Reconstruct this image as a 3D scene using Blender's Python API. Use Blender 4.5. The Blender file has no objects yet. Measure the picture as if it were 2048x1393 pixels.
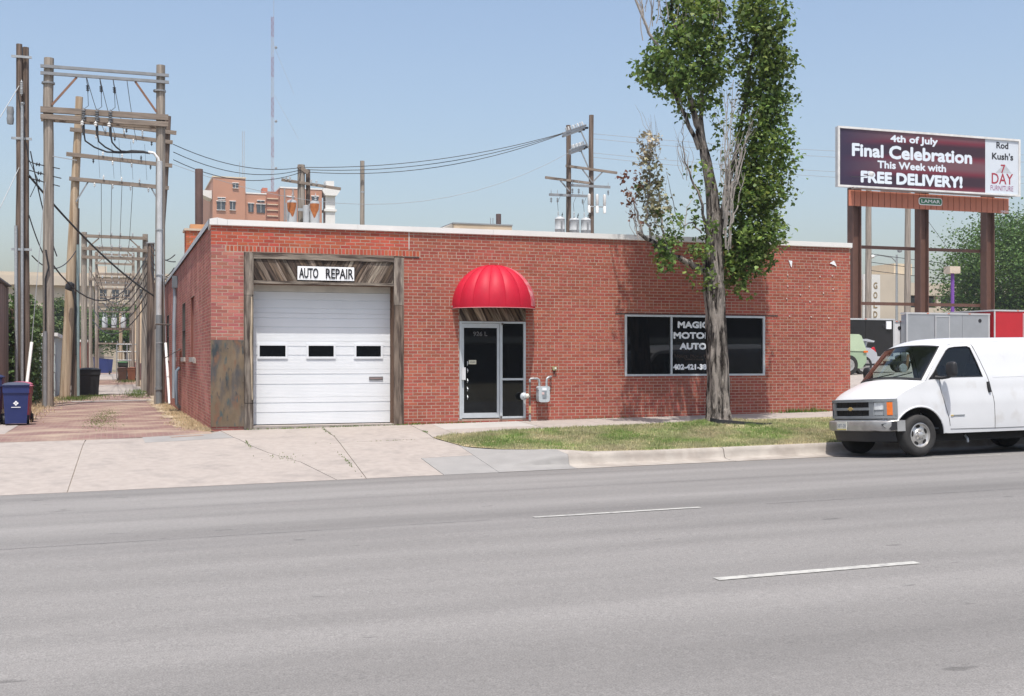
import bpy, bmesh, math, random
import numpy as np
from mathutils import Vector, Matrix
from mathutils.geometry import delaunay_2d_cdt
random.seed(7); RNG = np.random.default_rng(7)
R = math.radians
scene = bpy.context.scene
COL = scene.collection

# ------------------------------------------------------------------ camera
cam_d = bpy.data.cameras.new('camera')
cam_d.sensor_width = 36.0
cam_d.lens = 40.96
cam_d.shift_y = 0.0100
cam_d.clip_start = 0.1
cam_d.clip_end = 3000
cam = bpy.data.objects.new('camera', cam_d)
COL.objects.link(cam)
cam.location = (-1.91, -24.32, 1.47)
cam.rotation_euler = (R(90), 0, R(-18.97))
scene.camera = cam

# ------------------------------------------------------------------ sky, sun, exposure
SUN_TO = Vector((-0.28, -1.0, 2.6)).normalized()          # direction towards the sun
SUN_EL = math.asin(SUN_TO.z)
SUN_AZ = math.atan2(SUN_TO.x, SUN_TO.y)                   # clockwise from +Y
world = bpy.data.worlds.new('World'); scene.world = world
world.use_nodes = True
wn = world.node_tree
wn.nodes.clear()
w_out = wn.nodes.new('ShaderNodeOutputWorld')
w_bg = wn.nodes.new('ShaderNodeBackground')
w_sky = wn.nodes.new('ShaderNodeTexSky')
w_sky.sky_type = 'NISHITA'
w_sky.sun_disc = False
w_sky.sun_elevation = SUN_EL
w_sky.sun_rotation = SUN_AZ
w_sky.altitude = 360
w_sky.air_density = 1.3
w_sky.dust_density = 4.3
w_sky.ozone_density = 1.8
w_bg.inputs['Strength'].default_value = 0.15
w_tint = wn.nodes.new('ShaderNodeMix'); w_tint.data_type = 'RGBA'; w_tint.blend_type = 'MULTIPLY'; w_tint.inputs['Factor'].default_value = 1
w_tint.inputs['B'].default_value = (1.01,.985,.995,1)          # white balance of the photograph
wn.links.new(w_sky.outputs[0], w_tint.inputs['A']); wn.links.new(w_tint.outputs['Result'], w_bg.inputs['Color'])
wn.links.new(w_bg.outputs[0], w_out.inputs['Surface'])

sun_d = bpy.data.lights.new('sun', 'SUN')
sun_d.energy = 4.3
sun_d.angle = R(0.55)
sun_d.color = (1.0, 0.955, 0.89)
sun = bpy.data.objects.new('sun', sun_d)
COL.objects.link(sun)
sun.location = (-20, -40, 60)
sun.rotation_euler = (-SUN_TO).to_track_quat('-Z', 'Y').to_euler()

scene.view_settings.view_transform = 'Standard'
scene.view_settings.look = 'None'
scene.view_settings.gamma = 1.0
scene.view_settings.exposure = 0.30
scene.view_settings.use_curve_mapping = False

# ------------------------------------------------------------------ helpers
class MB:
    """collects geometry that becomes ONE mesh object"""
    def __init__(s): s.v = []; s.f = []
    def add(s, vs, fs):
        o = len(s.v); s.v.extend(vs); s.f.extend([tuple(i + o for i in f) for f in fs]); return s
    def box(s, x0, x1, y0, y1, z0, z1):
        return s.add([(x0,y0,z0),(x1,y0,z0),(x1,y1,z0),(x0,y1,z0),(x0,y0,z1),(x1,y0,z1),(x1,y1,z1),(x0,y1,z1)],
                     [(0,3,2,1),(4,5,6,7),(0,1,5,4),(1,2,6,5),(2,3,7,6),(3,0,4,7)])
    def bar(s, p, q, w, h, up=(0,0,1)):
        p = Vector(p); q = Vector(q); d = (q-p).normalized(); up = Vector(up)
        if abs(d.dot(up)) > .98: up = Vector((0,1,0))
        a = d.cross(up).normalized()*w/2; b = a.cross(d).normalized()*h/2
        vs = []
        for c in (p, q):
            for sa, sb in ((-1,-1),(1,-1),(1,1),(-1,1)): vs.append(tuple(c + a*sa + b*sb))
        return s.add(vs, [(0,1,2,3),(7,6,5,4),(0,4,5,1),(1,5,6,2),(2,6,7,3),(3,7,4,0)])
    def tube(s, pts, rad, n=8, caps=True):
        pts = [Vector(p) for p in pts]; m = len(pts)
        if not isinstance(rad, (list, tuple)): rad = [rad]*m
        vs = []; fs = []; prev = None
        for i, p in enumerate(pts):
            d = (pts[min(i+1,m-1)] - pts[max(i-1,0)])
            d = d.normalized() if d.length > 1e-9 else Vector((0,0,1))
            if prev is None:
                a = d.orthogonal().normalized()
            else:
                a = prev - d*prev.dot(d)
                a = a.normalized() if a.length > 1e-6 else d.orthogonal().normalized()
            prev = a; b = d.cross(a)
            for k in range(n):
                t = 2*math.pi*k/n
                vs.append(tuple(p + (a*math.cos(t) + b*math.sin(t))*rad[i]))
        for i in range(m-1):
            for k in range(n):
                k2 = (k+1) % n
                fs.append((i*n+k, i*n+k2, (i+1)*n+k2, (i+1)*n+k))
        if caps:
            fs.append(tuple(range(n-1,-1,-1))); fs.append(tuple((m-1)*n+k for k in range(n)))
        return s.add(vs, fs)
    def lathe(s, prof, c, axis=(0,0,1), n=20):
        c = Vector(c); ax = Vector(axis).normalized(); a = ax.orthogonal().normalized(); b = ax.cross(a)
        vs = []; fs = []; m = len(prof)
        for r, h in prof:
            for k in range(n):
                t = 2*math.pi*k/n
                vs.append(tuple(c + ax*h + (a*math.cos(t)+b*math.sin(t))*r))
        for i in range(m-1):
            for k in range(n):
                k2 = (k+1) % n
                fs.append((i*n+k, i*n+k2, (i+1)*n+k2, (i+1)*n+k))
        fs.append(tuple(range(n-1,-1,-1))); fs.append(tuple((m-1)*n+k for k in range(n)))
        return s.add(vs, fs)
    def grid(s, fn, nu, nv):
        vs = [tuple(fn(i/nu, j/nv)) for i in range(nu+1) for j in range(nv+1)]
        fs = [(i*(nv+1)+j, (i+1)*(nv+1)+j, (i+1)*(nv+1)+j+1, i*(nv+1)+j+1) for i in range(nu) for j in range(nv)]
        return s.add(vs, fs)
    def prism(s, poly, mp, d):
        """poly 2d, mp(u,v)->3d, extruded by the vector d"""
        n = len(poly); d = Vector(d); a = [Vector(mp(*p)) for p in poly]
        return s.add([tuple(p) for p in a] + [tuple(p+d) for p in a],
                     [tuple(range(n)), tuple(range(2*n-1, n-1, -1))] + [(i, i+n, (i+1)%n+n, (i+1)%n) for i in range(n)])
    def cdt(s, outer, holes, mp, step=None):
        pts = []; edges = []
        def loop(L):
            o = len(pts); pts.extend(Vector(p) for p in L)
            edges.extend((o+i, o+(i+1) % len(L)) for i in range(len(L)))
        loop(outer)
        for h in holes: loop(h)
        if step:
            xs = [p[0] for p in outer]; ys = [p[1] for p in outer]
            nx = int((max(xs)-min(xs))/step); ny = int((max(ys)-min(ys))/step)
            for i in range(1, nx+1):
                for j in range(1, ny+1):
                    q = (min(xs)+i*step - step*.37, min(ys)+j*step-step*.41)
                    if inside(q, outer) and not any(inside(q, h) for h in holes): pts.append(Vector(q))
        vv, ee, ff, *_ = delaunay_2d_cdt(pts, edges, [], 0, 1e-5)
        fs = []
        for f in ff:
            cx = sum(vv[i].x for i in f)/len(f); cy = sum(vv[i].y for i in f)/len(f)
            if inside((cx,cy), outer) and not any(inside((cx,cy), h) for h in holes): fs.append(tuple(f))
        return s.add([tuple(mp(v.x, v.y)) for v in vv], fs)
    def build(s, name, m, parent=None, smooth=None, **props):
        off = OFF.get(parent.name, Vector((0,0,0))) if parent is not None else Vector((0,0,0))
        me = bpy.data.meshes.new(name)
        me.from_pydata([(x-off.x, y-off.y, z-off.z) for x, y, z in s.v] if off.length else s.v, [], s.f)
        me.update()
        if m is not None: me.materials.append(m)
        if smooth is not None:
            me.polygons.foreach_set('use_smooth', [True]*len(me.polygons))
            me.set_sharp_from_angle(angle=R(smooth))
        return link(name, me, parent, **props)

OFF = {}
def link(name, me, parent=None, **props):
    o = bpy.data.objects.new(name, me); COL.objects.link(o)
    if parent is not None:
        o.parent = parent; OFF[o.name] = OFF.get(parent.name, Vector((0,0,0)))
    for k, v in props.items(): o[k] = v
    return o
def thing(name, label, category, loc=(0,0,0), rot=None, group=None):
    o = bpy.data.objects.new(name, None); COL.objects.link(o)
    o.empty_display_size = .3
    o.location = loc
    if rot is None: OFF[o.name] = Vector(loc)
    else: o.rotation_euler = rot; OFF[o.name] = Vector((0,0,0))
    o['label'] = label; o['category'] = category
    if group: o['group'] = group
    return o
def tag(o, label, category, group=None):
    o['label'] = label; o['category'] = category
    if group: o['group'] = group
    return o
def copy_thing(o, loc, label, parent=None):
    c = o.copy(); COL.objects.link(c)
    if parent is None:
        c.location = loc; c['label'] = label
    else: c.parent = parent
    for ch in list(o.children): copy_thing(ch, None, None, c)
    return c
def inside(p, poly):
    x, y = p; r = False; n = len(poly)
    for i in range(n):
        x1, y1 = poly[i]; x2, y2 = poly[(i+1) % n]
        if (y1 > y) != (y2 > y) and x < (x2-x1)*(y-y1)/(y2-y1)+x1: r = not r
    return r
def interp(t, pts):
    if t <= pts[0][0]: return pts[0][1]
    for (a, b), (c, d) in zip(pts, pts[1:]):
        if t <= c: return b+(d-b)*(t-a)/(c-a)
    return pts[-1][1]
def smooth01(t): t = max(0., min(1., t)); return t*t*(3-2*t)
def lerp(a, b, t): return a+(b-a)*t

# ------------------------------------------------------------------ materials
MATS = {}
def mat(name, col, rough=.8, var=.12, scale=3., bump=0., bscale=40., metal=0., spec=.4, hue=0., stretch=None,
        col2=None, mixs=1.5, mixc=(.45,.6), island=0., coat=0., emit=None, detail=6, prerot=None):
    if name in MATS: return MATS[name]
    m = bpy.data.materials.new(name); m.use_nodes = True
    nt = m.node_tree; N = nt.nodes; L = nt.links
    b = N['Principled BSDF']
    b.inputs['Roughness'].default_value = rough
    b.inputs['Metallic'].default_value = metal
    b.inputs['Specular IOR Level'].default_value = spec
    if coat: b.inputs['Coat Weight'].default_value = coat; b.inputs['Coat Roughness'].default_value = .05
    tc = N.new('ShaderNodeTexCoord'); mp = N.new('ShaderNodeMapping')
    if stretch: mp.inputs['Scale'].default_value = stretch
    if prerot:
        m0 = N.new('ShaderNodeMapping'); m0.inputs['Rotation'].default_value = (0, prerot, 0)
        L.new(tc.outputs['Object'], m0.inputs['Vector']); L.new(m0.outputs[0], mp.inputs['Vector'])
    else: L.new(tc.outputs['Object'], mp.inputs['Vector'])
    src = None
    rgb = N.new('ShaderNodeRGB'); rgb.outputs[0].default_value = (*col, 1); src = rgb.outputs[0]
    if col2:
        n2 = N.new('ShaderNodeTexNoise'); n2.inputs['Scale'].default_value = mixs; n2.inputs['Detail'].default_value = detail
        L.new(mp.outputs[0], n2.inputs['Vector'])
        mr = N.new('ShaderNodeMapRange'); mr.inputs['From Min'].default_value = mixc[0]; mr.inputs['From Max'].default_value = mixc[1]
        L.new(n2.outputs['Fac'], mr.inputs['Value'])
        mx = N.new('ShaderNodeMix'); mx.data_type = 'RGBA'
        mx.inputs['B'].default_value = (*col2, 1)
        L.new(src, mx.inputs['A']); L.new(mr.outputs[0], mx.inputs['Factor']); src = mx.outputs['Result']
    if var or island:
        hs = N.new('ShaderNodeHueSaturation')
        L.new(src, hs.inputs['Color'])
        val = None
        if var:
            n1 = N.new('ShaderNodeTexNoise'); n1.inputs['Scale'].default_value = scale; n1.inputs['Detail'].default_value = detail
            L.new(mp.outputs[0], n1.inputs['Vector'])
            m1 = N.new('ShaderNodeMapRange'); m1.inputs['From Min'].default_value = .3; m1.inputs['From Max'].default_value = .7
            m1.inputs['To Min'].default_value = 1-var; m1.inputs['To Max'].default_value = 1+var
            L.new(n1.outputs['Fac'], m1.inputs['Value']); val = m1.outputs[0]
        if island:
            g = N.new('ShaderNodeNewGeometry'); oi = N.new('ShaderNodeObjectInfo')
            ad = N.new('ShaderNodeMath'); ad.operation = 'ADD'
            L.new(g.outputs['Random Per Island'], ad.inputs[0]); L.new(oi.outputs['Random'], ad.inputs[1])
            fr = N.new('ShaderNodeMath'); fr.operation = 'FRACT'; L.new(ad.outputs[0], fr.inputs[0])
            m2 = N.new('ShaderNodeMapRange'); m2.inputs['To Min'].default_value = 1-island; m2.inputs['To Max'].default_value = 1+island
            L.new(fr.outputs[0], m2.inputs['Value'])
            if val is None: val = m2.outputs[0]
            else:
                mu = N.new('ShaderNodeMath'); mu.operation = 'MULTIPLY'; L.new(val, mu.inputs[0]); L.new(m2.outputs[0], mu.inputs[1]); val = mu.outputs[0]
            if hue:
                wn_ = N.new('ShaderNodeTexWhiteNoise'); wn_.noise_dimensions = '1D'; L.new(fr.outputs[0], wn_.inputs['W'])
                m3 = N.new('ShaderNodeMapRange'); m3.inputs['To Min'].default_value = .5-hue; m3.inputs['To Max'].default_value = .5+hue
                L.new(wn_.outputs['Value'], m3.inputs['Value']); L.new(m3.outputs[0], hs.inputs['Hue'])
        L.new(val, hs.inputs['Value']); src = hs.outputs[0]
    L.new(src, b.inputs['Base Color'])
    if bump:
        nb = N.new('ShaderNodeTexNoise'); nb.inputs['Scale'].default_value = bscale; nb.inputs['Detail'].default_value = 4
        L.new(mp.outputs[0], nb.inputs['Vector'])
        bp = N.new('ShaderNodeBump'); bp.inputs['Strength'].default_value = bump; bp.inputs['Distance'].default_value = .01
        L.new(nb.outputs['Fac'], bp.inputs['Height']); L.new(bp.outputs[0], b.inputs['Normal'])
    if emit:
        b.inputs['Emission Color'].default_value = (*emit[:3], 1); b.inputs['Emission Strength'].default_value = emit[3]
    MATS[name] = m
    return m
def leaf_mat(name, col, col2, island=.3, hue=.02, trans=.35):
    m = mat(name, col, rough=.5, var=.25, scale=.9, col2=col2, mixs=.8, mixc=(.4,.62), island=island, hue=hue, spec=.35)
    N = m.node_tree.nodes; L = m.node_tree.links; b = N['Principled BSDF']
    t = N.new('ShaderNodeBsdfTranslucent'); mx = N.new('ShaderNodeMixShader'); mx.inputs[0].default_value = trans
    s = b.inputs['Base Color'].links[0].from_socket
    L.new(s, t.inputs['Color'])
    L.new(b.outputs[0], mx.inputs[1]); L.new(t.outputs[0], mx.inputs[2])
    L.new(mx.outputs[0], N['Material Output'].inputs['Surface'])
    return m
def pane_mat(name, tint, transp, rough=.02):
    m = bpy.data.materials.new(name); m.use_nodes = True; N = m.node_tree.nodes; L = m.node_tree.links
    N.remove(N['Principled BSDF'])
    tr = N.new('ShaderNodeBsdfTransparent'); tr.inputs[0].default_value = (*tint, 1)
    gl = N.new('ShaderNodeBsdfGlossy'); gl.inputs['Roughness'].default_value = rough; gl.inputs[0].default_value = (1,1,1,1)
    fr = N.new('ShaderNodeFresnel'); fr.inputs[0].default_value = 1.5
    mx = N.new('ShaderNodeMixShader')
    L.new(fr.outputs[0], mx.inputs[0]); L.new(tr.outputs[0], mx.inputs[1]); L.new(gl.outputs[0], mx.inputs[2])
    L.new(mx.outputs[0], N['Material Output'].inputs['Surface'])
    MATS[name] = m
    return m

M = {}
M['brick_new'] = mat('red brick', (.315,.088,.061), .88, var=.18, scale=.55, island=.15, hue=.006, bump=.25, bscale=60, spec=.2)
M['brick_old'] = mat('older red brick', (.38,.085,.050), .88, var=.12, scale=1.5, island=.2, hue=.008, bump=.3, bscale=60, spec=.2)
M['brick_pier'] = mat('faded pink brick', (.345,.125,.105), .9, var=.12, scale=2, island=.22, hue=.012, bump=.3, bscale=60, spec=.2)
M['brick_side'] = mat('dusty side brick', (.33,.115,.09), .9, var=.2, scale=1.2, island=.2, hue=.01, bump=.3, bscale=50, spec=.2, col2=(.38,.16,.13), mixs=.6)
M['mortar'] = mat('mortar', (.385,.275,.22), .95, var=.15, scale=5, bump=.3, bscale=120, spec=.1)
M['coping'] = mat('white coping', (.72,.71,.69), .6, var=.05, scale=1.5, bump=.05)
M['wood'] = mat('weathered wood', (.16,.125,.10), .9, var=.4, scale=7, stretch=(3,3,.35), bump=.7, bscale=30, col2=(.07,.052,.043), mixs=5, island=.18, spec=.15)
M['wood_lt'] = mat('grey weathered wood', (.25,.215,.18), .9, var=.4, scale=7, stretch=(3,3,.35), bump=.7, bscale=30, col2=(.10,.08,.07), mixs=5, island=.3, spec=.15)
M['wood_h'] = mat('weathered beam wood', (.20,.17,.14), .9, var=.4, scale=7, stretch=(.35,3,3), bump=.7, bscale=30, col2=(.07,.055,.047), mixs=5, island=.2, spec=.15)
M['door_white'] = mat('white door paint', (.66,.68,.70), .4, var=.03, scale=1.5, spec=.4)
M['alu'] = mat('anodised aluminium', (.52,.55,.57), .42, var=.06, scale=6, metal=.35)
M['dark_glass'] = mat('dark shop glass', (.006,.007,.008), .03, var=0, spec=.42)
M['black'] = mat('black rubber', (.012,.012,.013), .6, var=.2, scale=10)
M['lettering'] = mat('white lettering', (.78,.80,.82), .5, var=.03)
M['sign_white'] = mat('white sign face', (.82,.83,.84), .38, var=.05, scale=3, bump=.06, bscale=5)
M['sign_black'] = mat('black sign letters', (.015,.015,.017), .45, var=0)
M['awning'] = mat('red awning vinyl', (.43,.010,.030), .55, var=.07, scale=4, spec=.25)
M['awning_faded'] = mat('faded red awning vinyl', (.48,.085,.105), .6, var=.15, scale=6, col2=(.50,.24,.25), mixs=7, spec=.4)
M['meter'] = mat('grey meter paint', (.42,.46,.48), .45, var=.1, scale=12)
M['galv'] = mat('galvanised pipe', (.36,.38,.39), .5, var=.15, scale=15, metal=.4)
M['pipe_dark'] = mat('dark iron pipe', (.10,.085,.075), .7, var=.3, scale=15)
M['asphalt_roof'] = mat('roofing', (.25,.25,.25), .9)
M['pole_wood'] = mat('pole wood', (.30,.262,.222), .9, var=.28, scale=5, stretch=(3,3,.12), bump=.6, bscale=20, col2=(.205,.178,.15), mixs=4, spec=.1)
M['pole_dark'] = mat('creosoted pole wood', (.17,.13,.105), .9, var=.3, scale=5, stretch=(3,3,.12), bump=.6, bscale=20, col2=(.10,.075,.06), mixs=4, spec=.1)
M['pole_tan'] = mat('tan pole wood', (.40,.315,.225), .9, var=.25, scale=5, stretch=(3,3,.12), bump=.5, bscale=20, col2=(.28,.2,.13), mixs=3, spec=.1)
M['arm_wood'] = mat('crossarm wood', (.225,.185,.152), .9, var=.25, scale=5, stretch=(.3,3,3), bump=.4, bscale=25, spec=.1)
M['arm_grey'] = mat('grey steel arm', (.22,.23,.24), .6, var=.12, scale=4)
M['wire'] = mat('black cable', (.02,.02,.022), .6, var=0)
M['wire_grey'] = mat('weathered aluminium wire', (.30,.31,.32), .5, var=0)
M['ceramic'] = mat('grey insulator porcelain', (.45,.47,.48), .25, var=.1, scale=30)
M['porc_white'] = mat('white porcelain', (.72,.72,.70), .3, var=.05)
M['can'] = mat('transformer paint', (.43,.45,.46), .5, var=.1, scale=4)
M['can_rust'] = mat('rust streaked transformer', (.66,.66,.64), .55, var=.1, scale=4, col2=(.38,.13,.04), mixs=2.4, mixc=(.5,.56), stretch=(1,1,.8))

def rust_material():
    m = mat('rusty steel plate', (.155,.115,.075), .6, var=.25, scale=3.0, stretch=(1.6,1,.6), col2=(.075,.072,.072), mixs=2.0, mixc=(.47,.60), bump=.2, bscale=25, metal=.15)
    N = m.node_tree.nodes; L = m.node_tree.links; b = N['Principled BSDF']; s = b.inputs['Base Color'].links[0].from_socket
    tc = N.new('ShaderNodeTexCoord')
    for sc_, st, lo, hi, c in ((5.0,(1.6,1,.45),.57,.66,(.035,.045,.05)), (4.0,(1.2,1,.7),.56,.68,(.17,.09,.055)), (7.0,(1.5,1,.4),.60,.68,(.06,.085,.085))):
        mp = N.new('ShaderNodeMapping'); mp.inputs['Scale'].default_value = st; mp.inputs['Location'].default_value = (sc_*3.1, 2, sc_); L.new(tc.outputs['Object'], mp.inputs[0])
        n = N.new('ShaderNodeTexNoise'); n.inputs['Scale'].default_value = sc_; n.inputs['Detail'].default_value = 6; L.new(mp.outputs[0], n.inputs['Vector'])
        r = N.new('ShaderNodeMapRange'); r.inputs[1].default_value = lo; r.inputs[2].default_value = hi; L.new(n.outputs['Fac'], r.inputs[0])
        x = N.new('ShaderNodeMix'); x.data_type = 'RGBA'; x.inputs['B'].default_value = (*c,1); L.new(r.outputs[0], x.inputs['Factor']); L.new(s, x.inputs['A']); s = x.outputs['Result']
    L.new(s, b.inputs['Base Color'])
    return m
M['rust'] = rust_material()
# ================================================================== the ground
LAWN = [(-30,-.3),(-23,-.33),(-21.5,-.48),(-13,-.30),(-7.05,-.44),(-5.45,-.53),(-5.03,-.52),(-4.97,-.33),(-1.7,-.06),(0,0),(30,-.25),(900,-.25)]
APR = [(-30,-.3),(-23,-.33),(-21.5,-.48),(-13,-.30),(-7.05,-.44),(-5.45,-.53),(-1.7,-.09),(0,0),(30,-.25),(900,-.25)]
def xs_(X): return .0125*max(-14., min(45., X))
def gf(X, Y): return xs_(X) + lerp(interp(Y, APR), interp(Y, LAWN), smooth01((X-4.3)/1.5))
def ga(X, Y): return xs_(X) + interp(Y, APR)
def lot_z(X, Y): return ga(X, Y) + .72*smooth01((X-15.6)/5.5)*smooth01((Y+1)/9.)

def sheet(name, xs, ys, fn, m, **props):
    mb = MB(); nx, ny = len(xs), len(ys)
    vs = [(x, y, fn(x, y)) for x in xs for y in ys]
    fs = [(i*ny+j, (i+1)*ny+j, (i+1)*ny+j+1, i*ny+j+1) for i in range(nx-1) for j in range(ny-1)]
    return mb.add(vs, fs).build(name, m, **props)

def road_material():
    m = bpy.data.materials.new('worn asphalt'); m.use_nodes = True; N = m.node_tree.nodes; L = m.node_tree.links
    b = N['Principled BSDF']; b.inputs['Roughness'].default_value = .85; b.inputs['Specular IOR Level'].default_value = .25
    tc = N.new('ShaderNodeTexCoord')
    def noise(scale, st, det=5):
        mp = N.new('ShaderNodeMapping'); mp.inputs['Scale'].default_value = st
        n = N.new('ShaderNodeTexNoise'); n.inputs['Scale'].default_value = scale; n.inputs['Detail'].default_value = det
        L.new(tc.outputs['Object'], mp.inputs['Vector']); L.new(mp.outputs[0], n.inputs['Vector']); return n.outputs['Fac']
    def rng(s, a, b_, c, d):
        r = N.new('ShaderNodeMapRange'); r.inputs[1].default_value = a; r.inputs[2].default_value = b_; r.inputs[3].default_value = c; r.inputs[4].default_value = d
        L.new(s, r.inputs[0]); return r.outputs[0]
    def mul(a, b_):
        x = N.new('ShaderNodeMath'); x.operation = 'MULTIPLY'; L.new(a, x.inputs[0]); L.new(b_, x.inputs[1]); return x.outputs[0]
    v = rng(noise(1., (.022,.62,1), 3), .36, .64, .78, 1.13)                      # wheel tracks along the street
    v = mul(v, rng(noise(95, (1,1,1), 6), .32, .68, .74, 1.26))                   # aggregate
    v = mul(v, rng(noise(22, (1,1,1), 4), .3, .7, .93, 1.07))
    v = mul(v, rng(noise(1.3, (.25,1.2,1), 6), .35, .65, .955, 1.045))
    v = mul(v, rng(noise(3.1, (.6,1.5,1), 2), .245, .275, .70, 1.0))              # old oil drips
    mp = N.new('ShaderNodeMapping'); mp.inputs['Scale'].default_value = (.55,.9,1); L.new(tc.outputs['Object'], mp.inputs[0])
    nd = N.new('ShaderNodeTexNoise'); nd.inputs['Scale'].default_value = 14; L.new(tc.outputs['Object'], nd.inputs['Vector'])
    ad = N.new('ShaderNodeVectorMath'); ad.operation = 'MULTIPLY_ADD'; ad.inputs[1].default_value = (.05,.05,0); L.new(nd.outputs['Color'], ad.inputs[0]); L.new(mp.outputs[0], ad.inputs[2])
    vo = N.new('ShaderNodeTexVoronoi'); vo.inputs['Scale'].default_value = 1.3; vo.inputs['Randomness'].default_value = 1; L.new(ad.outputs[0], vo.inputs['Vector'])
    sc3 = N.new('ShaderNodeSeparateColor'); L.new(vo.outputs['Color'], sc3.inputs[0])
    sz = rng(sc3.outputs[0], .3, 1.0, 0., .05)                                  # drip radius, many cells have none
    df = N.new('ShaderNodeMath'); df.operation = 'SUBTRACT'; L.new(vo.outputs['Distance'], df.inputs[0]); L.new(sz, df.inputs[1])
    v = mul(v, rng(df.outputs[0], -.012, .012, .66, 1.0))
    c = N.new('ShaderNodeMix'); c.data_type = 'RGBA'; c.blend_type = 'MULTIPLY'; c.inputs['Factor'].default_value = 1
    c.inputs['A'].default_value = (.197,.189,.180,1); L.new(v, c.inputs['B'])
    L.new(c.outputs['Result'], b.inputs['Base Color'])
    bp = N.new('ShaderNodeBump'); bp.inputs['Strength'].default_value = .35; bp.inputs['Distance'].default_value = .006
    L.new(noise(120, (1,1,1), 3), bp.inputs['Height']); L.new(bp.outputs[0], b.inputs['Normal'])
    return m
def alley_material():
    m = bpy.data.materials.new('alley brick paving'); m.use_nodes = True; N = m.node_tree.nodes; L = m.node_tree.links
    b = N['Principled BSDF']; b.inputs['Roughness'].default_value = .9; b.inputs['Specular IOR Level'].default_value = .2
    tc = N.new('ShaderNodeTexCoord')
    br = N.new('ShaderNodeTexBrick'); br.inputs['Scale'].default_value = 1
    br.inputs['Brick Width'].default_value = .21; br.inputs['Row Height'].default_value = .1; br.inputs['Mortar Size'].default_value = .008
    br.inputs['Color1'].default_value = (.215,.118,.108,1); br.inputs['Color2'].default_value = (.16,.095,.09,1); br.inputs['Mortar'].default_value = (.24,.19,.155,1)
    L.new(tc.outputs['Object'], br.inputs['Vector'])
    n = N.new('ShaderNodeTexNoise'); n.inputs['Scale'].default_value = .8; n.inputs['Detail'].default_value = 8
    L.new(tc.outputs['Object'], n.inputs['Vector'])
    r = N.new('ShaderNodeMapRange'); r.inputs[1].default_value = .42; r.inputs[2].default_value = .66; L.new(n.outputs['Fac'], r.inputs[0])
    mx = N.new('ShaderNodeMix'); mx.data_type = 'RGBA'; mx.inputs['B'].default_value = (.33,.26,.20,1)
    L.new(r.outputs[0], mx.inputs['Factor']); L.new(br.outputs['Color'], mx.inputs['A'])
    L.new(mx.outputs['Result'], b.inputs['Base Color'])
    return m
M['road'] = road_material()
M['alley'] = alley_material()
M['concrete'] = mat('pale concrete', (.325,.290,.262), .9, var=.08, scale=7, bump=.35, bscale=70, col2=(.262,.236,.216), mixs=1.7, mixc=(.52,.75), detail=10, spec=.2)
M['concrete_new'] = mat('bright new concrete', (.37,.355,.335), .9, var=.04, scale=2, bump=.2, bscale=70, spec=.2)
M['concrete_blue'] = mat('grey cement patch', (.262,.255,.245), .9, var=.09, scale=2, bump=.25, bscale=70, spec=.2)
M['kerb'] = mat('kerb concrete', (.345,.315,.28), .92, var=.13, scale=3, bump=.5, bscale=45, col2=(.285,.255,.225), mixs=2, spec=.15)
M['dirt'] = mat('dry dirt', (.33,.265,.195), .95, var=.25, scale=4, bump=.6, bscale=25, col2=(.25,.19,.13), mixs=2, spec=.1)
M['lawn_soil'] = mat('lawn thatch', (.23,.225,.115), .95, var=.3, scale=8, col2=(.33,.27,.17), mixs=1.2, mixc=(.42,.62), spec=.1)
M['ground'] = mat('earth', (.22,.20,.14), .95, var=.25, scale=.2, spec=.1)
M['paint'] = mat('worn road paint', (.40,.395,.365), .8, var=.14, scale=9, col2=(.27,.265,.255), mixs=16, mixc=(.5,.66))

sheet('ground', [-700,-60,-14,0,20,45,120,700], [-700,-60,-30,-23,-21.5,-13,-7.05,-5.45,-1.7,0,30,120,400,1500],
      lambda x, y: ga(x, y)-.07, M['ground'], kind='structure')
sheet('road', [-220,-14,0,15,45,220], [-21.4,-17,-13,-9,-7.05,-5.45], lambda x, y: ga(x, y)-.003, M['road'], kind='structure')
DASH = sheet('lane_marking', [2.5,3.2,3.9,4.55], [-12.29,-12.19], lambda x, y: ga(x, y)+.003, M['paint'], kind='structure')
sheet('lane_marking', [2.74,3.4,4.1,4.70], [-15.95,-15.85], lambda x, y: ga(x, y)+.003, M['paint'], kind='structure')
for k in (-1, 1):
    sheet('lane_marking', [2.5+9.15*k,4.55+9.15*k], [-12.29,-12.19], lambda x, y: ga(x, y)+.003, M['paint'], kind='structure')
    sheet('lane_marking', [2.74+9.15*k,4.70+9.15*k], [-15.95,-15.85], lambda x, y: ga(x, y)+.003, M['paint'], kind='structure')
M['seam'] = mat('tar seam', (.10,.097,.095), .8, var=.2, scale=6)
M['ghost'] = mat('ghost of old paint', (.285,.28,.27), .85, var=.2, scale=12, col2=(.228,.221,.214), mixs=9, mixc=(.42,.6))
def strip(name, pts, w, m, lift):
    mb = MB(); vs = []
    for x, y in pts: vs += [(x, y-w/2*random.uniform(.4,1.3), ga(x, y)+lift), (x, y+w/2*random.uniform(.4,1.3), ga(x, y)+lift)]
    mb.add(vs, [(2*i, 2*i+2, 2*i+3, 2*i+1) for i in range(len(pts)-1)]); return mb.build(name, m, kind='structure')
def wob(x0, x1, y, amp, n): return [(lerp(x0, x1, k/n), y+random.gauss(0, amp)) for k in range(n+1)]
strip('road_seam', wob(5.4,16,-12.28,.006,60), .014, M['seam'], .001)
strip('road_seam', wob(-6,2.0,-12.22,.006,50), .012, M['seam'], .001)
strip('road_seam', wob(-7,20,-9.1,.008,120), .010, M['seam'], .001)
# thin parking stripe corner beside the van
sheet('parking_marking', [10.9,12.1,13.2], [-7.42,-7.36], lambda x, y: ga(x, y)+.003, M['paint'], kind='structure')

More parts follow.
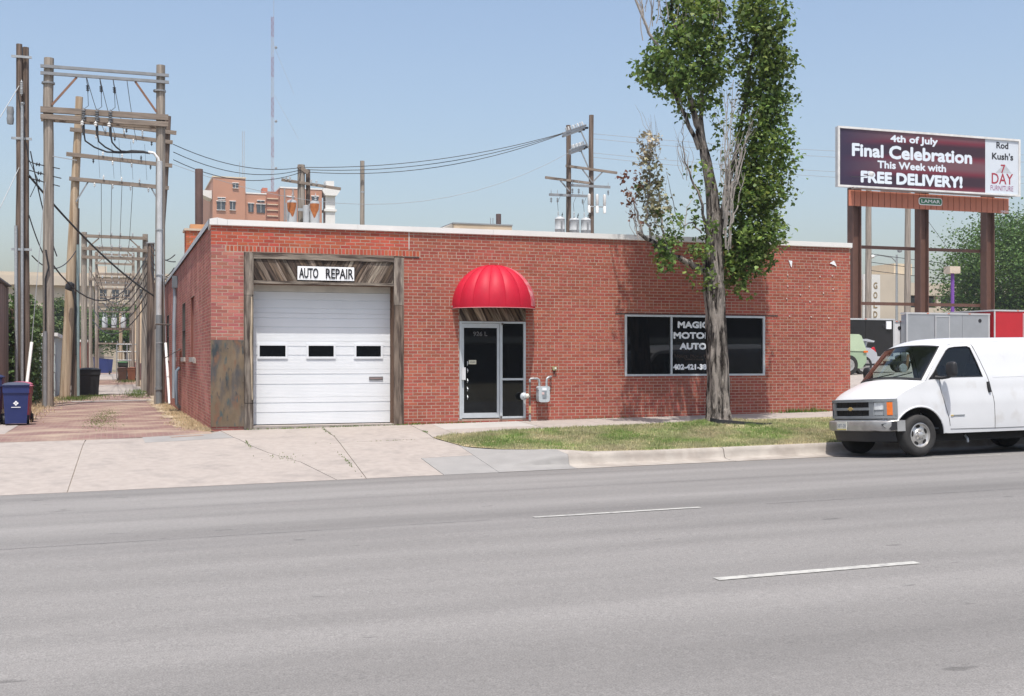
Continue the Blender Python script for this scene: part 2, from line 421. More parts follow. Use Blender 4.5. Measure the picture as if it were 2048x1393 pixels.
alley = sheet('alley', [-4.5,-2.4,-.02], [-.85,0,5,15,30,60,130], lambda x, y: ga(x, y), M['alley'], kind='structure')
vy = [-.05]+[.3+.45*k for k in range(60)]
VP = [(.05,-.05),(-.05,-.12)]+[(-(.12+.42*smooth01(y/2.5))*random.uniform(.75,1.25)-.03*random.random(), y) for y in vy[1:]]+[(.05, vy[-1])]
mb = MB(); mb.cdt(VP, [], lambda u, v: (u, v, ga(u, v)+.007), .4)
mb.build('verge', mat('straw litter', (.40,.33,.235), .95, var=.25, scale=9, bump=.5, bscale=30, spec=.1, col2=(.30,.24,.17), mixs=4), kind='structure')
sheet('verge', [-.3,.3], [27,60,130], lambda x, y: ga(x, y)+.008, M['dirt'], kind='structure')
sheet('verge', [-7,-4.505], [5.6,15,30,60,130], lambda x, y: ga(x, y)+.004, M['dirt'], kind='structure')
sheet('bin_pad', [-9,-6,-3.95], [-.45,2,5.6], lambda x, y: ga(x, y)+.008, M['concrete'], kind='structure')
sheet('concrete_band', [-3.4,-.4], [24.2,25.0], lambda x, y: ga(x, y)+.012, M['concrete_new'], kind='structure')
sheet('concrete_band', [-4.4,-.3], [35,45,56], lambda x, y: ga(x, y)+.012, M['concrete'], kind='structure')
sheet('concrete_band', [-4.2,-.3], [76,112], lambda x, y: ga(x, y)+.012, M['concrete'], kind='structure')
sheet('cross_street', [-200,-40,40,300], [131,140], lambda x, y: ga(x, y)+.012, M['concrete'], kind='structure')
LXS = [15.30+.5*i for i in range(14)] + [24,30,40,60,120]
sheet('parking_lot', LXS, [-1.76+0,-.5,.5,1.5,2.5,3.5,4.5,5.5,6.5,8,10,20,40,70], lambda x, y: lot_z(x, y)-.004, M['concrete'], kind='structure')

def slab(name, poly, m, parent, fn=gf, lift=0., step=.3):
    D = []
    for (xa, ya), (xb, yb) in zip(poly, poly[1:]+poly[:1]):
        k = max(1, int(math.hypot(xb-xa, yb-ya)/.25)); D += [(lerp(xa, xb, q/k), lerp(ya, yb, q/k)) for q in range(k)]
    poly = D
    mb = MB(); mb.cdt(poly, [], lambda u, v: (u, v, fn(u, v)+lift), step)
    n = len(poly); a = [(x, y, fn(x, y)+lift) for x, y in poly]
    mb.add(a+[(x, y, z-.09) for x, y, z in a], [(i, i+n, (i+1) % n+n, (i+1) % n) for i in range(n)])
    return mb.build(name, m, parent)
M['joint'] = mat('joint grit', (.26,.225,.19), .95, var=.2, scale=9, spec=.1)
drv = sheet('driveway', [-9+.25*i for i in range(53)]+[4.3], [-5.44]+[-5.25+.25*i for i in range(21)]+[-.03], lambda x, y: gf(x, y)-.014-(.03 if y > -.9 and x < 0 else 0), M['joint'], kind='structure')
slab('slab', [(-9,-5.44),(-2.55,-5.44),(-2.38,-.86),(-9,-.46)], M['concrete'], drv)
slab('slab', [(-2.535,-5.44),(1.55,-5.44),(1.2,-3.95),(.75,-3.0),(.5,-2.2),(.33,-1.3),(.17,-.06),(-.05,-.50),(-2.365,-.86)], M['concrete'], drv)
slab('slab', [(.185,-.03),(.345,-1.3),(.52,-2.2),(.77,-3.0),(1.22,-3.95),(1.565,-5.44),(2.04,-5.44),(2.18,-2.3),(2.25,-.03)], M['concrete'], drv)
slab('slab', [(2.265,-.03),(2.195,-2.29),(4.06,-2.21),(4.115,-.03)], M['concrete'], drv)
slab('slab', [(2.195,-2.305),(4.06,-2.225),(4.34,-2.98),(4.34,-3.95),(3.33,-4.03),(3.36,-5.44),(2.055,-5.44)], M['concrete'], drv)
slab('slab', [(3.342,-4.04),(4.34,-3.96),(4.34,-5.44),(3.372,-5.44)], M['concrete_blue'], drv, step=.2)
slab('patch', [(-1.35,-.74),(-.04,-.53),(.16,-.2),(.32,-1.32),(-1.32,-1.62)], M['concrete_blue'], drv, lift=.004)
slab('patch', [(-.85,-.86),(-.25,-.70),(-.2,-.82),(-.8,-.98)], M['alley'], drv, lift=.009)
swk = sheet('sidewalk', [4.13,5,6,8,12,20,26], [-1.72,-.03], lambda x, y: gf(x, y)-.020, M['joint'], kind='structure')
sx = [4.13,4.6,6.6,8.1,9.6,11.1,12.6,14.1,15.6,17.1,18.6,20.1,21.6,23.1,24.6,26.1]
for i, (a, b) in enumerate(zip(sx, sx[1:])):
    y1 = [-2.02,-1.93,-1.83,-1.76][min(i,3)]; y2 = [-1.93,-1.83,-1.76,-1.75][min(i,3)]
    if i == 0: P_ = [(a,-.03),(a-.05,-2.14),(b-.008,y2),(b-.008,-.03)]
    else: P_ = [(a,-.03),(a,y1),(b-.008,y2),(b-.008,-.03)]
    if i == 1:
        slab('slab', [(4.6,-.03),(4.6,-1.15),(6.587,-1.2),(6.587,-.03)], M['concrete_new'], swk)
        slab('slab', [(4.6,-1.163),(4.6,-1.93),(6.587,-1.83),(6.587,-1.213)], M['concrete'], swk)
    else: slab('slab', P_, M['concrete'], swk)

def kerb_back(X): return interp(X, [(4.345,-3.02),(4.41,-3.21),(4.93,-3.76),(5.4,-4.19),(5.87,-4.42),(6.3,-4.74),(7.4,-4.88),(40,-4.88)])
krb = sheet('kerb', [6.0,10,20,26.9], [-5.40,-5.1], lambda x, y: xs_(x)-.56, M['dirt'], kind='structure')
kx = [4.345,5.80,8.93,12.0,15.0,18.0,21.0,24.0,27.0]
for a, b in zip(kx, kx[1:]):
    mb = MB(); n = 12
    def kp(u, v, a=a, b=b):
        X = lerp(a, b-(.015 if a > 5 else .004), u); yb = kerb_back(X)
        k = v*7
        ys = [yb, -4.94, -4.975, -4.995, -5.02, -5.06, -5.25, -5.455]
        i = int(round(k)); Y = ys[i]; t = smooth01((X-4.3)/1.5)
        K = [interp(yb, LAWN)+.012, -.318, -.338, -.39, -.48, -.508, -.524, -.527][i]
        z = xs_(X) + lerp(interp(Y, APR)+.002, K, t)
        return (X, Y, z)
    mb.grid(kp, n, 7)
    # end faces down
    for U in (0, 1):
        pr = [kp(U, j/7) for j in range(8)]
        mb.add(pr+[(x, y, -.75) for x, y, z in (pr[0], pr[-1])][::-1], [tuple(range(10))])
    mb.build('kerb_segment', M['concrete_blue'] if a < 5 else M['kerb'], krb, smooth=40)

# ---- lawn: thatch sheet and blades
LP = [(4.07,-2.19),(4.41,-3.19),(4.93,-3.74),(5.4,-4.17),(5.87,-4.40),(6.3,-4.72),(7.4,-4.88),(26,-4.88),(26,-1.755),(10,-1.76),(8.1,-1.77),(6.6,-1.84),(4.6,-1.94)]
def lawn_z(X, Y):
    d = math.hypot(X-10.56, Y+1.95)
    return gf(X, Y) + .012 + .07*math.exp(-(d/.75)**2)
mb = MB(); mb.cdt(LP, [], lambda u, v: (u, v, lawn_z(u, v)), .3)
mb.build('lawn', M['lawn_soil'], kind='structure')
M['grass'] = leaf_mat('lawn grass', (.195,.28,.085), (.45,.41,.25), island=.35, hue=.015, trans=.3)
M['grass_green'] = leaf_mat('weed green', (.10,.17,.03), (.13,.18,.04), island=.3, hue=.02, trans=.3)
M['straw'] = leaf_mat('dry straw grass', (.56,.45,.29), (.46,.36,.22), island=.3, hue=.01, trans=.2)
def blades(name, pts, hts, m, label, width=.007, lean=.45, **kw):
    n = len(pts); P0 = np.asarray(pts, float); h = np.asarray(hts, float)
    az = RNG.uniform(0, 2*np.pi, n); ln = RNG.uniform(.1, lean, n)*h; a2 = RNG.uniform(0, 2*np.pi, n)
    V = np.zeros((n, 3, 3)); w = width*RNG.uniform(.7, 1.5, n)
    V[:,0] = P0; V[:,1] = P0; V[:,2] = P0
    V[:,0,0] += np.cos(az)*w; V[:,0,1] += np.sin(az)*w; V[:,1,0] -= np.cos(az)*w; V[:,1,1] -= np.sin(az)*w
    V[:,2,0] += np.cos(a2)*ln; V[:,2,1] += np.sin(a2)*ln; V[:,2,2] += h
    me = bpy.data.meshes.new(name)
    me.vertices.add(3*n); me.vertices.foreach_set('co', V.reshape(-1))
    me.loops.add(3*n); me.loops.foreach_set('vertex_index', np.arange(3*n, dtype=np.int32))
    me.polygons.add(n); me.polygons.foreach_set('loop_start', np.arange(0, 3*n, 3, dtype=np.int32))
    me.update(calc_edges=True); me.materials.append(m)
    o = link(name, me, kind='stuff'); o['label'] = label; o['category'] = 'grass'
    return o
pts = []; hts = []
while len(pts) < 120000:
    X = random.uniform(4.05, 17.5) if random.random() < .93 else random.uniform(17, 26); Y = random.uniform(-4.93, -1.7)
    if not inside((X, Y), LP): continue
    if math.hypot(X-10.85, (Y+2.5)*1.2) < .55 and random.random() < .75: continue
    pn = math.sin(X*2.1+Y*1.3)*math.sin(X*.9-Y*2.2)
    if pn > .5 and random.random() < .35: continue
    edge = (X < 5.2 or Y < -4.6 or Y > -2.0)
    pts.append((X, Y, lawn_z(X, Y)-.01)); hts.append(random.uniform(.025, .055)*(1.35 if edge and random.random() < .4 else 1))
for _ in range(420):
    cx = random.uniform(4.3,14); cy = random.uniform(-4.85,-1.85)
    if not inside((cx, cy), LP): continue
    hh = random.uniform(.05,.11)
    for _k in range(random.randint(14,45)):
        X = random.gauss(cx,.06); Y = random.gauss(cy,.05)
        if inside((X, Y), LP): pts.append((X, Y, lawn_z(X, Y)-.01)); hts.append(hh*random.uniform(.4,1))
blades('lawn_grass', pts, hts, M['grass'], 'short patchy green and straw lawn between sidewalk and kerb')
pts = []; hts = []
for _ in range(700):
    cy = random.uniform(0,1)**1.5*19; cx = -.03-abs(random.gauss(0,.20))*smooth01((cy+.4)/1.5)
    hh = random.uniform(.02,.09)
    for _k in range(random.randint(6,26)):
        X = min(-.012, random.gauss(cx,.05)); Y = random.gauss(cy,.08)
        if Y > -.1: pts.append((X, Y, ga(X, Y))); hts.append(hh*random.uniform(.3,1))
blades('dry_grass', pts, hts, M['straw'], 'dry straw-coloured grass along the foot of the brick side wall', width=.008)
pts = []; hts = []
for _ in range(5000):
    Y = random.uniform(0,1)**1.3*26+6; X = -4.5+abs(random.gauss(0,.35))*random.choice((-1,.9))
    pts.append((X, Y, ga(X, Y))); hts.append(random.uniform(.03, .13))
blades('dry_grass', pts, hts, M['straw'], 'dry grass growing along the left edge of the alley', width=.012)
pts = []; hts = []
for cx, cy, sx_, sy_, n, hh in [(-2.15,6.5,.2,2.4,1100,.022),(-2.0,11.5,.15,2.,400,.025),(-3.4,29,.5,1.6,700,.2),(-2.6,33,.5,1.,400,.12),(-.8,33.,.3,2.5,600,.15),(-.45,38,.3,1.5,500,.2),(-.9,66,.4,2,400,.25),
                                (2.21,-.8,.015,.5,40,.03),(.5,-2.2,.02,.2,40,.03),(2.0,-3.9,.02,.5,60,.03),(.95,-3.5,.15,.2,50,.03),(1.6,-.06,.35,.02,130,.05),(2.9,-.06,.3,.02,110,.05),(3.9,-.06,.2,.03,70,.05),(4.3,-.06,.2,.03,80,.06),(3.2,-2.3,.4,.012,30,.025),(4.1,-1.4,.02,.1,30,.04),
                                (13.6,-.08,.25,.03,160,.14),(14.3,-.08,.2,.03,90,.10),(14.1,-.1,.05,.03,60,.16),(5.1,-.06,.3,.02,80,.05),(8.6,-.06,.5,.02,60,.05),(10.2,-2.45,.06,.05,120,.08)]:
    for _ in range(n):
        X = random.gauss(cx, sx_); Y = random.gauss(cy, sy_)
        if cy <= 0 and cy > -.2: Y = min(Y, -.02)
        pts.append((X, Y, gf(X, Y)+(.02 if cy < -2.4 and cx > 9 else 0))); hts.append(random.uniform(.3, 1.)*hh)
blades('weeds', pts, hts, M['grass_green'], 'green weeds in the pavement joints, wall foot and alley', width=.008)
# ================================================================== the brick garage building
BW, BD, BH = 15.22, 24.0, 4.19           # width, depth, top of the brickwork
shop = thing('brick_garage', 'long low red brick auto repair garage with white coping', 'building', (0,0,0))
OPEN = [(.65,4.0,-1,3.645), (5.24,6.77,.14,2.585), (9.17,12.83,1.055,2.475)]     # x0,x1,z0,z1
def rect(x0, x1, z0, z1): return [(x0,z0),(x1,z0),(x1,z1),(x0,z1)]
mb = MB()
mb.cdt([(0,-.5),(.65,-.5),(.65,3.645),(4.0,3.645),(4.0,-.5),(BW,-.5),(BW,BH),(0,BH)], [rect(*OPEN[1]), rect(*OPEN[2])], lambda u, v: (u, 0, v))
for x0, x1, z0, z1 in OPEN[1:]:          # reveals
    d = .10
    mb.add([(x0,0,z0),(x0,d,z0),(x0,d,z1),(x0,0,z1)], [(0,1,2,3)]); mb.add([(x1,0,z0),(x1,d,z0),(x1,d,z1),(x1,0,z1)], [(3,2,1,0)])
    mb.add([(x0,0,z0),(x1,0,z0),(x1,d,z0),(x0,d,z0)], [(0,1,2,3)]); mb.add([(x0,0,z1),(x1,0,z1),(x1,d,z1),(x0,d,z1)], [(3,2,1,0)])
front = mb.build('front_wall', M['mortar'], shop)

C_H = .0692                              # one course
bricks = []                              # (x0,x1,z0,z1,kind)
def clip_add(x0, x1, z0, z1, kind):
    zc = (z0+z1)/2; segs = [(x0, x1)]
    for a, b, c, d in OPEN:
        if c-.01 < zc < d+.012:
            ns = []
            for p, q in segs:
                if q <= a or p >= b: ns.append((p, q))
                else:
                    if p < a: ns.append((p, a-.004))
                    if q > b: ns.append((b+.004, q))
            segs = ns
    for p, q in segs:
        if q-p > .035: bricks.append((p, q, z0, z1, kind))
ROW_Z = 3.652; ROW_T = 3.7815              # rowlock course over the garage door
J = .0120
n_rows = int((BH+.35)/C_H)
for i in range(n_rows):
    z1 = BH-.004-i*C_H; z0 = z1-C_H+J; zc = (z0+z1)/2
    # the newer wall
    xa = 4.12 if zc > 3.78 else (4.36 if zc > ROW_Z-.005 else 4.0)
    head = i % 7 == 0
    pit = .1016 if head else .2032
    x = xa-(0 if (i % 2) else pit*.5)
    if head: x = xa-.03
    x = xa + .006 - (pit*.5 if i % 2 and not head else 0)
    while x < BW-.02:
        p, q = max(x, xa+.004), min(x+pit-J, BW)
        kind = 'new'
        if q-p > .03:
            jx = random.uniform(-.0015,.0015)
            clip_add(p+jx, q+jx, z0+random.uniform(-.0015,.0015), z1+random.uniform(-.0015,.0015), kind)
        x += pit
    # the older wall round the garage door
    if zc > ROW_T+.01:
        x = -.106 if i % 2 else 0.
        while x < 4.10:
            p, q = max(x, -.004), min(x+.2115-J, 4.105)
            if q-p > .03: clip_add(p, q, z0+random.uniform(-.003,.003), z1+random.uniform(-.003,.003), 'old')
            x += .2115
    else:
        x = -.112 if i % 2 else 0.
        lim = .65 if zc < ROW_Z-.015 else .28
        while x < lim:
            p, q = max(x, -.004), min(x+.224-J, lim-.006)
            if q-p > .03: bricks.append((p, q, z0+random.uniform(-.003,.003), z1+random.uniform(-.003,.003), 'pier'))
            x += .224
x = .30
while x < 4.33:
    bricks.append((x, x+.0765-J, ROW_Z+.004, ROW_T-.012, 'old')); x += .0765
def brick_vf(x0, x1, z0, z1, y=-.0022):
    e = .002
    return ([(x0,.004,z0),(x1,.004,z0),(x1,.004,z1),(x0,.004,z1),(x0+e,y,z0+e),(x1-e,y,z0+e),(x1-e,y,z1-e),(x0+e,y,z1-e)],
            [(4,5,6,7),(0,1,5,4),(1,2,6,5),(2,3,7,6),(3,0,4,7)])
# the ones that show largest stand nearest, at the left corner; shared meshes per size
shown = sorted([b for b in bricks if b[2] > -.08], key=lambda b: b[0]-4*(b[1]-b[0]))
single = shown[:290]; rest = [b for b in bricks if b not in set(single)]
SH = {}
KM = {'new': 'brick_new', 'old': 'brick_old', 'pier': 'brick_pier'}
for x0, x1, z0, z1, k in single:
    key = (round(x1-x0, 2), round(z1-z0, 2), k)
    if key not in SH:
        v, f = brick_vf(-key[0]/2, key[0]/2, -key[1]/2, key[1]/2)
        me = bpy.data.meshes.new('brick'); me.from_pydata(v, [], f); me.materials.append(M[KM[k]]); SH[key] = me
    o = link('brick', SH[key], front)
    o.location = ((x0+x1)/2, random.uniform(-.0006,.0006), (z0+z1)/2)
for k in ('new', 'old', 'pier'):
    mb = MB()
    for x0, x1, z0, z1, kk in rest:
        if kk == k: mb.add(*brick_vf(x0, x1, z0, z1, -.0022+random.uniform(-.0008,.0008)))
    if mb.v: mb.build('brickwork', M[KM[k]], front, kind='stuff')
# steel lintels, seam caulk
MB().box(8.93,13.18,-.012,.06,2.480,2.502).build('lintel', mat('rusted lintel', (.06,.045,.04), .8), shop)
MB().box(4.01,4.34,-.014,.05,3.622,3.646).build('lintel', MATS['rusted lintel'], shop)
MB().box(4.108,4.124,-.010,.0,3.80,4.18).build('caulk_seam', mat('grey caulk', (.55,.53,.50), .9), shop)
# side wall
mb = MB(); sw_open = [(5.0,6.35,1.50,3.0), (8.7,10.1,1.5,3.0), (13.5,15.1,1.5,3.0), (18.2,19.8,1.5,3.0)]
mb.cdt([(0,-.6),(BD,-.6),(BD,BH),(0,BH)], [rect(*o) for o in sw_open], lambda u, v: (0, u, v))
side = mb.build('side_wall', M['mortar'], shop)
for y0, y1, z0, z1 in sw_open:
    d = .07; mb = MB()
    mb.add([(0,y0,z0),(d,y0,z0),(d,y0,z1),(0,y0,z1)], [(0,1,2,3)]); mb.add([(0,y1,z0),(d,y1,z0),(d,y1,z1),(0,y1,z1)], [(3,2,1,0)])
    mb.add([(0,y0,z0),(0,y1,z0),(d,y1,z0),(d,y0,z0)], [(0,1,2,3)]); mb.add([(0,y0,z1),(0,y1,z1),(d,y1,z1),(d,y0,z1)], [(3,2,1,0)])
    mb.build('window_reveal', mat('shade-darkened brick reveal', (.16,.06,.045), .9), side)  # brick colour darkened so the window recesses look shaded
mb = MB()
for i in range(n_rows+3):
    z1 = BH-.004-i*C_H; z0 = z1-C_H+J; zc = (z0+z1)/2; y = .212*.5 if i % 2 else .008
    while y < BD:
        q = min(y+.212-J, BD-.02)
        segs = [(y, q)]
        for a, b, c, d in sw_open:
            if c < zc < d: segs = [t for p, r in segs for t in ([(p, r)] if r <= a or p >= b else [u for u in ((p, a), (b, r)) if u[1]-u[0] > .03])]
        dx = -.0008+random.uniform(-.0004,.0004)
        for p, r in segs:
            e = .001; p += .001; zj = random.uniform(-.003,.003)
            mb.add([(.004,p,z0+zj),(.004,r,z0+zj),(.004,r,z1+zj),(.004,p,z1+zj),(dx,p+e,z0+e+zj),(dx,r-e,z0+e+zj),(dx,r-e,z1-e+zj),(dx,p+e,z1-e+zj)],
                   [(7,6,5,4),(4,5,1,0),(5,6,2,1),(6,7,3,2),(7,4,0,3)])
        y += .212
mb.build('brickwork', M['brick_side'], side, kind='stuff')
M['side_mortar'] = M['mortar']
for k, (y0, y1, z0, z1) in enumerate(sw_open):
    if k == 0:
        MB().box(.05,.08,y0,y1,z0,z1).build('bricked_up_window', M['brick_side'], shop)
    else:
        w = MB().box(.03,.05,y0+.05,y1-.05,z0+.05,z1-.05).build('window_pane', M['dark_glass'], shop)
        f = MB()
        for a in (y0, (y0+y1)/2-.025, y1-.05): f.box(-.004,.03,a+.002,a+.048,z0,z1)
        f.box(.0,.028,y0+.003,y1-.003,(z0+z1)/2-.02,(z0+z1)/2+.02)
        f.build('window_frame', mat('dark steel sash', (.06,.055,.05), .8), shop)
    MB().box(-.05,.05,y0-.06,y1+.06,z0-.12,z0-.004).build('window_sill', mat('stone sill', (.36,.34,.31), .9), shop)
MB().box(-.04,.06,5.0-.5,4.99,1.35,1.47).build('stone_block', MATS['stone sill'], shop)
mb = MB().add([(-.01,10.4,1.75),(-.45,10.4,1.5),(-.45,11.6,1.45),(-.01,11.6,1.75)], [(0,1,2,3)])
mb.add([(-.01,10.4,1.735),(-.45,10.4,1.485),(-.45,11.6,1.435),(-.01,11.6,1.735)], [(3,2,1,0)])
mb.build('metal_hood', M['rust'], shop)
ds = MB()
ds.box(-.16,-.01,12.55,12.85,3.62,3.98)
ds.build('leader_box', mat('weathered sheet metal', (.16,.18,.20), .5, metal=.4), shop)
MB().tube([(-.08,12.7,3.66),(-.08,12.7,3.2),(-.10,12.7,2.6),(-.11,12.7,.25)], .055, 10).build('downspout', mat('grey downspout', (.33,.38,.42), .5, metal=.3), shop, smooth=40)
MB().tube([(-.05,10.6,1.2),(-.14,10.6,1.1),(-.15,10.6,.6),(-.13,10.65,.15),(-.05,10.8,.05)], .05, 10).build('pipe', mat('blue-grey pipe', (.16,.20,.25), .5), shop, smooth=40)
for yy in (16.3, 17.2): MB().tube([(-.02,yy,2.6),(-.5,yy,2.62),(-.52,yy,2.45)], .018, 6).build('lamp_bracket', M['pipe_dark'], shop)
# other walls and roof
MB().box(BW-.006,BW,.02,BD,-.5,BH).build('far_side_wall', M['brick_new'], shop)
MB().box(0.02,BW-.02,BD-.02,BD,-.5,BH).build('rear_wall', M['brick_side'], shop)
MB().box(.25,BW-.25,.25,BD-.25,3.75,3.80).build('roof_deck', M['asphalt_roof'], shop)
# coping: front in folded lengths, sides
cp = MB()
xsn = [-.035,.12,.32,3.0,6.0,9.0,12.0,15.25]
for a, b in zip(xsn, xsn[1:]):
    za = BH+.10+(.035 if a < .2 and a > 0 else 0)+random.uniform(-.004,.004); zb = BH+.10+(.035 if b < .2 and b > 0 else 0)
    y0 = -.05
    cp.add([(a,y0,BH-.012),(b-.004,y0,BH-.012),(b-.004,y0-.003,zb),(a,y0-.003,za),(a,.30,za+.01),(b-.004,.30,zb+.01),(a,.30,BH-.1),(b-.004,.30,BH-.1)],
           [(0,1,2,3),(3,2,5,4),(4,5,7,6),(0,3,4,6),(1,7,5,2),(0,6,7,1)])
cp.build('coping', M['coping'], shop)
cs = MB()
cs.add([(-.05,.0,BH-.02),(-.05,BD,BH-.02),(-.05,BD,BH+.07),(-.05,.0,BH+.10),(.28,.3,BH+.10),(.28,BD,BH+.07)], [(3,2,1,0),(2,3,4,5)])
cs.add([(.28,.3,BH+.10),(.28,BD,BH+.07),(.28,BD,3.7),(.28,.3,3.7)], [(0,1,2,3)])
cs.build('coping', mat('grey metal coping', (.50,.52,.54), .5, var=.08, metal=.2), shop)
# parapet inner faces
MB().box(.3,BW-.3,.22,.27,3.7,BH+.02).build('parapet_back', M['asphalt_roof'], shop)
# chimney with steel stack
ch = MB().box(.10,.78,10.0,10.7,3.4,5.10)
chm = ch.build('chimney', M['mortar'], shop)
mb = MB()
for i in range(24):
    z0 = 3.45+i*.069
    for (ax, lo, hi, other) in (('y', .10, .78, 10.0), ('x', 10.0, 10.7, .10)):
        t = lo-(.1 if i % 2 else 0)
        while t < hi:
            p, q = max(t, lo-.004), min(t+.20, hi)
            if q-p > .03:
                if ax == 'y': mb.box(p, q-.01, other-.012, other, z0, z0+.058)
                else: mb.box(other-.012, other, p, q-.01, z0, z0+.058)
            t += .2115
mb.build('brickwork', mat('orange chimney brick', (.42,.115,.05), .9, var=.15, island=.22, hue=.01), chm, kind='stuff')
MB().box(.04,.84,9.94,10.76,5.10,5.16).build('chimney_cap', mat('buff chimney cap', (.52,.42,.32), .9), shop)
MB().box(.22,.68,10.1,10.55,5.16,5.30).build('chimney_pot', mat('clay chimney pot', (.50,.26,.13), .9), shop)
MB().lathe([(.11,5.25),(.112,6.9),(.105,6.91)], (.47,10.3,0), n=16).build('steel_stack', mat('rusted stack', (.085,.05,.042), .75, var=.2), shop, smooth=40)
MB().box(10.2,11.0,9.5,10.3,3.7,4.86).build('roof_hatch', M['brick_side'], shop)

# ---------------------------------------------------------------- garage door bay
DY = .34
bay = MB()
# jambs, soffit and floor of the recess
bay.add([(.84,0,-.2),(.84,DY+.05,-.2),(.84,DY+.05,3.0),(.84,0,3.0)], [(0,1,2,3)])
bay.add([(3.78,0,-.2),(3.78,DY+.05,-.2),(3.78,DY+.05,3.0),(3.78,0,3.0)], [(3,2,1,0)])
bay.add([(.84,0,3.0),(3.78,0,3.0),(3.78,DY+.05,3.0),(.84,DY+.05,3.0)], [(3,2,1,0)])
bay.build('door_jamb', mat('brown jamb wood', (.13,.07,.04), .9, var=.3, scale=5, stretch=(3,3,.3)), shop)
slabz = .075
MB().box(.80,3.80,-.025,.5,-.3,slabz).build('threshold', M['concrete'], shop)
for x0, x1, nm in ((.655,.84,'a'), (3.78,3.995,'b')):
    za, zb, zc = ((0.02,1.0,2.75) if nm == 'a' else (.03,.0,2.78))
    cuts = [(za,.55),(.556,2.76),(2.766,3.64)] if nm == 'a' else [(za,2.60),(2.606,3.62)]
    for a, b in cuts:
        p = MB(); n = 8; yo = random.uniform(-.004,.004)
        w0 = random.uniform(0,.006)
        p.box(x0+w0, x1-.03, -.045+yo, .2, a, b)
        p.box(x1-.026, x1-.001, -.030+yo, .22, a, b-.01)
        p.build('post', M['wood_lt'] if a > 2 or nm == 'a' else M['wood'], shop)
# split, peeling strip on the left post
MB().tube([(.80,-.05,2.72),(.80,-.06,2.2),(.785,-.062,1.8),(.80,-.058,1.3),(.805,-.06,.95),(.815,-.05,.62)], [.012,.022,.026,.02,.016,.01], 6).build('wood_splinter', mat('pale split wood', (.40,.33,.24), .9, var=.3, scale=8, stretch=(3,3,.4), bump=.5), shop)
MB().box(.845,3.775,-.04,.15,3.515,3.632).build('header_beam', M['wood_h'], shop)
MB().box(.845,3.775,-.05,.30,3.005,3.065).build('header_board', M['wood_h'], shop)
MB().box(.845,3.775,.02,.10,3.066,3.514).build('header_backing', M['black'], shop)
def planks(x0, x1, z0, z1, y, slope, w, parent, xr=None):
    """diagonal boards clipped to a rectangle; slope>0 leans right going up"""
    lo = x0-abs(slope)*(z1-z0)-w; x = lo
    while x < x1+abs(slope)*(z1-z0)+w:
        ww = w*random.uniform(.55, 1.35); q = ww-.006
        P_ = [(x, z0), (x+q, z0), (x+q+slope*(z1-z0), z1), (x+slope*(z1-z0), z1)]
        # clip to x0..x1
        for lim, keep in ((x0, 1), (x1, -1)):
            out = []
            for i in range(len(P_)):
                a, b = P_[i], P_[(i+1) % len(P_)]
                ia = (a[0]-lim)*keep >= 0; ib = (b[0]-lim)*keep >= 0
                if ia: out.append(a)
                if ia != ib:
                    t = (lim-a[0])/(b[0]-a[0]); out.append((lim, a[1]+t*(b[1]-a[1])))
            P_ = out
            if len(P_) < 3: break
        if len(P_) >= 3:
            mx = max(p[0] for p in P_)-min(p[0] for p in P_)
            if mx > .015:
                yy = y+random.uniform(-.008,.006)
                MB().prism(P_, lambda u, v: (u, yy, v), (0,.03,0)).build('plank', M[random.choice(['plank_a','plank_b','plank_c','plank_d'])+('_l' if slope < 0 else '_r')], parent)
        x += ww
for k, (c1, c2) in {'plank_a': ((.13,.095,.07),(.05,.038,.03)), 'plank_b': ((.29,.245,.195),(.13,.10,.08)), 'plank_c': ((.075,.055,.045),(.035,.028,.024)), 'plank_d': ((.19,.15,.12),(.07,.055,.045))}.items():
    for sfx, rr_ in (('_l', R(29)), ('_r', R(-29))):
        M[k+sfx] = mat('weathered '+k.replace('_', ' ')+sfx, c1, .9, var=.35, scale=8, bump=.6, bscale=25, col2=c2, mixs=7, island=.35, spec=.12, stretch=(3,3,.3), prerot=rr_)
hdr = MB().box(.85,3.77,.012,.018,3.07,3.51).build('header_panel', M['black'], shop)
planks(.85, 2.27, 3.068, 3.512, -.012, -.55, .10, hdr)
planks(2.275, 3.77, 3.068, 3.512, -.012, .55, .10, hdr)

gd = MB().box(.80,3.82,DY+.03,DY+.05,0,3.0).build('garage_door', M['door_white'], shop)
def gy(z): return z
secs = [(.09,.645),(.648,1.235),(1.238,1.825),(1.828,2.415),(2.418,2.86)]
grooves = [.33,.53,.92,1.13,1.53,1.715,2.12,2.31,2.52,2.70]
def door_profile(z0, z1):
    pr = [(z0, .004)]; g = .011
    pr.append((z0+.004, 0))
    fine = [z0+.02+i*.03 for i in range(int((z1-z0)/.03))]
    for q in grooves:
        if z0+.03 < q < z1-.03: pr += [(q-.013, 0), (q-.010, g), (q+.006, g), (q+.013, 0)]
    for q in fine:
        if all(abs(q-t) > .03 for t in grooves) and z0+.01 < q < z1-.01: pr += [(q-.004, .0), (q, .0022), (q+.004, .0)]
    pr.append((z1-.004, 0)); pr.append((z1, .004))
    return sorted(pr)
for z0, z1 in secs:
    pr = door_profile(z0, z1); mb = MB(); n = len(pr)
    ws = []
    mb.add([(.80, DY+d, z) for z, d in pr]+[(3.82, DY+d, z) for z, d in pr], [(i, i+n, i+n+1, i+1) for i in range(n-1)])
    mb.build('door_section', M['door_white'], gd)
MB().box(.80,3.82,DY-.02,DY+.02,2.865,3.0).build('door_header_strip', mat('tan door trim', (.55,.53,.49), .6), gd)
MB().box(.80,3.82,DY-.004,DY+.02,.068,.089).build('bottom_seal', M['black'], gd)
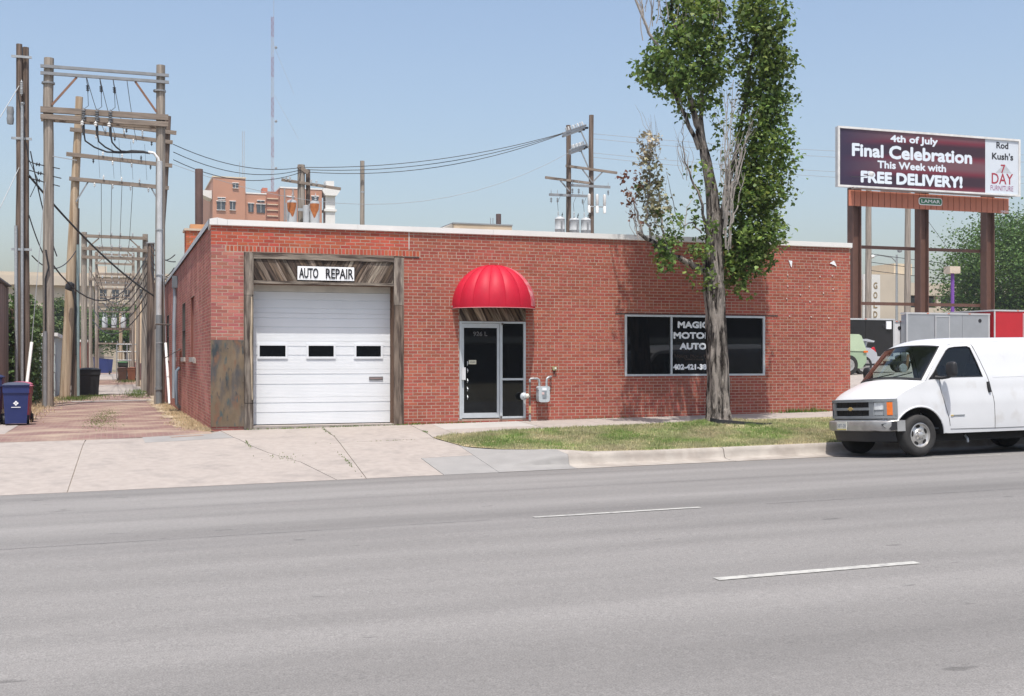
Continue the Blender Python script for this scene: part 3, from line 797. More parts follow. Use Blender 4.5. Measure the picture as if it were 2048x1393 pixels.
for x0 in (1.005, 2.02, 3.04):
    x1 = x0+.535; z0, z1 = 1.505, 1.735
    fr = MB(); t = .045
    y0, y1 = DY-.022, DY+.002
    fr.box(x0-t,x1+t,y0,y1,z0-t,z0); fr.box(x0-t,x1+t,y0,y1,z1,z1+t); fr.box(x0-t,x0,y0,y1,z0,z1); fr.box(x1,x1+t,y0,y1,z0,z1)
    f = fr.build('window_frame', M['door_white'], gd)
    MB().box(x0,x1,DY-.008,DY-.003,z0,z1).build('pane', M['dark_glass'], gd)
f = MB().box(3.32,3.62,DY-.02,DY+.0,1.005,1.075).build('mail_slot', mat('dull steel slot', (.20,.19,.19), .4, metal=.6), gd)
MB().box(3.335,3.605,DY-.026,DY-.021,1.03,1.05).build('slot_flap', mat('reddish slot flap', (.30,.22,.21), .5), gd)

# text fitted into a rectangle on a wall facing the street
def text(name, body, x0, x1, z0, z1, y, m, parent=None, bold=0., facing=None):
    """lettering fitted into a rectangle; strokes are thickened by stacking shifted copies, each a hair nearer the street"""
    cu = bpy.data.curves.new(name, 'FONT'); cu.body = body; cu.size = 1; cu.resolution_u = 3
    ob = bpy.data.objects.new(name, cu); COL.objects.link(ob)
    dg = bpy.context.evaluated_depsgraph_get()
    me0 = bpy.data.meshes.new_from_object(ob.evaluated_get(dg))
    bpy.data.objects.remove(ob); bpy.data.curves.remove(cu)
    co = np.array([v.co[:] for v in me0.vertices]); F_ = [tuple(q.vertices) for q in me0.polygons]; bpy.data.meshes.remove(me0)
    mn, mx = co.min(0), co.max(0)
    u = (co[:,0]-mn[0])/(mx[0]-mn[0]); v = (co[:,1]-mn[1])/(mx[1]-mn[1])
    H = abs(z1-z0); r = bold*H; ring = [(0,0)]
    if bold > 0: ring += [(math.cos(k*math.pi/4), math.sin(k*math.pi/4)) for k in range(8)]
    mb = MB()
    for k, (dx, dz) in enumerate(ring):
        if facing is None:
            mb.add([(x0+r+a_*(x1-x0-2*r)+dx*r, y-.00025*k, z0+r+b_*(z1-z0-2*r)+dz*r) for a_, b_ in zip(u, v)], F_)
        else: mb.add([tuple(facing(a_, b_)) for a_, b_ in zip(u, v)], F_)
        if facing is not None: break
    return mb.build(name, m, parent)
sg = thing('sign', 'white AUTO REPAIR sign on the boards over the garage door', 'sign', (2.33,-.04,3.09))
MB().grid(lambda u, v: (1.735+u*1.185, -.050-.006*math.sin(u*9)*math.sin(v*3.14), 3.095+v*.285), 24, 4).build('sign_board', M['sign_white'], sg, smooth=60)
MB().box(1.735,2.92,-.042,-.030,3.095,3.38).build('sign_backing', M['wood'], sg)
text('lettering', 'AUTO', 1.765, 2.165, 3.135, 3.345, -.0595, M['sign_black'], sg, bold=.022)
text('lettering', 'REPAIR', 2.32, 2.90, 3.135, 3.345, -.0595, M['sign_black'], sg, bold=.022)
sp = thing('steel_plate', 'rusty steel sheet fixed over the lower corner brickwork', 'plate', (.33,-.02,.1))
MB().grid(lambda u, v: (-.012+u*.665, -.024-.008*math.sin(u*3.14)*math.sin(v*2.5), .075+v*1.765), 6, 12).build('sheet', M['rust'], sp, smooth=60)
MB().box(-.012,.653,-.014,-.009,.075,1.84).build('sheet_back', M['rust'], sp)
for x, z in ((.33,1.68),(.02,.8),(.34,.98),(.61,.5),(.33,.22),(.63,1.0)):
    MB().lathe([(.012,0),(.010,.008),(.0,.010)], (x,-.03,z), (0,-1,0), 8).build('bolt', M['pipe_dark'], sp)

# ---------------------------------------------------------------- entrance
ent = MB().box(5.24,6.77,.07,.09,.14,2.28).build('entrance', M['dark_glass'], shop)
def frame(parts, name, m, parent, y0, y1):
    mb = MB()
    for x0, x1, z0, z1 in parts: mb.box(x0, x1, y0, y1, z0, z1)
    return mb.build(name, m, parent)
frame([(5.243,5.293,.145,2.275),(6.717,6.767,.145,2.275),(6.165,6.225,.145,2.275),(5.294,6.164,2.235,2.275),(6.226,6.716,2.235,2.275),(6.226,6.716,.145,.19),(6.226,6.716,.985,1.03)], 'door_frame', M['alu'], ent, -.012, .068)
dl = frame([(5.299,5.345,.165,2.228),(6.105,6.159,.165,2.228),(5.346,6.104,2.135,2.228),(5.346,6.104,.165,.275)], 'door_leaf', M['alu'], ent, .006, .05)
MB().box(5.346,6.104,.026,.034,.275,2.135).build('door_glass', M['dark_glass'], ent)
MB().box(6.226,6.716,.026,.034,.19,.985).build('pane', M['dark_glass'], ent)
MB().box(6.226,6.716,.026,.034,1.03,2.235).build('pane', M['dark_glass'], ent)
MB().box(5.285,5.365,-.06,-.012,1.0,1.27).build('lock_guard', mat('bright steel guard', (.66,.66,.66), .4, metal=.3), ent)
for z in (1.36,1.2,.98,.8,.62):
    MB().tube([(5.42,.0,z+.045),(5.425,-.02,z),(5.42,.0,z-.05)], [.008,.017,.006], 6).build('pull_handle', M['galv'], ent)
MB().box(5.46,5.63,.018,.024,1.34,1.43).build('hours_card', mat('buff card', (.55,.53,.42), .7), ent)
text('card_print', 'HOURS', 5.485, 5.605, 1.372, 1.398, .0165, M['sign_black'], ent, bold=.01)
text('street_number', '926 L', 5.56, 5.885, 1.955, 2.055, .0235, mat('grey number decals', (.10,.10,.10), .6), ent, bold=.03)
MB().tube([(6.22,-.02,2.20),(6.22,-.03,2.24)], .02, 8).build('pivot', M['pipe_dark'], ent)
MB().tube([(6.19,-.02,.16),(6.19,-.03,.2)], .02, 8).build('pivot', M['pipe_dark'], ent)
tp = MB().box(5.245,6.765,.03,.06,2.285,2.58).build('transom_panel', M['black'], shop)
planks(5.245, 6.765, 2.286, 2.58, -.002, -.48, .085, tp)

# awning: a ribbed dome of vinyl panels
aw = MB().tube([(5.07,-.01,2.575),(5.07,-.03,2.6)], .01, 6).build('awning', M['galv'], shop)
AC, AR, AD, AH, AZ = 6.01, .93, .88, .915, 2.60
def dome(phi, th, puff=0.):
    k = 1+puff
    return (AC-AR*math.cos(phi)*math.cos(th)*k, -AD*math.sin(phi)*math.cos(th)*k-.004, AZ+AH*math.sin(th)*k)
NP = 8
for i in range(NP):
    a0 = math.pi*i/NP; a1 = math.pi*(i+1)/NP
    def pf(u, v):
        ph = lerp(a0, a1, u); th = v*math.pi/2*.995
        return dome(ph, th, .032*(math.sin(u*math.pi)**.8)*math.sin(min(1,v*1.1)*math.pi*.9+.25)-.006)
    MB().grid(pf, 8, 16).build('awning_panel', M['awning_faded'] if i >= 6 else M['awning'], aw, smooth=50)
    MB().tube([dome(a0, v*math.pi/2*.99, .0) for v in [k/12 for k in range(13)]], .007, 5).build('awning_rib', M['awning'], aw, smooth=60)
def vf(u, v):
    x, y, z = dome(math.pi*u, 0, .0); return (x, y-.002, AZ-.045+v*.05)
MB().grid(vf, 36, 1).build('valance', M['awning'], aw, smooth=60)
MB().tube([(lambda p: (p[0], p[1], AZ-.048))(dome(math.pi*k/36, 0)) for k in range(37)], .007, 5).build('valance_edge', mat('pale awning edge', (.62,.30,.32), .6), aw, smooth=60)

# shop window
sw = MB().box(9.17,12.83,.085,.095,1.055,2.475).build('shop_window', M['dark_glass'], shop)
frame([(9.173,9.225,1.06,2.47),(12.775,12.827,1.06,2.47),(10.335,10.38,1.06,2.47),(11.56,11.605,1.06,2.47),(9.226,10.334,2.425,2.47),(10.381,11.559,2.425,2.47),(11.606,12.774,2.425,2.47),(9.226,10.334,1.06,1.105),(10.381,11.559,1.06,1.105),(11.606,12.774,1.06,1.105)], 'window_frame', M['alu'], sw, -.01, .06)
for a, b in ((9.226,10.334),(10.381,11.559),(11.606,12.774)):
    MB().box(a,b,.028,.036,1.105,2.425).build('pane', M['dark_glass'], sw)
for body, x0, x1, z0, z1 in (('MAGIC', 10.53, 11.34, 2.17, 2.33), ('MOTOR', 10.42, 11.40, 1.92, 2.08), ('AUTO', 10.58, 11.28, 1.67, 1.83), ('402-421-387', 10.41, 11.38, 1.20, 1.335)):
    text('lettering', body, x0, x1, z0, z1, .0255, M['lettering'], sw, bold=.075)
text('hours_print', 'Hours: Mon - Fri 8', 10.45, 11.45, 1.485, 1.56, .0255, mat('brown hours print', (.045,.03,.022), .7), sw, bold=.01)
text('hours_print', 'Saturday 9', 10.70, 11.30, 1.405, 1.475, .0255, MATS['brown hours print'], sw, bold=.01)

# gas meter, regulator, small wall box, paper scraps
gm = thing('gas_meter', 'grey gas meter with bent pipes right of the entrance', 'meter', (7.10,-.15,.1))
def rbox(x0, x1, y0, y1, z0, z1, r, n=5):
    pts = []
    for cx, cz, a0 in ((x1-r, z1-r, 0), (x0+r, z1-r, 90), (x0+r, z0+r, 180), (x1-r, z0+r, 270)):
        for k in range(n+1): t = R(a0+90*k/n); pts.append((cx+r*math.cos(t), cz+r*math.sin(t)))
    return MB().prism(pts, lambda u, v: (u, y0, v), (0, y1-y0, 0))
rbox(6.985,7.245,-.26,-.09,.50,.79,.06).build('meter_body', M['meter'], gm, smooth=40)
rbox(6.975,7.255,-.25,-.10,.76,.85,.035).build('meter_head', M['meter'], gm, smooth=40)
MB().box(7.065,7.165,-.272,-.262,.76,.82).build('dial', M['lettering'], gm)
MB().box(7.07,7.165,-.268,-.2605,.585,.74).build('meter_cover', mat('dark meter plate', (.22,.25,.27), .5), gm)
MB().box(7.055,7.11,-.271,-.2685,.67,.725).build('tag', mat('pinkish tag', (.60,.45,.44), .6), gm)
MB().tube([(7.03,-.17,.83),(7.03,-.17,.95),(7.02,-.17,1.00),(6.98,-.17,1.02),(6.90,-.17,1.02)], .026, 10).build('inlet_pipe', M['galv'], gm, smooth=40)
MB().tube([(6.90,-.17,1.02),(6.83,-.17,1.02),(6.81,-.17,1.0),(6.81,-.17,.94)], .024, 10).build('elbow', M['galv'], gm, smooth=40)
MB().tube([(6.81,-.17,.95),(6.81,-.17,.06)], .017, 8).build('riser', M['pipe_dark'], gm, smooth=40)
MB().tube([(6.81,-.17,.42),(6.81,-.17,.26)], .026, 8).build('valve', mat('brass valve', (.45,.33,.18), .5), gm, smooth=40)
MB().tube([(6.81,-.17,.22),(6.81,-.17,.10)], .027, 8).build('fitting', M['galv'], gm, smooth=40)
MB().tube([(7.20,-.17,.83),(7.20,-.17,.95),(7.21,-.165,1.02),(7.26,-.15,1.05),(7.33,-.10,1.06),(7.36,-.0,1.06)], .026, 10).build('outlet_pipe', M['galv'], gm, smooth=40)
MB().lathe([(.075,0),(.085,.02),(.085,.05),(.05,.07),(.03,.11),(.0,.115)], (6.68,-.10,.63), (0,-1,0), 18).build('regulator', M['meter'], gm, smooth=40)
MB().lathe([(.045,0),(.055,.03),(.02,.06),(.0,.06)], (6.73,-.18,.64), (.55,-1,.1), 14).build('regulator_cap', mat('cream regulator', (.58,.57,.50), .5), gm, smooth=40)
MB().tube([(6.74,-.16,.63),(6.81,-.17,.63)], .016, 8).build('regulator_pipe', M['galv'], gm, smooth=40)
wb = thing('wall_box', 'small olive junction box on the brick above the gas meter', 'box', (7.44,-.01,1.2))
rbox(7.395,7.49,-.06,.0,1.20,1.29,.02).build('box_body', mat('olive box', (.33,.31,.17), .6), wb, smooth=40)
MB().lathe([(.02,0),(.02,.01),(0,.012)], (7.455,-.06,1.245), (0,-1,0), 10).build('box_lens', M['porc_white'], wb)
MB().tube([(7.44,-.02,1.20),(7.44,-.02,1.12)], .008, 6).build('box_wire', M['wire'], wb)
s1 = MB().prism([(13.47,3.82),(13.57,3.81),(13.555,3.66),(13.545,3.655)], lambda u, v: (u,-.02,v), (0,.008,0)).build('sign_scrap', M['lettering'])
tag(s1, 'torn white scrap on the upper brick wall, nearer the tree', 'scrap')
s2 = MB().prism([(14.62,3.78),(14.74,3.85),(14.79,3.77),(14.82,3.71),(14.74,3.745)], lambda u, v: (u,-.02,v), (0,.008,0)).build('sign_scrap', M['lettering'])
tag(s2, 'torn white scrap on the upper brick wall, nearer the billboard', 'scrap')
for k, (x, z) in enumerate([(13.45,3.47),(14.05,3.20),(13.8,3.0),(14.07,2.84),(13.5,2.48),(14.72,3.15),(14.1,2.47),(14.6,2.45),(14.35,3.45),(14.45,3.05),(14.7,3.48),(13.42,2.9),(13.45,3.2)]):
    o = MB().lathe([(.022,0),(.018,.006),(0,.007)], (x,-.012,z), (0,-1,0), 7).build('glue_spot', mat('old adhesive', (.52,.40,.36), .8))
    tag(o, 'pale blob of old adhesive on the brickwork right of the window', 'adhesive', 'adhesive blobs left on the upper right brickwork')
# ================================================================== the white van
M['van_white'] = mat('white van paint', (.60,.61,.62), .35, var=.03, scale=1.5, col2=(.50,.49,.475), mixs=2.6, mixc=(.60,.78), spec=.5, coat=.3)
M['van_grey'] = mat('grey grille plastic', (.20,.215,.225), .55, var=.06, scale=6)
M['van_black'] = mat('black trim', (.02,.02,.022), .55, var=.1, scale=8)
M['bumper'] = mat('scuffed silver bumper', (.44,.44,.43), .36, var=.15, scale=4, metal=.55, col2=(.36,.35,.34), mixs=3)
M['tyre'] = mat('tyre rubber', (.030,.029,.028), .8, var=.25, scale=8)
M['rim'] = mat('steel wheel', (.50,.49,.47), .38, var=.15, scale=14, metal=.7)
M['lens'] = mat('headlamp lens', (.62,.64,.64), .12, var=.15, scale=20, spec=.6)
M['amber'] = mat('amber lens', (.72,.16,.02), .25, var=.1, scale=20, spec=.6)
M['van_glass'] = pane_mat('van glass', (.74,.82,.79), .8)
M['van_glass_dark'] = pane_mat('tinted side glass', (.58,.66,.66), .6)
M['cabin'] = mat('dark cabin trim', (.045,.05,.055), .8)
M['gold'] = mat('gold emblem', (.62,.47,.20), .35, metal=.5, var=.1)
M['chassis'] = mat('underbody', (.015,.014,.013), .9)
VX, VY = 10.95, -6.03
van = thing('van', 'white cargo van with grey grille parked at the kerb', 'van', (VX, VY, -.335), rot=(R(-2.9), R(-.72), 0))
def wtop(x): return .80+.155*smooth01((2.05-x)/1.25)*1.0 if x < 2.05 else .80
def vw(x, z):
    w = interp(z, [(.30,.965),(.42,.985),(.62,1.0),(1.02,1.0),(1.08,.985),(1.34,.972),(1.95,.855),(2.02,.82),(2.07,.775)])
    if x < 1.05: w -= .085*((1.05-x)/.67)**2
    if x > 5.3: w -= .05*((x-5.3)/.4)**2
    return w
def zt(x):
    if x <= 1.0: return lerp(1.045, 1.345, max(0,(x-.38)/.62)**.8)
    return interp(x, [(1.0,1.345),(1.25,1.66),(1.5,1.965),(1.62,2.02),(1.8,2.05),(2.3,2.068),(5.4,2.068),(5.6,2.03)])
def arch(cx, r, a0, a1, n=14): return [(cx+r*math.cos(R(a0+(a1-a0)*k/n)), .37+r*math.sin(R(a0+(a1-a0)*k/n))) for k in range(n+1)]
top = [(x, zt(x)) for x in [.385,.45,.55,.65,.75,.85,.93,1.0,1.12,1.25,1.38,1.5,1.56,1.62,1.7,1.8,2.0,2.3,2.8,3.5,4.4,5.4,5.55,5.6]]
outer = top + [(5.66,1.5),(5.69,.8),(5.68,.44),(4.86,.40)] + arch(4.34,.50,2,178) + [(3.8,.385),(2.6,.385),(1.45,.385)] + arch(.83,.505,3,165) + [(.40,.60)]
win_r = [(1.13,1.40),(1.35,1.66),(1.55,1.88),(1.62,1.925),(1.75,1.945),(2.03,1.955),(2.09,1.93),(2.19,1.65),(2.265,1.40)]
for sgn, nm in ((-1, 'near'), (1, 'far')):
    mb = MB(); mb.cdt(outer, [win_r], lambda u, v: (u, sgn*vw(u, v), v), .11)
    if sgn > 0: mb.f = [tuple(reversed(f)) for f in mb.f]
    mb.build('side_panel', M['van_white'], van, smooth=30)
    g = MB(); g.cdt(win_r, [], lambda u, v: (u, sgn*(vw(u, v)-.012), v), .2)
    g.build('side_window', M['van_glass_dark'], van, smooth=30)
    # window rubber
    MB().tube([(x, sgn*(vw(x, z)-.002), z) for x, z in win_r+win_r[:1]], .011, 5, caps=False).build('window_seal', M['van_black'], van)
    # wheel arch inner
    for cx, r in ((.83,.50),(4.34,.495)):
        A_ = arch(cx, r, 0, 180); mb = MB(); n = len(A_)
        mb.add([(x, sgn*(vw(x, z)-.004), z) for x, z in A_]+[(x, sgn*.62, z) for x, z in A_], [(i, i+1, i+1+n, i+n) for i in range(n-1)])
        mb.build('wheel_well', M['chassis'], van, smooth=60)
        lip = MB().tube([(x, sgn*(vw(x, z)+.006), z) for x, z in arch(cx, r+.012, 2, 170 if cx < 2 else 178, 18)], .016, 6)
        lip.build('arch_lip', M['van_white'], van, smooth=50)
    # door seams, drip rail, body crease
    def seam(L_, r=.006, m=None, nm_='panel_gap'):
        pts = []
        for (a, b), (c, d) in zip(L_, L_[1:]):
            for k in range(5): pts.append((lerp(a, c, k/5), lerp(b, d, k/5)))
        pts.append(L_[-1])
        MB().tube([(x, sgn*(vw(x, z)+.0005), z) for x, z in pts], r, 4).build(nm_, m or mat('shadow gap', (.09,.09,.09), .9), van)
    seam([(1.30,1.36),(1.30,1.2),(1.36,.95),(1.45,.66),(1.47,.52)]); seam([(2.14,2.0),(2.26,1.7),(2.36,1.42),(2.44,1.1),(2.47,.9),(2.47,.44)]); seam([(1.48,.46),(2.47,.45),(5.6,.45)])
    seam([(3.55,1.98),(3.58,1.2),(3.58,.46)]); seam([(2.49,1.38),(3.6,1.385),(5.5,1.385)], .0035, M['van_white'], 'crease')
    MB().tube([(x, sgn*(vw(x, zt(x))+.012), zt(x)-.02) for x in [1.6,1.8,2.2,3,4,5,5.5]], .010, 6).build('drip_rail', M['van_white'], van)
    # handle
    h = MB(); h.tube([(2.36,sgn*(vw(2.36,1.30)+.008),1.30),(2.37,sgn*(vw(2.37,1.2)+.012),1.2),(2.385,sgn*(vw(2.38,1.1)+.008),1.105)], [.028,.034,.028], 8)
    h.build('door_handle', M['van_black'], van, smooth=40)
    # badge
    b = MB(); b.tube([(1.53,sgn*(vw(1.5,.70)+.002),.705),(1.79,sgn*(vw(1.75,.70)+.002),.705)], .013, 4); b.build('badge', M['van_grey'], van)
    MB().tube([(1.49,sgn*(vw(1.5,.70)+.003),.703),(1.54,sgn*(vw(1.5,.70)+.003),.703)], .016, 4).build('badge', M['gold'], van)
    # mirror
    mx = 1.37
    q = MB()
    rb = []
    yy = sgn*1.0
    n = 10
    for k in range(n): t = 2*math.pi*k/n
    q.grid(lambda u, v: (mx+.065*math.sin(v*math.pi)*math.cos(u*2*math.pi)*(1.0), sgn*(1.22+.115*math.copysign(abs(math.cos(v*math.pi))**.45, -math.cos(v*math.pi))), 1.535+.135*math.copysign(abs(math.sin(u*2*math.pi))**.6, math.sin(u*2*math.pi))*abs(math.sin(v*math.pi))**.35), 20, 12)
    q.build('mirror_head', M['van_black'], van, smooth=50)
    MB().tube([(1.22,sgn*.955,1.40),(1.30,sgn*1.04,1.385),(1.36,sgn*1.15,1.40),(1.37,sgn*1.22,1.43)], [.035,.03,.03,.03], 8).build('mirror_arm', M['van_black'], van, smooth=50)
    tri = MB().add([(1.06,sgn*(vw(1.1,1.36)+.004),1.365),(1.28,sgn*(vw(1.28,1.37)+.004),1.375),(1.28,sgn*(vw(1.28,1.58)+.004),1.575)], [(0,1,2),(2,1,0)])
    tri.build('mirror_sail', M['van_black'], van)

def xn(y): return .12+.265*min(1.,abs(y)/.93)**4
def edge_w(x): return vw(x, zt(x))
def hood(u, v):        # u 0 nose ..1 cowl ; v across
    t = v*2-1; xe = lerp(.385, .985, u); w = edge_w(xe)*t
    x = lerp(xn(t*.93), .76+.225*t*t, u)
    z = zt(xe) + .05*(1-t*t)*(.4+.6*u) - .035*(1-u)**6
    return (x, w, z)
MB().grid(hood, 16, 24).build('hood', M['van_white'], van, smooth=40)
def scr(u, v, lo=-1., hi=1.):
    t = lerp(lo, hi, v); xe = lerp(.985, 1.5, u); w = edge_w(xe)*t
    x = lerp(.76+.225*t*t, 1.33+.17*t*t, u)
    z = lerp(1.343, 1.965, u) + .055*(1-t*t) + .03*math.sin(u*math.pi)*(1-t*t)
    return (x, w, z)
MB().grid(lambda u, v: scr(.05+.93*u, v, -.925, .925), 8, 20).build('windshield', M['van_glass'], van, smooth=40)
for lo, hi in ((-1,-.925),(.925,1)): MB().grid(lambda u, v: scr(u, v, lo, hi), 8, 2).build('a_pillar', M['van_white'], van, smooth=40)
MB().grid(lambda u, v: (lambda p: (p[0]-.006, p[1], p[2]+.004))(scr(.005+.05*u, v, -.93, .93)), 1, 20).build('cowl', M['van_black'], van)
MB().grid(lambda u, v: (lambda p: (p[0]-.003, p[1], p[2]+.004))(scr(.965+.033*u, v, -.93, .93)), 1, 20).build('windshield_header', M['van_black'], van)
for lo in (-.935, .905): MB().grid(lambda u, v: (lambda p: (p[0]-.004, p[1], p[2]+.003))(scr(u, v, lo, lo+.03)), 6, 1).build('windshield_seal', M['van_black'], van)
def roof(u, v):
    t = v*2-1; xe = lerp(1.5, 5.6, u**1.25); w = edge_w(xe)*t
    x = lerp(1.33+.17*t*t, 5.6, u**1.25)
    z = zt(xe) + (.055+.035*smooth01(u*6))*(1-abs(t)**2.6)
    return (x, w, z)
MB().grid(roof, 30, 20).build('roof', M['van_white'], van, smooth=40)
MB().grid(lambda u, v: (lerp(5.6,5.69,math.sin(u*1.57)), (v*2-1)*lerp(.78,.95,u), lerp(2.1,.44,u)), 6, 8).build('rear_doors', M['van_white'], van, smooth=40)
# nose panel under the hood and inner dark behind the grille
def nose(u, v):
    t = v*2-1; y = t*edge_w(.385); return (xn(t*.93)+.012*u+.018*math.sin(u*3.1), y, lerp(1.04,.60,u))
MB().grid(nose, 6, 24).build('nose_panel', M['van_white'], van, smooth=40)
def cbox(y0, y1, z0, z1, proud, n=8, name=None, m=None, th=.05, parent=van, roundz=0):
    """curved slab following the nose in plan"""
    mb = MB(); vs = []; m_ = n+1
    for dx in (-proud, -proud+th):
        for z in (z0, z1):
            for k in range(m_):
                y = lerp(y0, y1, k/n); sc = min(1., abs(y)/.93)
                vs.append((xn(y)+dx, y, z))
    f = []
    for k in range(n):
        f += [(k, m_+k, m_+k+1, k+1), (2*m_+k, 2*m_+k+1, 3*m_+k+1, 3*m_+k), (k, k+1, 2*m_+k+1, 2*m_+k), (m_+k, 3*m_+k, 3*m_+k+1, m_+k+1)]
    f += [(0, 2*m_, 3*m_, m_), (n, m_+n, 3*m_+n, 2*m_+n)]
    mb.add(vs, f); return mb.build(name, m, parent, smooth=40)
cbox(-.50,.50,.735,.985,.008,8,'grille_void',M['chassis'],.03)
cbox(-.925,.925,.985,1.035,.045,24,'grille_surround',M['van_grey'],.07)
cbox(-.925,.925,.685,.735,.045,24,'grille_surround',M['van_grey'],.07)
cbox(-.52,.52,.838,.888,.05,12,'grille_bar',M['van_grey'],.06)
for s_ in (-1, 1):
    a, b = sorted((s_*.50, s_*.60)); cbox(a,b,.736,.984,.036,3,'grille_post',M['van_grey'],.05)
    a, b = sorted((s_*.785, s_*.83)); cbox(a,b,.736,.984,.04,3,'grille_post',M['van_grey'],.05)
    a, b = sorted((s_*.905, s_*.932)); cbox(a,b,.736,.984,.042,3,'grille_post',M['van_grey'],.06)
    a, b = sorted((s_*.603, s_*.783)); cbox(a,b,.845,.975,.02,4,'headlight',M['lens'],.04)
    cbox(a,b,.745,.835,.015,4,'fog_lamp',mat('lower lamp lens', (.30,.32,.33), .2, spec=.6),.04)
    cbox(a,b,.836,.844,.024,4,'lamp_divider',M['van_grey'],.04)
    a, b = sorted((s_*.832, s_*.904)); cbox(a,b,.745,.975,.044,4,'marker_lamp',M['amber'],.05)
for z in (.765,.79,.815,.915,.94,.962): cbox(-.50,.50,z-.004,z+.004,.022,10,'grille_slat',M['van_black'],.02)
for y in (-.3,-.15,0,.15,.3): cbox(y-.004,y+.004,.737,.983,.018,1,'grille_slat',M['van_black'],.015)
em = [(-.075,-.012),(-.035,-.012),(-.03,-.032),(.032,-.032),(.03,-.012),(.075,-.012),(.068,.014),(.034,.014),(.03,.034),(-.032,.034),(-.03,.014),(-.07,.014)]
MB().prism(em, lambda u, v: (.12-.058, u*-1.1, .864+v), (.012,0,0)).build('emblem', M['gold'], van)
cbox(-.80,.80,.625,.665,.012,16,'valance_strip',M['van_white'],.04)
cbox(-.72,.72,.668,.684,.0,16,'shadow_slot',M['chassis'],.02)
def bump(u, v):
    t = v*2-1; y = t*.985
    x = xn(t*.93)-.085+.10*max(0,abs(t)-.9)/.1*.6
    pz = [(.455,.05),(.47,.0),(.55,-.012),(.625,-.004),(.645,.02),(.65,.12)]
    k = u*5; i = min(4,int(k)); f = k-i
    z = lerp(pz[i][0], pz[i+1][0], f); dx = lerp(pz[i][1], pz[i+1][1], f)
    return (x+dx, y, z+.006*math.sin(t*17)*(t < -.5))
MB().grid(bump, 10, 40).build('bumper', M['bumper'], van, smooth=35)
for s_ in (-1, 1):
    MB().grid(lambda u, v: (lerp(.34,.50,u), s_*lerp(.985,1.0,u), lerp(.455,.648,v)), 2, 2).build('bumper_end', M['bumper'], van, smooth=35)
MB().prism([(-.985,.48),(-.93,.475),(-.84,.53),(-.80,.58),(-.86,.60),(-.96,.64),(-.985,.64)], lambda u, v: (xn(u*.944)-.105+.06*max(0,abs(u/.985)-.9)/.1, u, v), (.012,0,0)).build('bumper_scuff', M['van_black'], van)
pl = MB().box(.008,.020,.06,.36,.475,.635)
pl = pl.build('number_plate', mat('plate cream', (.62,.62,.56), .5, var=.05), van)
text('plate_print', '58T-20', 0,1,0,1,0, mat('plate ink', (.16,.20,.26), .6), van, bold=.01, facing=lambda a, b: (.0065, .34-.26*a, .525+.065*b))
MB().box(.0062,.0079,.065,.355,.48,.502).build('plate_band', mat('plate yellow band', (.62,.52,.16), .5), van)
def dam(u, v):
    t = v*2-1; return (xn(t*.93)-.04+.05*u, t*.90, lerp(.46,.27,u))
MB().grid(dam, 2, 20).build('air_dam', M['van_black'], van, smooth=40)
MB().box(.5,5.4,-.80,.80,.24,.42).build('underbody', M['chassis'], van)
MB().box(.25,1.0,-.78,.78,.42,1.0).build('engine_bay', M['chassis'], van)
MB().tube([(1.95,-.80,.33),(1.95,-.86,.27),(1.95,-.87,.20)], .022, 8).build('tow_bracket', M['galv'], van)
# wheels
def wheel(x, y, s_, steer=0.):
    c = Vector((x, y, .37)); ax = Vector((math.sin(steer), s_*math.cos(steer), 0)) if s_ < 0 else Vector((-math.sin(steer), math.cos(steer), 0))
    t = MB().lathe([(.20,-.12),(.30,-.125),(.352,-.11),(.370,-.08),(.372,0),(.370,.08),(.352,.108),(.31,.122),(.235,.118),(.215,.10),(.2,.0)], c, ax, 40)
    t = t.build('tyre', M['tyre'], van, smooth=40)
    r = MB().lathe([(.225,.02),(.222,.108),(.21,.112),(.20,.085),(.17,.070),(.115,.082),(.10,.10),(.0,.10)], c, ax, 36).build('rim', M['rim'], van, smooth=35)
    a = ax.orthogonal().normalized(); b = ax.cross(a)
    for k in range(5):
        h = MB()
        w = 2*math.pi*k/5+.3
        p = c+ax*.0845+(a*math.cos(w)+b*math.sin(w))*.158
        tang = (-a*math.sin(w)+b*math.cos(w)); rad = (a*math.cos(w)+b*math.sin(w))
        n = 12
        h.add([tuple(p+ax*(-.008 if abs(math.sin(2*math.pi*q/n)) < .3 else -.006)+tang*.052*math.cos(2*math.pi*q/n)+rad*.030*math.sin(2*math.pi*q/n)) for q in range(n)], [tuple(range(n))])
        h.build('rim_slot', M['chassis'], van)
    hb = MB().lathe([(.062,.095),(.058,.125),(.035,.135),(0,.136)], c, ax, 16).build('hub', M['rim'], van, smooth=40)
    bl = MB()
    for k in range(8):
        w = 2*math.pi*k/8; bl.lathe([(.013,.098),(.011,.118),(0,.119)], c+(a*math.cos(w)+b*math.sin(w))*.083, ax, 6)
    bl.build('lug_nuts', M['rim'], van)
for x, st in ((.83,R(4)), (4.34,0)):
    for s_ in (-1, 1): wheel(x, s_*.86, s_, st)
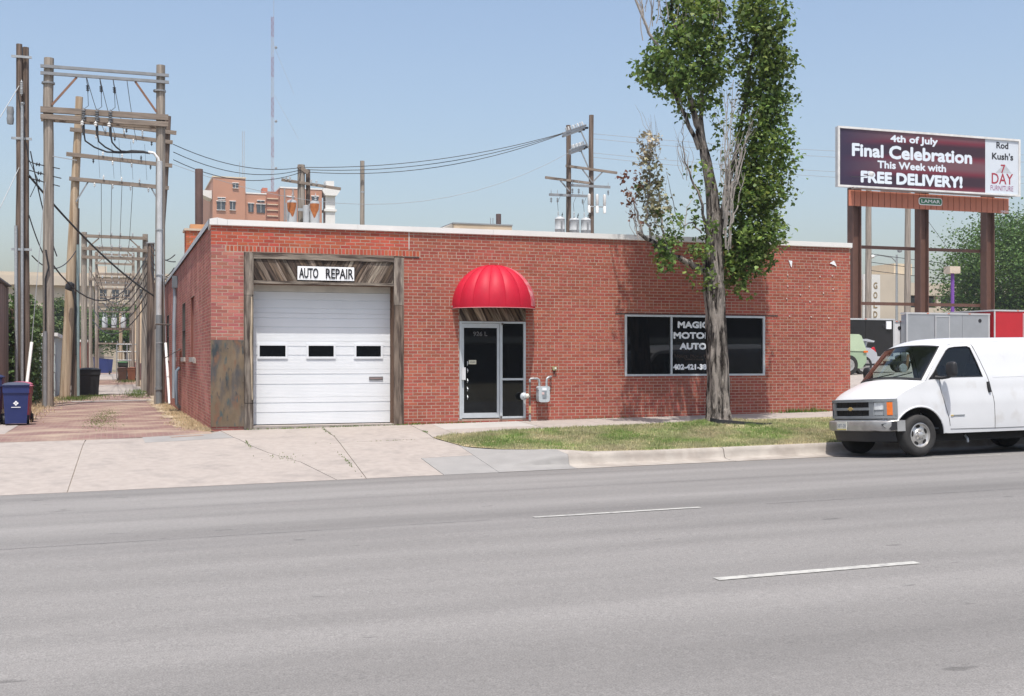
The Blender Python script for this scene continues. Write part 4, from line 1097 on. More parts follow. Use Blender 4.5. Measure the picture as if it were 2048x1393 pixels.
# cabin
MB().grid(lambda u, v: (lerp(.84+.16*(v*2-1)**2, 1.36, u), (v*2-1)*.84, 1.31+.03*math.sin(u*3)-.18*max(0,u-.75)), 8, 12).build('dash_top', mat('grey green dash', (.27,.30,.285), .7), van, smooth=40)
MB().box(1.12,1.34,-.82,.82,.9,1.27).build('dashboard', M['cabin'], van)
MB().box(1.06,5.4,-.88,.88,.46,.5).build('cabin_floor', M['cabin'], van)
for s_ in (-1, 1):
    rb = MB().box(2.0,2.45,s_*.5-.24,s_*.5+.24,.78,.92); rb.box(2.38,2.52,s_*.5-.24,s_*.5+.24,.9,1.45); rb.box(2.40,2.51,s_*.5-.14,s_*.5+.14,1.45,1.66)
    rb.build('seat', M['cabin'], van)
MB().tube([(1.55+.12*math.sin(t), -.5+.19*math.cos(t), 1.30+.15*math.sin(t)) for t in [k*2*math.pi/20 for k in range(21)]], .014, 6).build('steering_wheel', M['black'], van)
MB().box(2.75,2.77,-.85,.85,.5,1.35).build('bulkhead', M['cabin'], van)
MB().box(2.775,5.5,-.80,.80,1.99,2.0).build('headliner', M['cabin'], van)
for pts in ([(.86,.55),(1.02,-.05)], [(.80,-.15),(.98,-.62)]):
    a, b = pts
    MB().tube([(a[0]+.0, a[1], 1.415), (lerp(a[0], b[0], .5)-.02, lerp(a[1], b[1], .5), 1.45), (b[0], b[1], 1.50)], .009, 5).build('wiper', M['van_black'], van)

# ================================================================== parking lot vehicles
def box_trailer(name, label, x0, x1, y0, y1, z0, z1, body, trim, group='enclosed cargo trailers in the parking lot', vnose=0.):
    t = thing(name, label, 'trailer', ((x0+x1)/2, (y0+y1)/2, lot_z((x0+x1)/2, (y0+y1)/2)), group=group)
    # panelled sides: pieces of sheet between rivet seams
    n = max(2, int((x1-x0)/1.2))
    for i in range(n):
        a = lerp(x0, x1, i/n); b = lerp(x0, x1, (i+1)/n)
        MB().box(a+.006,b-.006,y0,y0+.03,z0,z1-.06).build('side_sheet', body, t)
    MB().box(x0,x1,y0+.031,y1,z0+.02,z1-.08).build('body', body, t)
    MB().box(x0-.02,x1+.02,y0-.02,y1+.02,z1-.06,z1).build('roof_rail', trim, t)
    MB().box(x0-.015,x1+.015,y0-.012,y0-.001,z0-.02,z0+.09).build('lower_rail', trim, t)
    for x in (x0, x1-.06): MB().box(x-.004,x+.064,y0-.014,y0-.001,z0+.091,z1-.061).build('corner_trim', trim, t)
    for k in range(3):
        MB().tube([(lerp(x0, x1, .25+.25*k)-.04, y0-.022, z1-.03),(lerp(x0, x1, .25+.25*k)+.04, y0-.022, z1-.03)], .014, 6).build('clearance_light', mat('orange marker', (.6,.12,.03), .3), t)
    MB().lathe([(.075,0),(.07,.015),(0,.016)], (x1-.45,y0-.001,z1-.28), (0,-1,0), 14).build('vent', M['van_black'], t)
    for sx_ in (.38,.58):
        c = (lerp(x0, x1, sx_), y0+.02, lot_z(lerp(x0, x1, sx_), y0)+.33)
        MB().lathe([(.18,-.1),(.32,-.1),(.33,0),(.32,.1),(.2,.1),(.17,.06),(0,.06)], c, (0,-1,0), 20).build('wheel', M['tyre'], t, smooth=40)
    return t
M['tr_black'] = mat('black trailer skin', (.018,.018,.02), .22, var=.1, spec=.5)
M['tr_white'] = mat('white trailer skin', (.62,.63,.64), .35, var=.05)
M['tr_silver'] = mat('silver trailer skin', (.40,.42,.45), .3, var=.05, metal=.55)
M['tr_red'] = mat('red trailer skin', (.42,.02,.03), .28, var=.05)
M['tr_trim'] = mat('polished trailer trim', (.62,.63,.64), .3, metal=.5, var=.05)
box_trailer('cargo_trailer', 'black enclosed trailer with silver top rail beside the brick corner', 20.5, 25.6, 12.0, 14.2, 1.45, 2.94, M['tr_black'], M['tr_trim'])
box_trailer('cargo_trailer', 'white enclosed trailer between the black and the silver ones', 25.72, 26.5, 12.3, 15.5, 1.45, 2.88, M['tr_white'], M['tr_trim'])
t = box_trailer('cargo_trailer', 'silver enclosed trailer with side door above the van', 26.05, 29.86, 11.9, 12.2, 1.3, 3.18, M['tr_silver'], M['tr_trim'])
fr = MB().box(27.35,27.95,11.87,11.899,1.5,3.02); fr.build('side_door', M['tr_silver'], t)
for x in (27.33,27.95): MB().box(x,x+.03,11.855,11.898,1.5,3.05).build('door_edge', M['tr_trim'], t)
MB().box(27.36,27.95,11.855,11.898,3.021,3.05).build('door_edge', M['tr_trim'], t)
MB().box(27.5,27.68,11.84,11.868,1.78,1.82).build('door_latch', M['van_black'], t)
t = box_trailer('cargo_trailer', 'red enclosed trailer with rear ramp door at the right edge', 29.98, 34.5, 11.8, 14.5, 1.4, 3.33, M['tr_red'], M['tr_trim'])
for x in (31.35,31.45): MB().box(x,x+.03,11.77,11.799,1.5,3.2).build('door_bar', M['tr_trim'], t)
for z in (2.05,2.2): MB().box(30.05,30.25,11.765,11.799,z,z+.03).build('door_hinge', M['tr_trim'], t)
rb = rbox(25.2,25.42,11.93,11.97,2.55,2.84,.01).build('placard', M['lettering']); tag(rb, 'white notice placard on the black trailer corner', 'placard')

gt = thing('utility_trailer', 'pale green covered utility trailer peeking past the brick corner', 'trailer', (21.2,9.0,lot_z(21.2,9)))
gm_ = mat('pale green paint', (.42,.52,.36), .5, var=.05)
gd_ = mat('green lower panel', (.30,.40,.27), .5, var=.05)
MB().prism([(19.8,1.75),(21.93,1.70),(21.72,2.22),(21.62,2.27),(19.8,2.29)], lambda u, v: (u,8.6,v), (0,1.6,0)).build('cover', gm_, gt)
MB().prism([(19.8,1.25),(21.75,1.13),(21.93,1.35),(21.93,1.695),(19.8,1.745)], lambda u, v: (u,8.62,v), (0,1.56,0)).build('lower_body', gd_, gt)
MB().box(21.80,21.96,8.58,8.61,1.66,1.72).build('marker_lamp', M['amber'], gt)
MB().lathe([(.2,-.1),(.33,-.1),(.34,0),(.33,.1),(.2,.1),(0,.08)], (21.25,8.7,lot_z(21.2,8.7)+.33), (0,-1,0), 24).build('wheel', M['tyre'], gt, smooth=40)
MB().bar((21.7,8.9,1.25),(23.5,8.9,1.27),.07,.07).build('drawbar', M['van_black'], gt)

MB().lathe([(.2,.101),(.19,.106),(.08,.09),(.05,.11),(0,.11)], (21.25,8.7,lot_z(21.2,8.7)+.33), (0,-1,0), 12).build('rim', M['rim'], gt)
sc = thing('silver_car', 'silver coupe with rear spoiler parked behind the green trailer', 'car', (21.2,11,lot_z(21.2,11)))
zc0 = lot_z(22,10)-.02
prof = [(19.0,.25),(19.0,.6),(19.6,.82),(20.4,.92),(21.0,1.20),(21.5,1.27),(22.0,1.20),(22.45,1.02),(22.78,.98),(22.93,.86),(22.98,.62),(22.96,.34),(22.85,.22),(22.6,.22)]
cb = MB(); K = 10
rows = []
for j in range(K+1):
    t_ = j/K; y = lerp(9.75, 11.45, t_); e = 1-abs(2*t_-1)**3
    rows.append([(21.35+(x-21)*(.94+.06*e), y, zc0+.2+(z-.2)*(.86+.14*e)) for x, z in prof])
n = len(prof); vs = [p for r_ in rows for p in r_]
cb.add(vs, [(j*n+i, j*n+i+1, (j+1)*n+i+1, (j+1)*n+i) for j in range(K) for i in range(n-1)]+[tuple(range(n))])
cb.build('body', mat('silver car paint', (.52,.54,.57), .28, var=.03, metal=.3, coat=.3), sc, smooth=35)
MB().prism([(22.55,1.20),(23.12,1.13),(23.16,1.18),(22.85,1.25)], lambda u, v: (u,9.85,zc0+v), (0,1.5,0)).build('spoiler', MATS['silver car paint'], sc)
for y in (10.0,11.2): MB().bar((22.85,y,zc0+.98),(22.92,y,zc0+1.17),.1,.05).build('spoiler_post', MATS['silver car paint'], sc)
MB().prism([(22.98,.84),(23.17,.97),(23.24,.80),(23.10,.74)], lambda u, v: (u-.06,9.80,zc0+v), (0,.10,0)).build('tail_light', mat('red tail lens', (.45,.02,.03), .2), sc)
for x in (19.9,22.62):
    MB().lathe([(.22,-.1),(.32,-.1),(.33,0),(.32,.1),(.24,.1),(.23,.06),(0,.06)], (x,9.80,zc0+.33), (0,-1,0), 28).build('tyre', M['tyre'], sc, smooth=40)
    MB().lathe([(.235,.10),(.22,.104),(.1,.085),(.05,.10),(0,.10)], (x,9.80,zc0+.33), (0,-1,0), 10).build('rim', M['rim'], sc)
bt = thing('boat_trailer_frame', 'low steel hitch frame with a jack wheel beside the silver coupe', 'hitch', (23.3,8.8,lot_z(23.3,8.8)))
MB().bar((22.6,8.6,1.33),(24.2,8.6,1.34),.09,.09).build('beam', M['van_black'], bt)
MB().bar((23.45,8.55,1.05),(23.55,8.55,1.6),.07,.07).build('jack_post', mat('rusty jack', (.22,.13,.08), .8), bt)
MB().lathe([(.02,-.04),(.14,-.04),(.15,0),(.14,.04),(.05,.04),(0,.04)], (23.3,8.5,1.14), (0,-1,0), 18).build('jack_wheel', M['galv'], bt, smooth=40)

# ================================================================== billboard
bb = thing('billboard', 'digital 4th of July billboard on brown steel posts', 'billboard', (44,33,.4))
BX0, BX1, BZ0, BZ1, BY = 37.6, 50.6, 11.36, 14.82, 33.0
M['bb_steel'] = mat('brown painted steel', (.115,.058,.042), .6, var=.1, scale=3)
M['bb_apron'] = mat('rust red apron', (.42,.15,.09), .65, var=.06, scale=2)
MB().box(BX0,BX1,BY+.0,BY+.22,BZ0,BZ1).build('cabinet', mat('billboard cabinet', (.45,.46,.46), .5), bb)
fr = MB(); t_ = .10
fr.box(BX0-.02,BX1+.02,BY-.10,BY-.005,BZ1-t_,BZ1+.02); fr.box(BX0-.02,BX1+.02,BY-.10,BY-.005,BZ0-.02,BZ0+t_); fr.box(BX0-.02,BX0+t_,BY-.10,BY-.005,BZ0+t_+.001,BZ1-t_-.001); fr.box(BX1-t_,BX1+.02,BY-.10,BY-.005,BZ0+t_+.001,BZ1-t_-.001)
fr.build('border', mat('pale aluminium border', (.62,.62,.60), .5), bb)
# screen: dark flag artwork with waving stripes, and the white panel
def screen_material():
    m = bpy.data.materials.new('digital screen'); m.use_nodes = True; N = m.node_tree.nodes; L = m.node_tree.links
    b = N['Principled BSDF']; b.inputs['Roughness'].default_value = .5
    tc = N.new('ShaderNodeTexCoord'); mp = N.new('ShaderNodeMapping'); mp.inputs['Scale'].default_value = (.10,1,.30); mp.inputs['Rotation'].default_value = (0,R(9),0)
    L.new(tc.outputs['Object'], mp.inputs['Vector'])
    wv = N.new('ShaderNodeTexWave'); wv.bands_direction = 'Z'; wv.inputs['Scale'].default_value = .55; wv.inputs['Distortion'].default_value = 3.2; wv.inputs['Detail'].default_value = 1
    L.new(mp.outputs[0], wv.inputs['Vector'])
    cr = N.new('ShaderNodeValToRGB'); e = cr.color_ramp.elements
    e[0].position = .15; e[0].color = (.024,.007,.015,1); e[1].position = .95; e[1].color = (.10,.045,.055,1)
    k = cr.color_ramp.elements.new(.55); k.color = (.105,.010,.022,1)
    L.new(wv.outputs['Fac'], cr.inputs[0])
    sx = N.new('ShaderNodeSeparateXYZ'); L.new(tc.outputs['Object'], sx.inputs[0])
    r = N.new('ShaderNodeMapRange'); r.inputs[1].default_value = -6.3; r.inputs[2].default_value = -1.5; L.new(sx.outputs['X'], r.inputs[0])
    mx = N.new('ShaderNodeMix'); mx.data_type = 'RGBA'; mx.inputs['A'].default_value = (.018,.010,.032,1)
    L.new(r.outputs[0], mx.inputs['Factor']); L.new(cr.outputs[0], mx.inputs['B'])
    L.new(mx.outputs['Result'], b.inputs['Base Color'])
    L.new(mx.outputs['Result'], b.inputs['Emission Color']); b.inputs['Emission Strength'].default_value = .35
    return m
scr_ = MB().box(BX0+.1,48.02,BY-.03,BY-.006,BZ0+.1,BZ1-.1).build('screen', screen_material(), bb)
wp = MB().box(48.03,BX1-.1,BY-.03,BY-.006,BZ0+.1,BZ1-.1).build('logo_panel', mat('white panel', (.55,.60,.65), .5, var=.02), bb)
M['bb_white'] = mat('screen letters', (.55,.60,.65), .5, var=0, emit=(.6,.7,.8,.12))
M['bb_dark'] = mat('logo black', (.02,.02,.025), .5, var=0)
M['bb_red'] = mat('logo red', (.32,.03,.05), .5, var=0)
yb = BY-.036
for body, x0, x1, z0, z1, bo in (('4th of July', 41.15, 43.95, 14.02, 14.56, .05), ('Final', 38.55, 40.72, 13.15, 13.92, .055), ('Celebration', 41.1, 47.05, 13.13, 13.93, .055), ('This Week with', 40.3, 45.15, 12.55, 13.0, .05), ('FREE DELIVERY!', 39.15, 46.35, 11.65, 12.36, .07)):
    if body[0] == '4': x0, x1 = 41.2, 44.55
    text('screen_text', body, x0, x1, z0, z1, yb, M['bb_white'], scr_, bold=bo)
for body, x0, x1, z0, z1 in (('Rod', 48.85, 49.75, 14.2, 14.6), ("Kush's", 48.52, 50.12, 13.52, 13.95)): text('logo_text', body, x0, x1, z0, z1, yb, M['bb_dark'], wp, bold=.04)
MB().prism([(48.8,12.72),(50.0,12.74),(49.45,13.3)], lambda u, v: (u,BY-.034,v), (0,.003,0)).build('logo_triangle', mat('logo grey', (.42,.45,.48), .5), wp)
text('logo_text', '7', 49.18, 49.52, 12.72, 13.24, yb, M['bb_red'], wp, bold=.02)
text('logo_text', 'DAY', 48.5, 50.1, 12.05, 12.70, yb, M['bb_red'], wp, bold=.012)
text('logo_text', 'FURNITURE', 48.42, 50.12, 11.64, 11.95, yb, mat('logo violet', (.25,.06,.16), .5, var=0), wp, bold=.0)
# apron of upright metal boards
ax0, ax1 = 38.18, 49.6; n = 28
for i in range(n):
    a = lerp(ax0, ax1, i/n); b = lerp(ax0, ax1, (i+1)/n)
    MB().box(a+.02,b-.02,BY-.25,BY-.2,10.25,11.16).build('apron_board', M['bb_apron'], bb)
MB().box(ax0,ax1,BY-.199,BY-.15,10.26,11.15).build('apron_back', M['bb_steel'], bb)
lg = rbox(43.05,44.62,BY-.30,BY-.26,10.55,10.90,.12).build('operator_plate', mat('green plate', (.03,.16,.08), .5, var=0), bb)
fr = rbox(43.0,44.67,BY-.285,BY-.255,10.50,10.95,.15).build('operator_plate_edge', M['lettering'], bb)
text('plate_text', 'LAMAR', 43.17, 44.5, 10.63, 10.83, BY-.304, M['lettering'], lg, bold=.03)
text('plate_number', '10024', 49.0, 49.55, 10.29, 10.42, BY-.253, M['lettering'], bb, bold=.01)
for x in (38.85,43.55,48.35):
    h = MB(); w = .27
    for s_ in (-1, 1): h.box(x+s_*w-.025 if s_ > 0 else x-w-.025, x+s_*w+.025 if s_ > 0 else x-w+.025, BY-.12, BY+.42, .2, 11.36)
    h.box(x-w+.026,x+w-.026,BY+.13,BY+.17,.2,11.36)
    h.build('post', M['bb_steel'], bb)
for z in (7.98,4.68): MB().box(38.6,48.6,BY+.43,BY+.60,z-.09,z+.09).build('cross_rail', M['bb_steel'], bb)
MB().box(38.3,49.5,BY-.9,BY-.3,11.2,11.23).build('catwalk', M['galv'], bb)
MB().box(40.9,42.6,BY+.05,BY+.5,11.16,11.34).build('junction_box', mat('grey electrical box', (.40,.42,.42), .5), bb)
for a, b in (((43.9,BY+.3,9.9),(45.6,BY+.3,8.0)), ((47.6,BY+.3,9.0),(43.85,BY+.3,5.4))): MB().tube([a, b], .012, 4).build('brace_cable', M['wire'], bb)
MB().tube([(39.3,BY-.6,11.98),(38.2,BY-1.3,11.75),(37.15,BY-1.9,11.62)], .02, 5).build('light_arm', M['wire'], bb)
MB().lathe([(.0,0),(.13,.02),(.15,.12),(.12,.25),(.0,.28)], (39.4,BY-.62,11.93), (.2,-.3,.9), 12).build('camera_lamp', M['porc_white'], bb, smooth=50)
# ================================================================== trees
LEAF = np.array([(0,0,0),(.32,.10,.03),(.50,.42,-.02),(.22,.55,.04),(0,1.0,-.06),(-.22,.55,.04),(-.50,.42,-.02),(-.32,.10,.03)])
LEAF_F = [(0,1,3),(1,2,3),(0,3,4),(0,4,5),(0,5,7),(5,6,7)]
SIMPLE = np.array([(0,0,0),(.36,.45,.05),(0,1.0,-.05),(-.36,.45,.05)])
SIMPLE_F = [(0,1,2),(0,2,3)]
def leaves(name, C, size, m, parent, droop=.5, shape='lobed', sdev=.3, upb=.35):
    C = np.asarray(C, float); n = len(C)
    T, F_ = (LEAF, LEAF_F) if shape == 'lobed' else (SIMPLE, SIMPLE_F)
    az = RNG.uniform(0, 2*np.pi, n)
    d = np.stack([np.cos(az), np.sin(az), RNG.normal(-droop, .45, n)], 1); d /= np.linalg.norm(d, axis=1)[:,None]
    nr = RNG.normal(0, 1, (n,3)); nr[:,2] = np.abs(nr[:,2])+upb
    nr -= d*np.sum(nr*d, 1)[:,None]; nr /= np.linalg.norm(nr, axis=1)[:,None]
    s = np.cross(d, nr); sz = size*RNG.uniform(1-sdev, 1+sdev, n)
    V = C[:,None,:] + sz[:,None,None]*(T[None,:,0,None]*s[:,None,:] + T[None,:,1,None]*d[:,None,:] + T[None,:,2,None]*nr[:,None,:])
    k = len(T); fi = np.array(F_, dtype=np.int32)
    idx = (np.arange(n, dtype=np.int32)[:,None,None]*k + fi[None]).reshape(-1)
    nf = n*len(F_)
    off = OFF.get(parent.name, Vector((0,0,0))) if parent is not None else Vector((0,0,0))
    me = bpy.data.meshes.new(name)
    me.vertices.add(n*k); me.vertices.foreach_set('co', (V-np.array(off)).reshape(-1))
    me.loops.add(nf*3); me.loops.foreach_set('vertex_index', idx)
    me.polygons.add(nf); me.polygons.foreach_set('loop_start', np.arange(0, nf*3, 3, dtype=np.int32))
    me.update(calc_edges=True); me.materials.append(m)
    return link(name, me, parent)

def bark_material(name, c1, c2, sc_=5):
    m = bpy.data.materials.new(name); m.use_nodes = True; N = m.node_tree.nodes; L = m.node_tree.links
    b = N['Principled BSDF']; b.inputs['Roughness'].default_value = .95; b.inputs['Specular IOR Level'].default_value = .1
    tc = N.new('ShaderNodeTexCoord'); mp = N.new('ShaderNodeMapping'); mp.inputs['Scale'].default_value = (1,1,.16); L.new(tc.outputs['Object'], mp.inputs['Vector'])
    n = N.new('ShaderNodeTexNoise'); n.inputs['Scale'].default_value = sc_*2; n.inputs['Detail'].default_value = 9; n.inputs['Roughness'].default_value = .7; n.inputs['Distortion'].default_value = .6
    L.new(mp.outputs[0], n.inputs['Vector'])
    cr = N.new('ShaderNodeValToRGB'); cr.color_ramp.elements[0].position = .42; cr.color_ramp.elements[0].color = (*c2,1); cr.color_ramp.elements[1].position = .57; cr.color_ramp.elements[1].color = (*c1,1)
    L.new(n.outputs['Fac'], cr.inputs[0]); L.new(cr.outputs[0], b.inputs['Base Color'])
    bp = N.new('ShaderNodeBump'); bp.inputs['Strength'].default_value = 1.; bp.inputs['Distance'].default_value = .09
    L.new(n.outputs['Fac'], bp.inputs['Height']); L.new(bp.outputs[0], b.inputs['Normal'])
    return m
M['bark'] = bark_material('furrowed grey bark', (.31,.275,.245), (.022,.018,.016))
M['bark_dead'] = mat('bleached dead wood', (.34,.31,.285), .9, var=.25, scale=6, bump=.4, spec=.1)
M['leaf'] = leaf_mat('maple leaves', (.125,.195,.042), (.085,.142,.034), island=.45, hue=.018, trans=.35)
M['leaf_lt'] = leaf_mat('young maple leaves', (.235,.30,.072), (.155,.225,.055), island=.4, hue=.018, trans=.4)
M['leaf_dead'] = leaf_mat('withered leaves', (.33,.28,.20), (.20,.19,.11), island=.4, hue=.02, trans=.2)
M['leaf_brown'] = leaf_mat('brown dead leaves', (.20,.075,.045), (.15,.08,.05), island=.35, hue=.015, trans=.2)

TY = -1.9
def T(px, py, dy=0.):
    """sketch units: x 82 to the metre from the trunk, y 92 to the metre from eye level"""
    k = 25.25/25.25
    X = 10.54 + (px-1438)/82.*(1+(px-1438)/6000.)
    Z = 1.47 + (717-py)/92.3*(1+(px-1438)/6600.)
    return Vector((X, TY+dy, Z))
tree = thing('street_tree', 'tall half-dead maple with furrowed trunk in front of the shop', 'tree', (10.54, TY, .05))
# trunk: lofted, ribbed, with a flare
def trunk_loft(name, path, n=44, rib=.055, seed=1, m=None):
    rr = random.Random(seed); ph = [rr.uniform(0,6.28) for _ in range(6)]
    mb = MB(); P_ = []
    for a, b in zip(path, path[1:]):
        for k in range(6): P_.append([lerp(a[i], b[i], k/6) for i in range(4)])
    P_.append(list(path[-1]))
    vs = []
    for i, (x, y, z, r) in enumerate(P_):
        for k in range(n):
            t = 2*math.pi*k/n
            q = 1 + rib*math.sin(5*t+ph[0]+z*.5) + rib*.7*math.sin(9*t+ph[1]+z*1.1) + rib*.5*math.sin(14*t+ph[2]-z*2.1) + rib*.3*math.sin(3*z*3+2*t+ph[3]) + rr.uniform(-.05,.05)
            vs.append((x+r*q*math.cos(t), y+r*q*math.sin(t), z))
    mb.add(vs, [(i*n+k, i*n+(k+1) % n, (i+1)*n+(k+1) % n, (i+1)*n+k) for i in range(len(P_)-1) for k in range(n)])
    return mb.build(name, m or M['bark'], tree, smooth=75)
def tp4(px, py, r, dy=0.): v = T(px, py, dy); return (v.x, v.y, v.z, r)
trunk_loft('trunk', [tp4(1438,850,.33), tp4(1438,835,.275), tp4(1437,815,.25), tp4(1437,760,.235), tp4(1434,690,.225), tp4(1431,620,.215), tp4(1428,575,.225), tp4(1427,540,.215), tp4(1428,500,.185), tp4(1428,440,.155), tp4(1423,380,.125), tp4(1410,310,.10), tp4(1398,262,.08)])
limbs = []
def limb(pts, m='bark', n=8, name='limb', jit=.02, sub=4):
    P_ = []; Rr = []
    for (a, b) in zip(pts, pts[1:]):
        for k in range(sub):
            f = k/sub; v = T(lerp(a[0], b[0], f), lerp(a[1], b[1], f), lerp(a[3] if len(a) > 3 else 0, b[3] if len(b) > 3 else 0, f))
            v += Vector((random.gauss(0, jit), random.gauss(0, jit), random.gauss(0, jit))) if P_ else Vector((0,0,0))
            P_.append(v); Rr.append(lerp(a[2], b[2], f))
    e = pts[-1]; P_.append(T(e[0], e[1], e[3] if len(e) > 3 else 0)); Rr.append(e[2])
    MB().tube(P_, Rr, n).build(name, M[m], tree, smooth=60)
    limbs.append((P_, Rr)); return P_
limb([(1400,270,.085),(1385,220,.06),(1362,120,.045),(1348,30,.035),(1335,-120,.04),(1320,-280,.02)])
limb([(1415,330,.08,.1),(1412,230,.05,.2),(1418,130,.04,.25),(1412,0,.03,.3),(1420,-160,.03,.3),(1425,-300,.015,.3)])
limb([(1432,520,.10,.05),(1452,420,.075,.1),(1478,300,.055,.1),(1500,170,.042,.05),(1512,30,.035,.0),(1520,-120,.03,-.1),(1525,-330,.015,-.2)])
limb([(1440,480,.09,.15),(1475,400,.07,.35),(1520,330,.055,.4),(1540,220,.045,.4),(1545,60,.04,.4),(1548,-120,.02,.4)])
limb([(1436,560,.06,.15),(1470,500,.045,.3),(1505,440,.035,.4),(1525,370,.025,.4),(1535,290,.012,.4)])
limb([(1396,300,.055,-.05),(1355,210,.04,-.1),(1318,140,.028,-.15),(1290,120,.02,-.3)])
limb([(1356,206,.04,-.15),(1310,105,.035,-.25),(1275,45,.028,-.3),(1252,-5,.02,-.35),(1235,-90,.01,-.35)], 'bark_dead')
limb([(1418,562,.10,-.1),(1400,545,.075,-.2),(1370,530,.065,-.25),(1325,512,.055,-.3),(1290,488,.045,-.3),(1262,468,.035,-.3)])
limb([(1290,488,.03,-.3),(1282,430,.025,-.3),(1285,370,.02,-.3),(1288,310,.014,-.3),(1282,270,.006,-.3)], 'bark_dead')
limb([(1272,474,.03,-.3),(1262,430,.02,-.3),(1252,395,.012,-.3),(1240,378,.006,-.3)], 'bark_dead')
limb([(1320,510,.03,-.3),(1312,460,.022,-.3),(1308,400,.015,-.3),(1300,340,.007,-.3)], 'bark_dead')
limb([(1415,520,.05,-.2),(1400,460,.035,-.3),(1385,400,.028,-.35),(1360,350,.02,-.4),(1348,310,.013,-.4),(1345,272,.005,-.4)], 'bark')
limb([(1390,470,.02,-.3),(1372,450,.015,-.35),(1352,455,.01,-.35),(1335,430,.008,-.35),(1318,350,.004,-.35)], 'bark')
limb([(1352,470,.012,-.35),(1358,420,.008,-.35),(1372,390,.004,-.35)], 'bark_dead')
# dead grey brush in the middle
for k in range(16):
    x0 = random.uniform(1432,1450); y0 = random.uniform(380,510)
    x1 = x0+random.uniform(-18,45); y1 = y0-random.uniform(90,230)
    xm = (x0+x1)/2+random.uniform(-8,8); ym = (y0+y1)/2
    limb([(x0,y0,.022,-.24),(xm,ym,.014,-.34),(x1,y1,.005,-.38)], 'bark_dead', 5, 'dead_branch', .02, 4)
    for q in range(3):
        f = random.uniform(.3,.9); xa = lerp(xm, x1, f); ya = lerp(ym, y1, f)
        limb([(xa,ya,.007,-.36),(xa+random.uniform(-22,22),ya-random.uniform(20,60),.003,-.4)], 'bark_dead', 4, 'twig', .01, 3)
for k in range(22):
    x0 = random.uniform(1270,1440); y0 = random.uniform(20,90)
    limb([(x0,y0,.012,-.3),(x0+random.uniform(-14,8),y0-60,.008,-.3),(x0+random.uniform(-28,12),y0-130,.003,-.3)], 'bark_dead', 4, 'twig', .02, 3)
for k in range(60):
    f = random.choice([(1262,468),(1285,400),(1300,440),(1345,290),(1360,350),(1320,512),(1275,45),(1288,320)])
    x0 = f[0]+random.uniform(-8,8); y0 = f[1]+random.uniform(-20,20)
    limb([(x0,y0,.008,-.32),(x0+random.uniform(-20,14),y0-random.uniform(20,50),.005,-.32),(x0+random.uniform(-30,16),y0-random.uniform(40,90),.002,-.34)], 'bark_dead', 4, 'twig', .012, 3)

def blob_leaves(blobs, clump, per, spread, dens):
    out = []
    for x, y, rx, ry, dy, d in blobs:
        c = T(x, y, dy-.12); ax_ = rx/82.; az_ = ry/92.; ay_ = (ax_*.75+.18)
        nc = max(3, int(dens*d*(ax_*az_)*(ay_*1.6)*30))
        for _ in range(nc):
            while True:
                q = np.array([random.uniform(-1,1) for _ in range(3)])
                l = np.linalg.norm(q)
                if l <= 1 and (l > .45 or random.random() < .35): break
            cc = np.array(c)+q*np.array([ax_, ay_, az_])
            n = random.randint(int(per*.5), int(per*1.5))
            out.append(cc + RNG.normal(0, spread, (n,3))*np.array([1,1,1.15]))
    return np.concatenate(out)
LEFT = [(1292,138,28,34,-.25,.9),(1280,152,16,16,-.25,1),(1325,152,36,40,-.2,.75),(1345,95,38,42,-.1,.7),(1372,45,42,50,.0,.7),(1400,15,40,48,.1,.7),(1432,55,22,56,.2,.7),(1400,125,46,46,.1,.6),(1358,185,32,26,-.1,.55),(1420,165,30,52,.2,.6),(1388,212,24,30,.05,.5),(1452,135,14,36,.15,.6),(1440,90,15,40,.2,.8),(1350,215,16,16,-.1,.5)]
MID = [(1445,225,24,36,.25,.35),(1392,338,18,14,-.1,.9),(1398,372,14,22,0,.7),(1398,432,17,44,.1,.65),(1450,300,18,28,.3,.5),(1440,170,18,30,.3,.5),(1465,260,14,30,.2,.5)]
RIGHT = [(1492,40,30,60,-.1,1),(1530,25,38,70,.1,1),(1515,130,46,56,0,.9),(1550,118,26,46,.1,.9),(1540,205,36,56,.1,.9),(1505,222,30,48,-.1,.8),(1532,288,44,46,.05,.9),(1556,330,24,36,.05,.9),(1500,330,38,46,.1,.8),(1530,386,42,38,0,1),(1492,400,38,46,.1,1),(1503,460,46,46,-.05,1),(1532,448,22,32,.0,1),(1482,508,38,42,.05,1),(1512,508,28,36,-.05,1),(1468,556,20,26,.1,.9),(1460,470,20,50,.25,.8),(1482,280,18,36,0,.5),(1475,560,16,20,.1,.8)]
LOW = [(1392,492,16,34,-.15,.7),(1384,548,22,14,-.2,.9),(1404,512,14,20,-.1,.6),(1308,520,14,24,-.3,1.6),(1318,494,18,30,-.3,1.5),(1330,455,12,30,-.25,1.4),(1318,540,10,12,-.3,1.2),(1300,500,12,16,-.3,.7),(1392,570,16,10,-.15,.8),(1405,440,10,26,-.1,.6),(1385,515,18,20,-.25,.5)]
UP = [(1335,-70,55,55,0,.55),(1400,-90,60,70,.2,.55),(1375,-200,55,75,.1,.5),(1520,-85,50,75,0,.7),(1530,-220,42,80,.1,.6),(1290,-110,42,50,-.2,.5),(1262,-190,36,60,-.2,.6),(1310,-300,40,60,-.1,.5),(1440,-60,30,70,.2,.4),(1450,-260,40,70,.2,.4)]
L1 = blob_leaves(LEFT, 0, 15, .115, 13); L2 = blob_leaves(MID, 0, 10, .09, 5.); L3 = blob_leaves(RIGHT, 0, 15, .115, 11.5); L4 = blob_leaves(LOW, 0, 10, .075, 9); L5 = blob_leaves(UP, 0, 12, .12, 4.5)
ALL = np.concatenate([L1, L2, L3, L4, L5]); sel = RNG.random(len(ALL))
leaves('foliage', ALL[sel < .66], .090, M['leaf'], tree, sdev=.45)
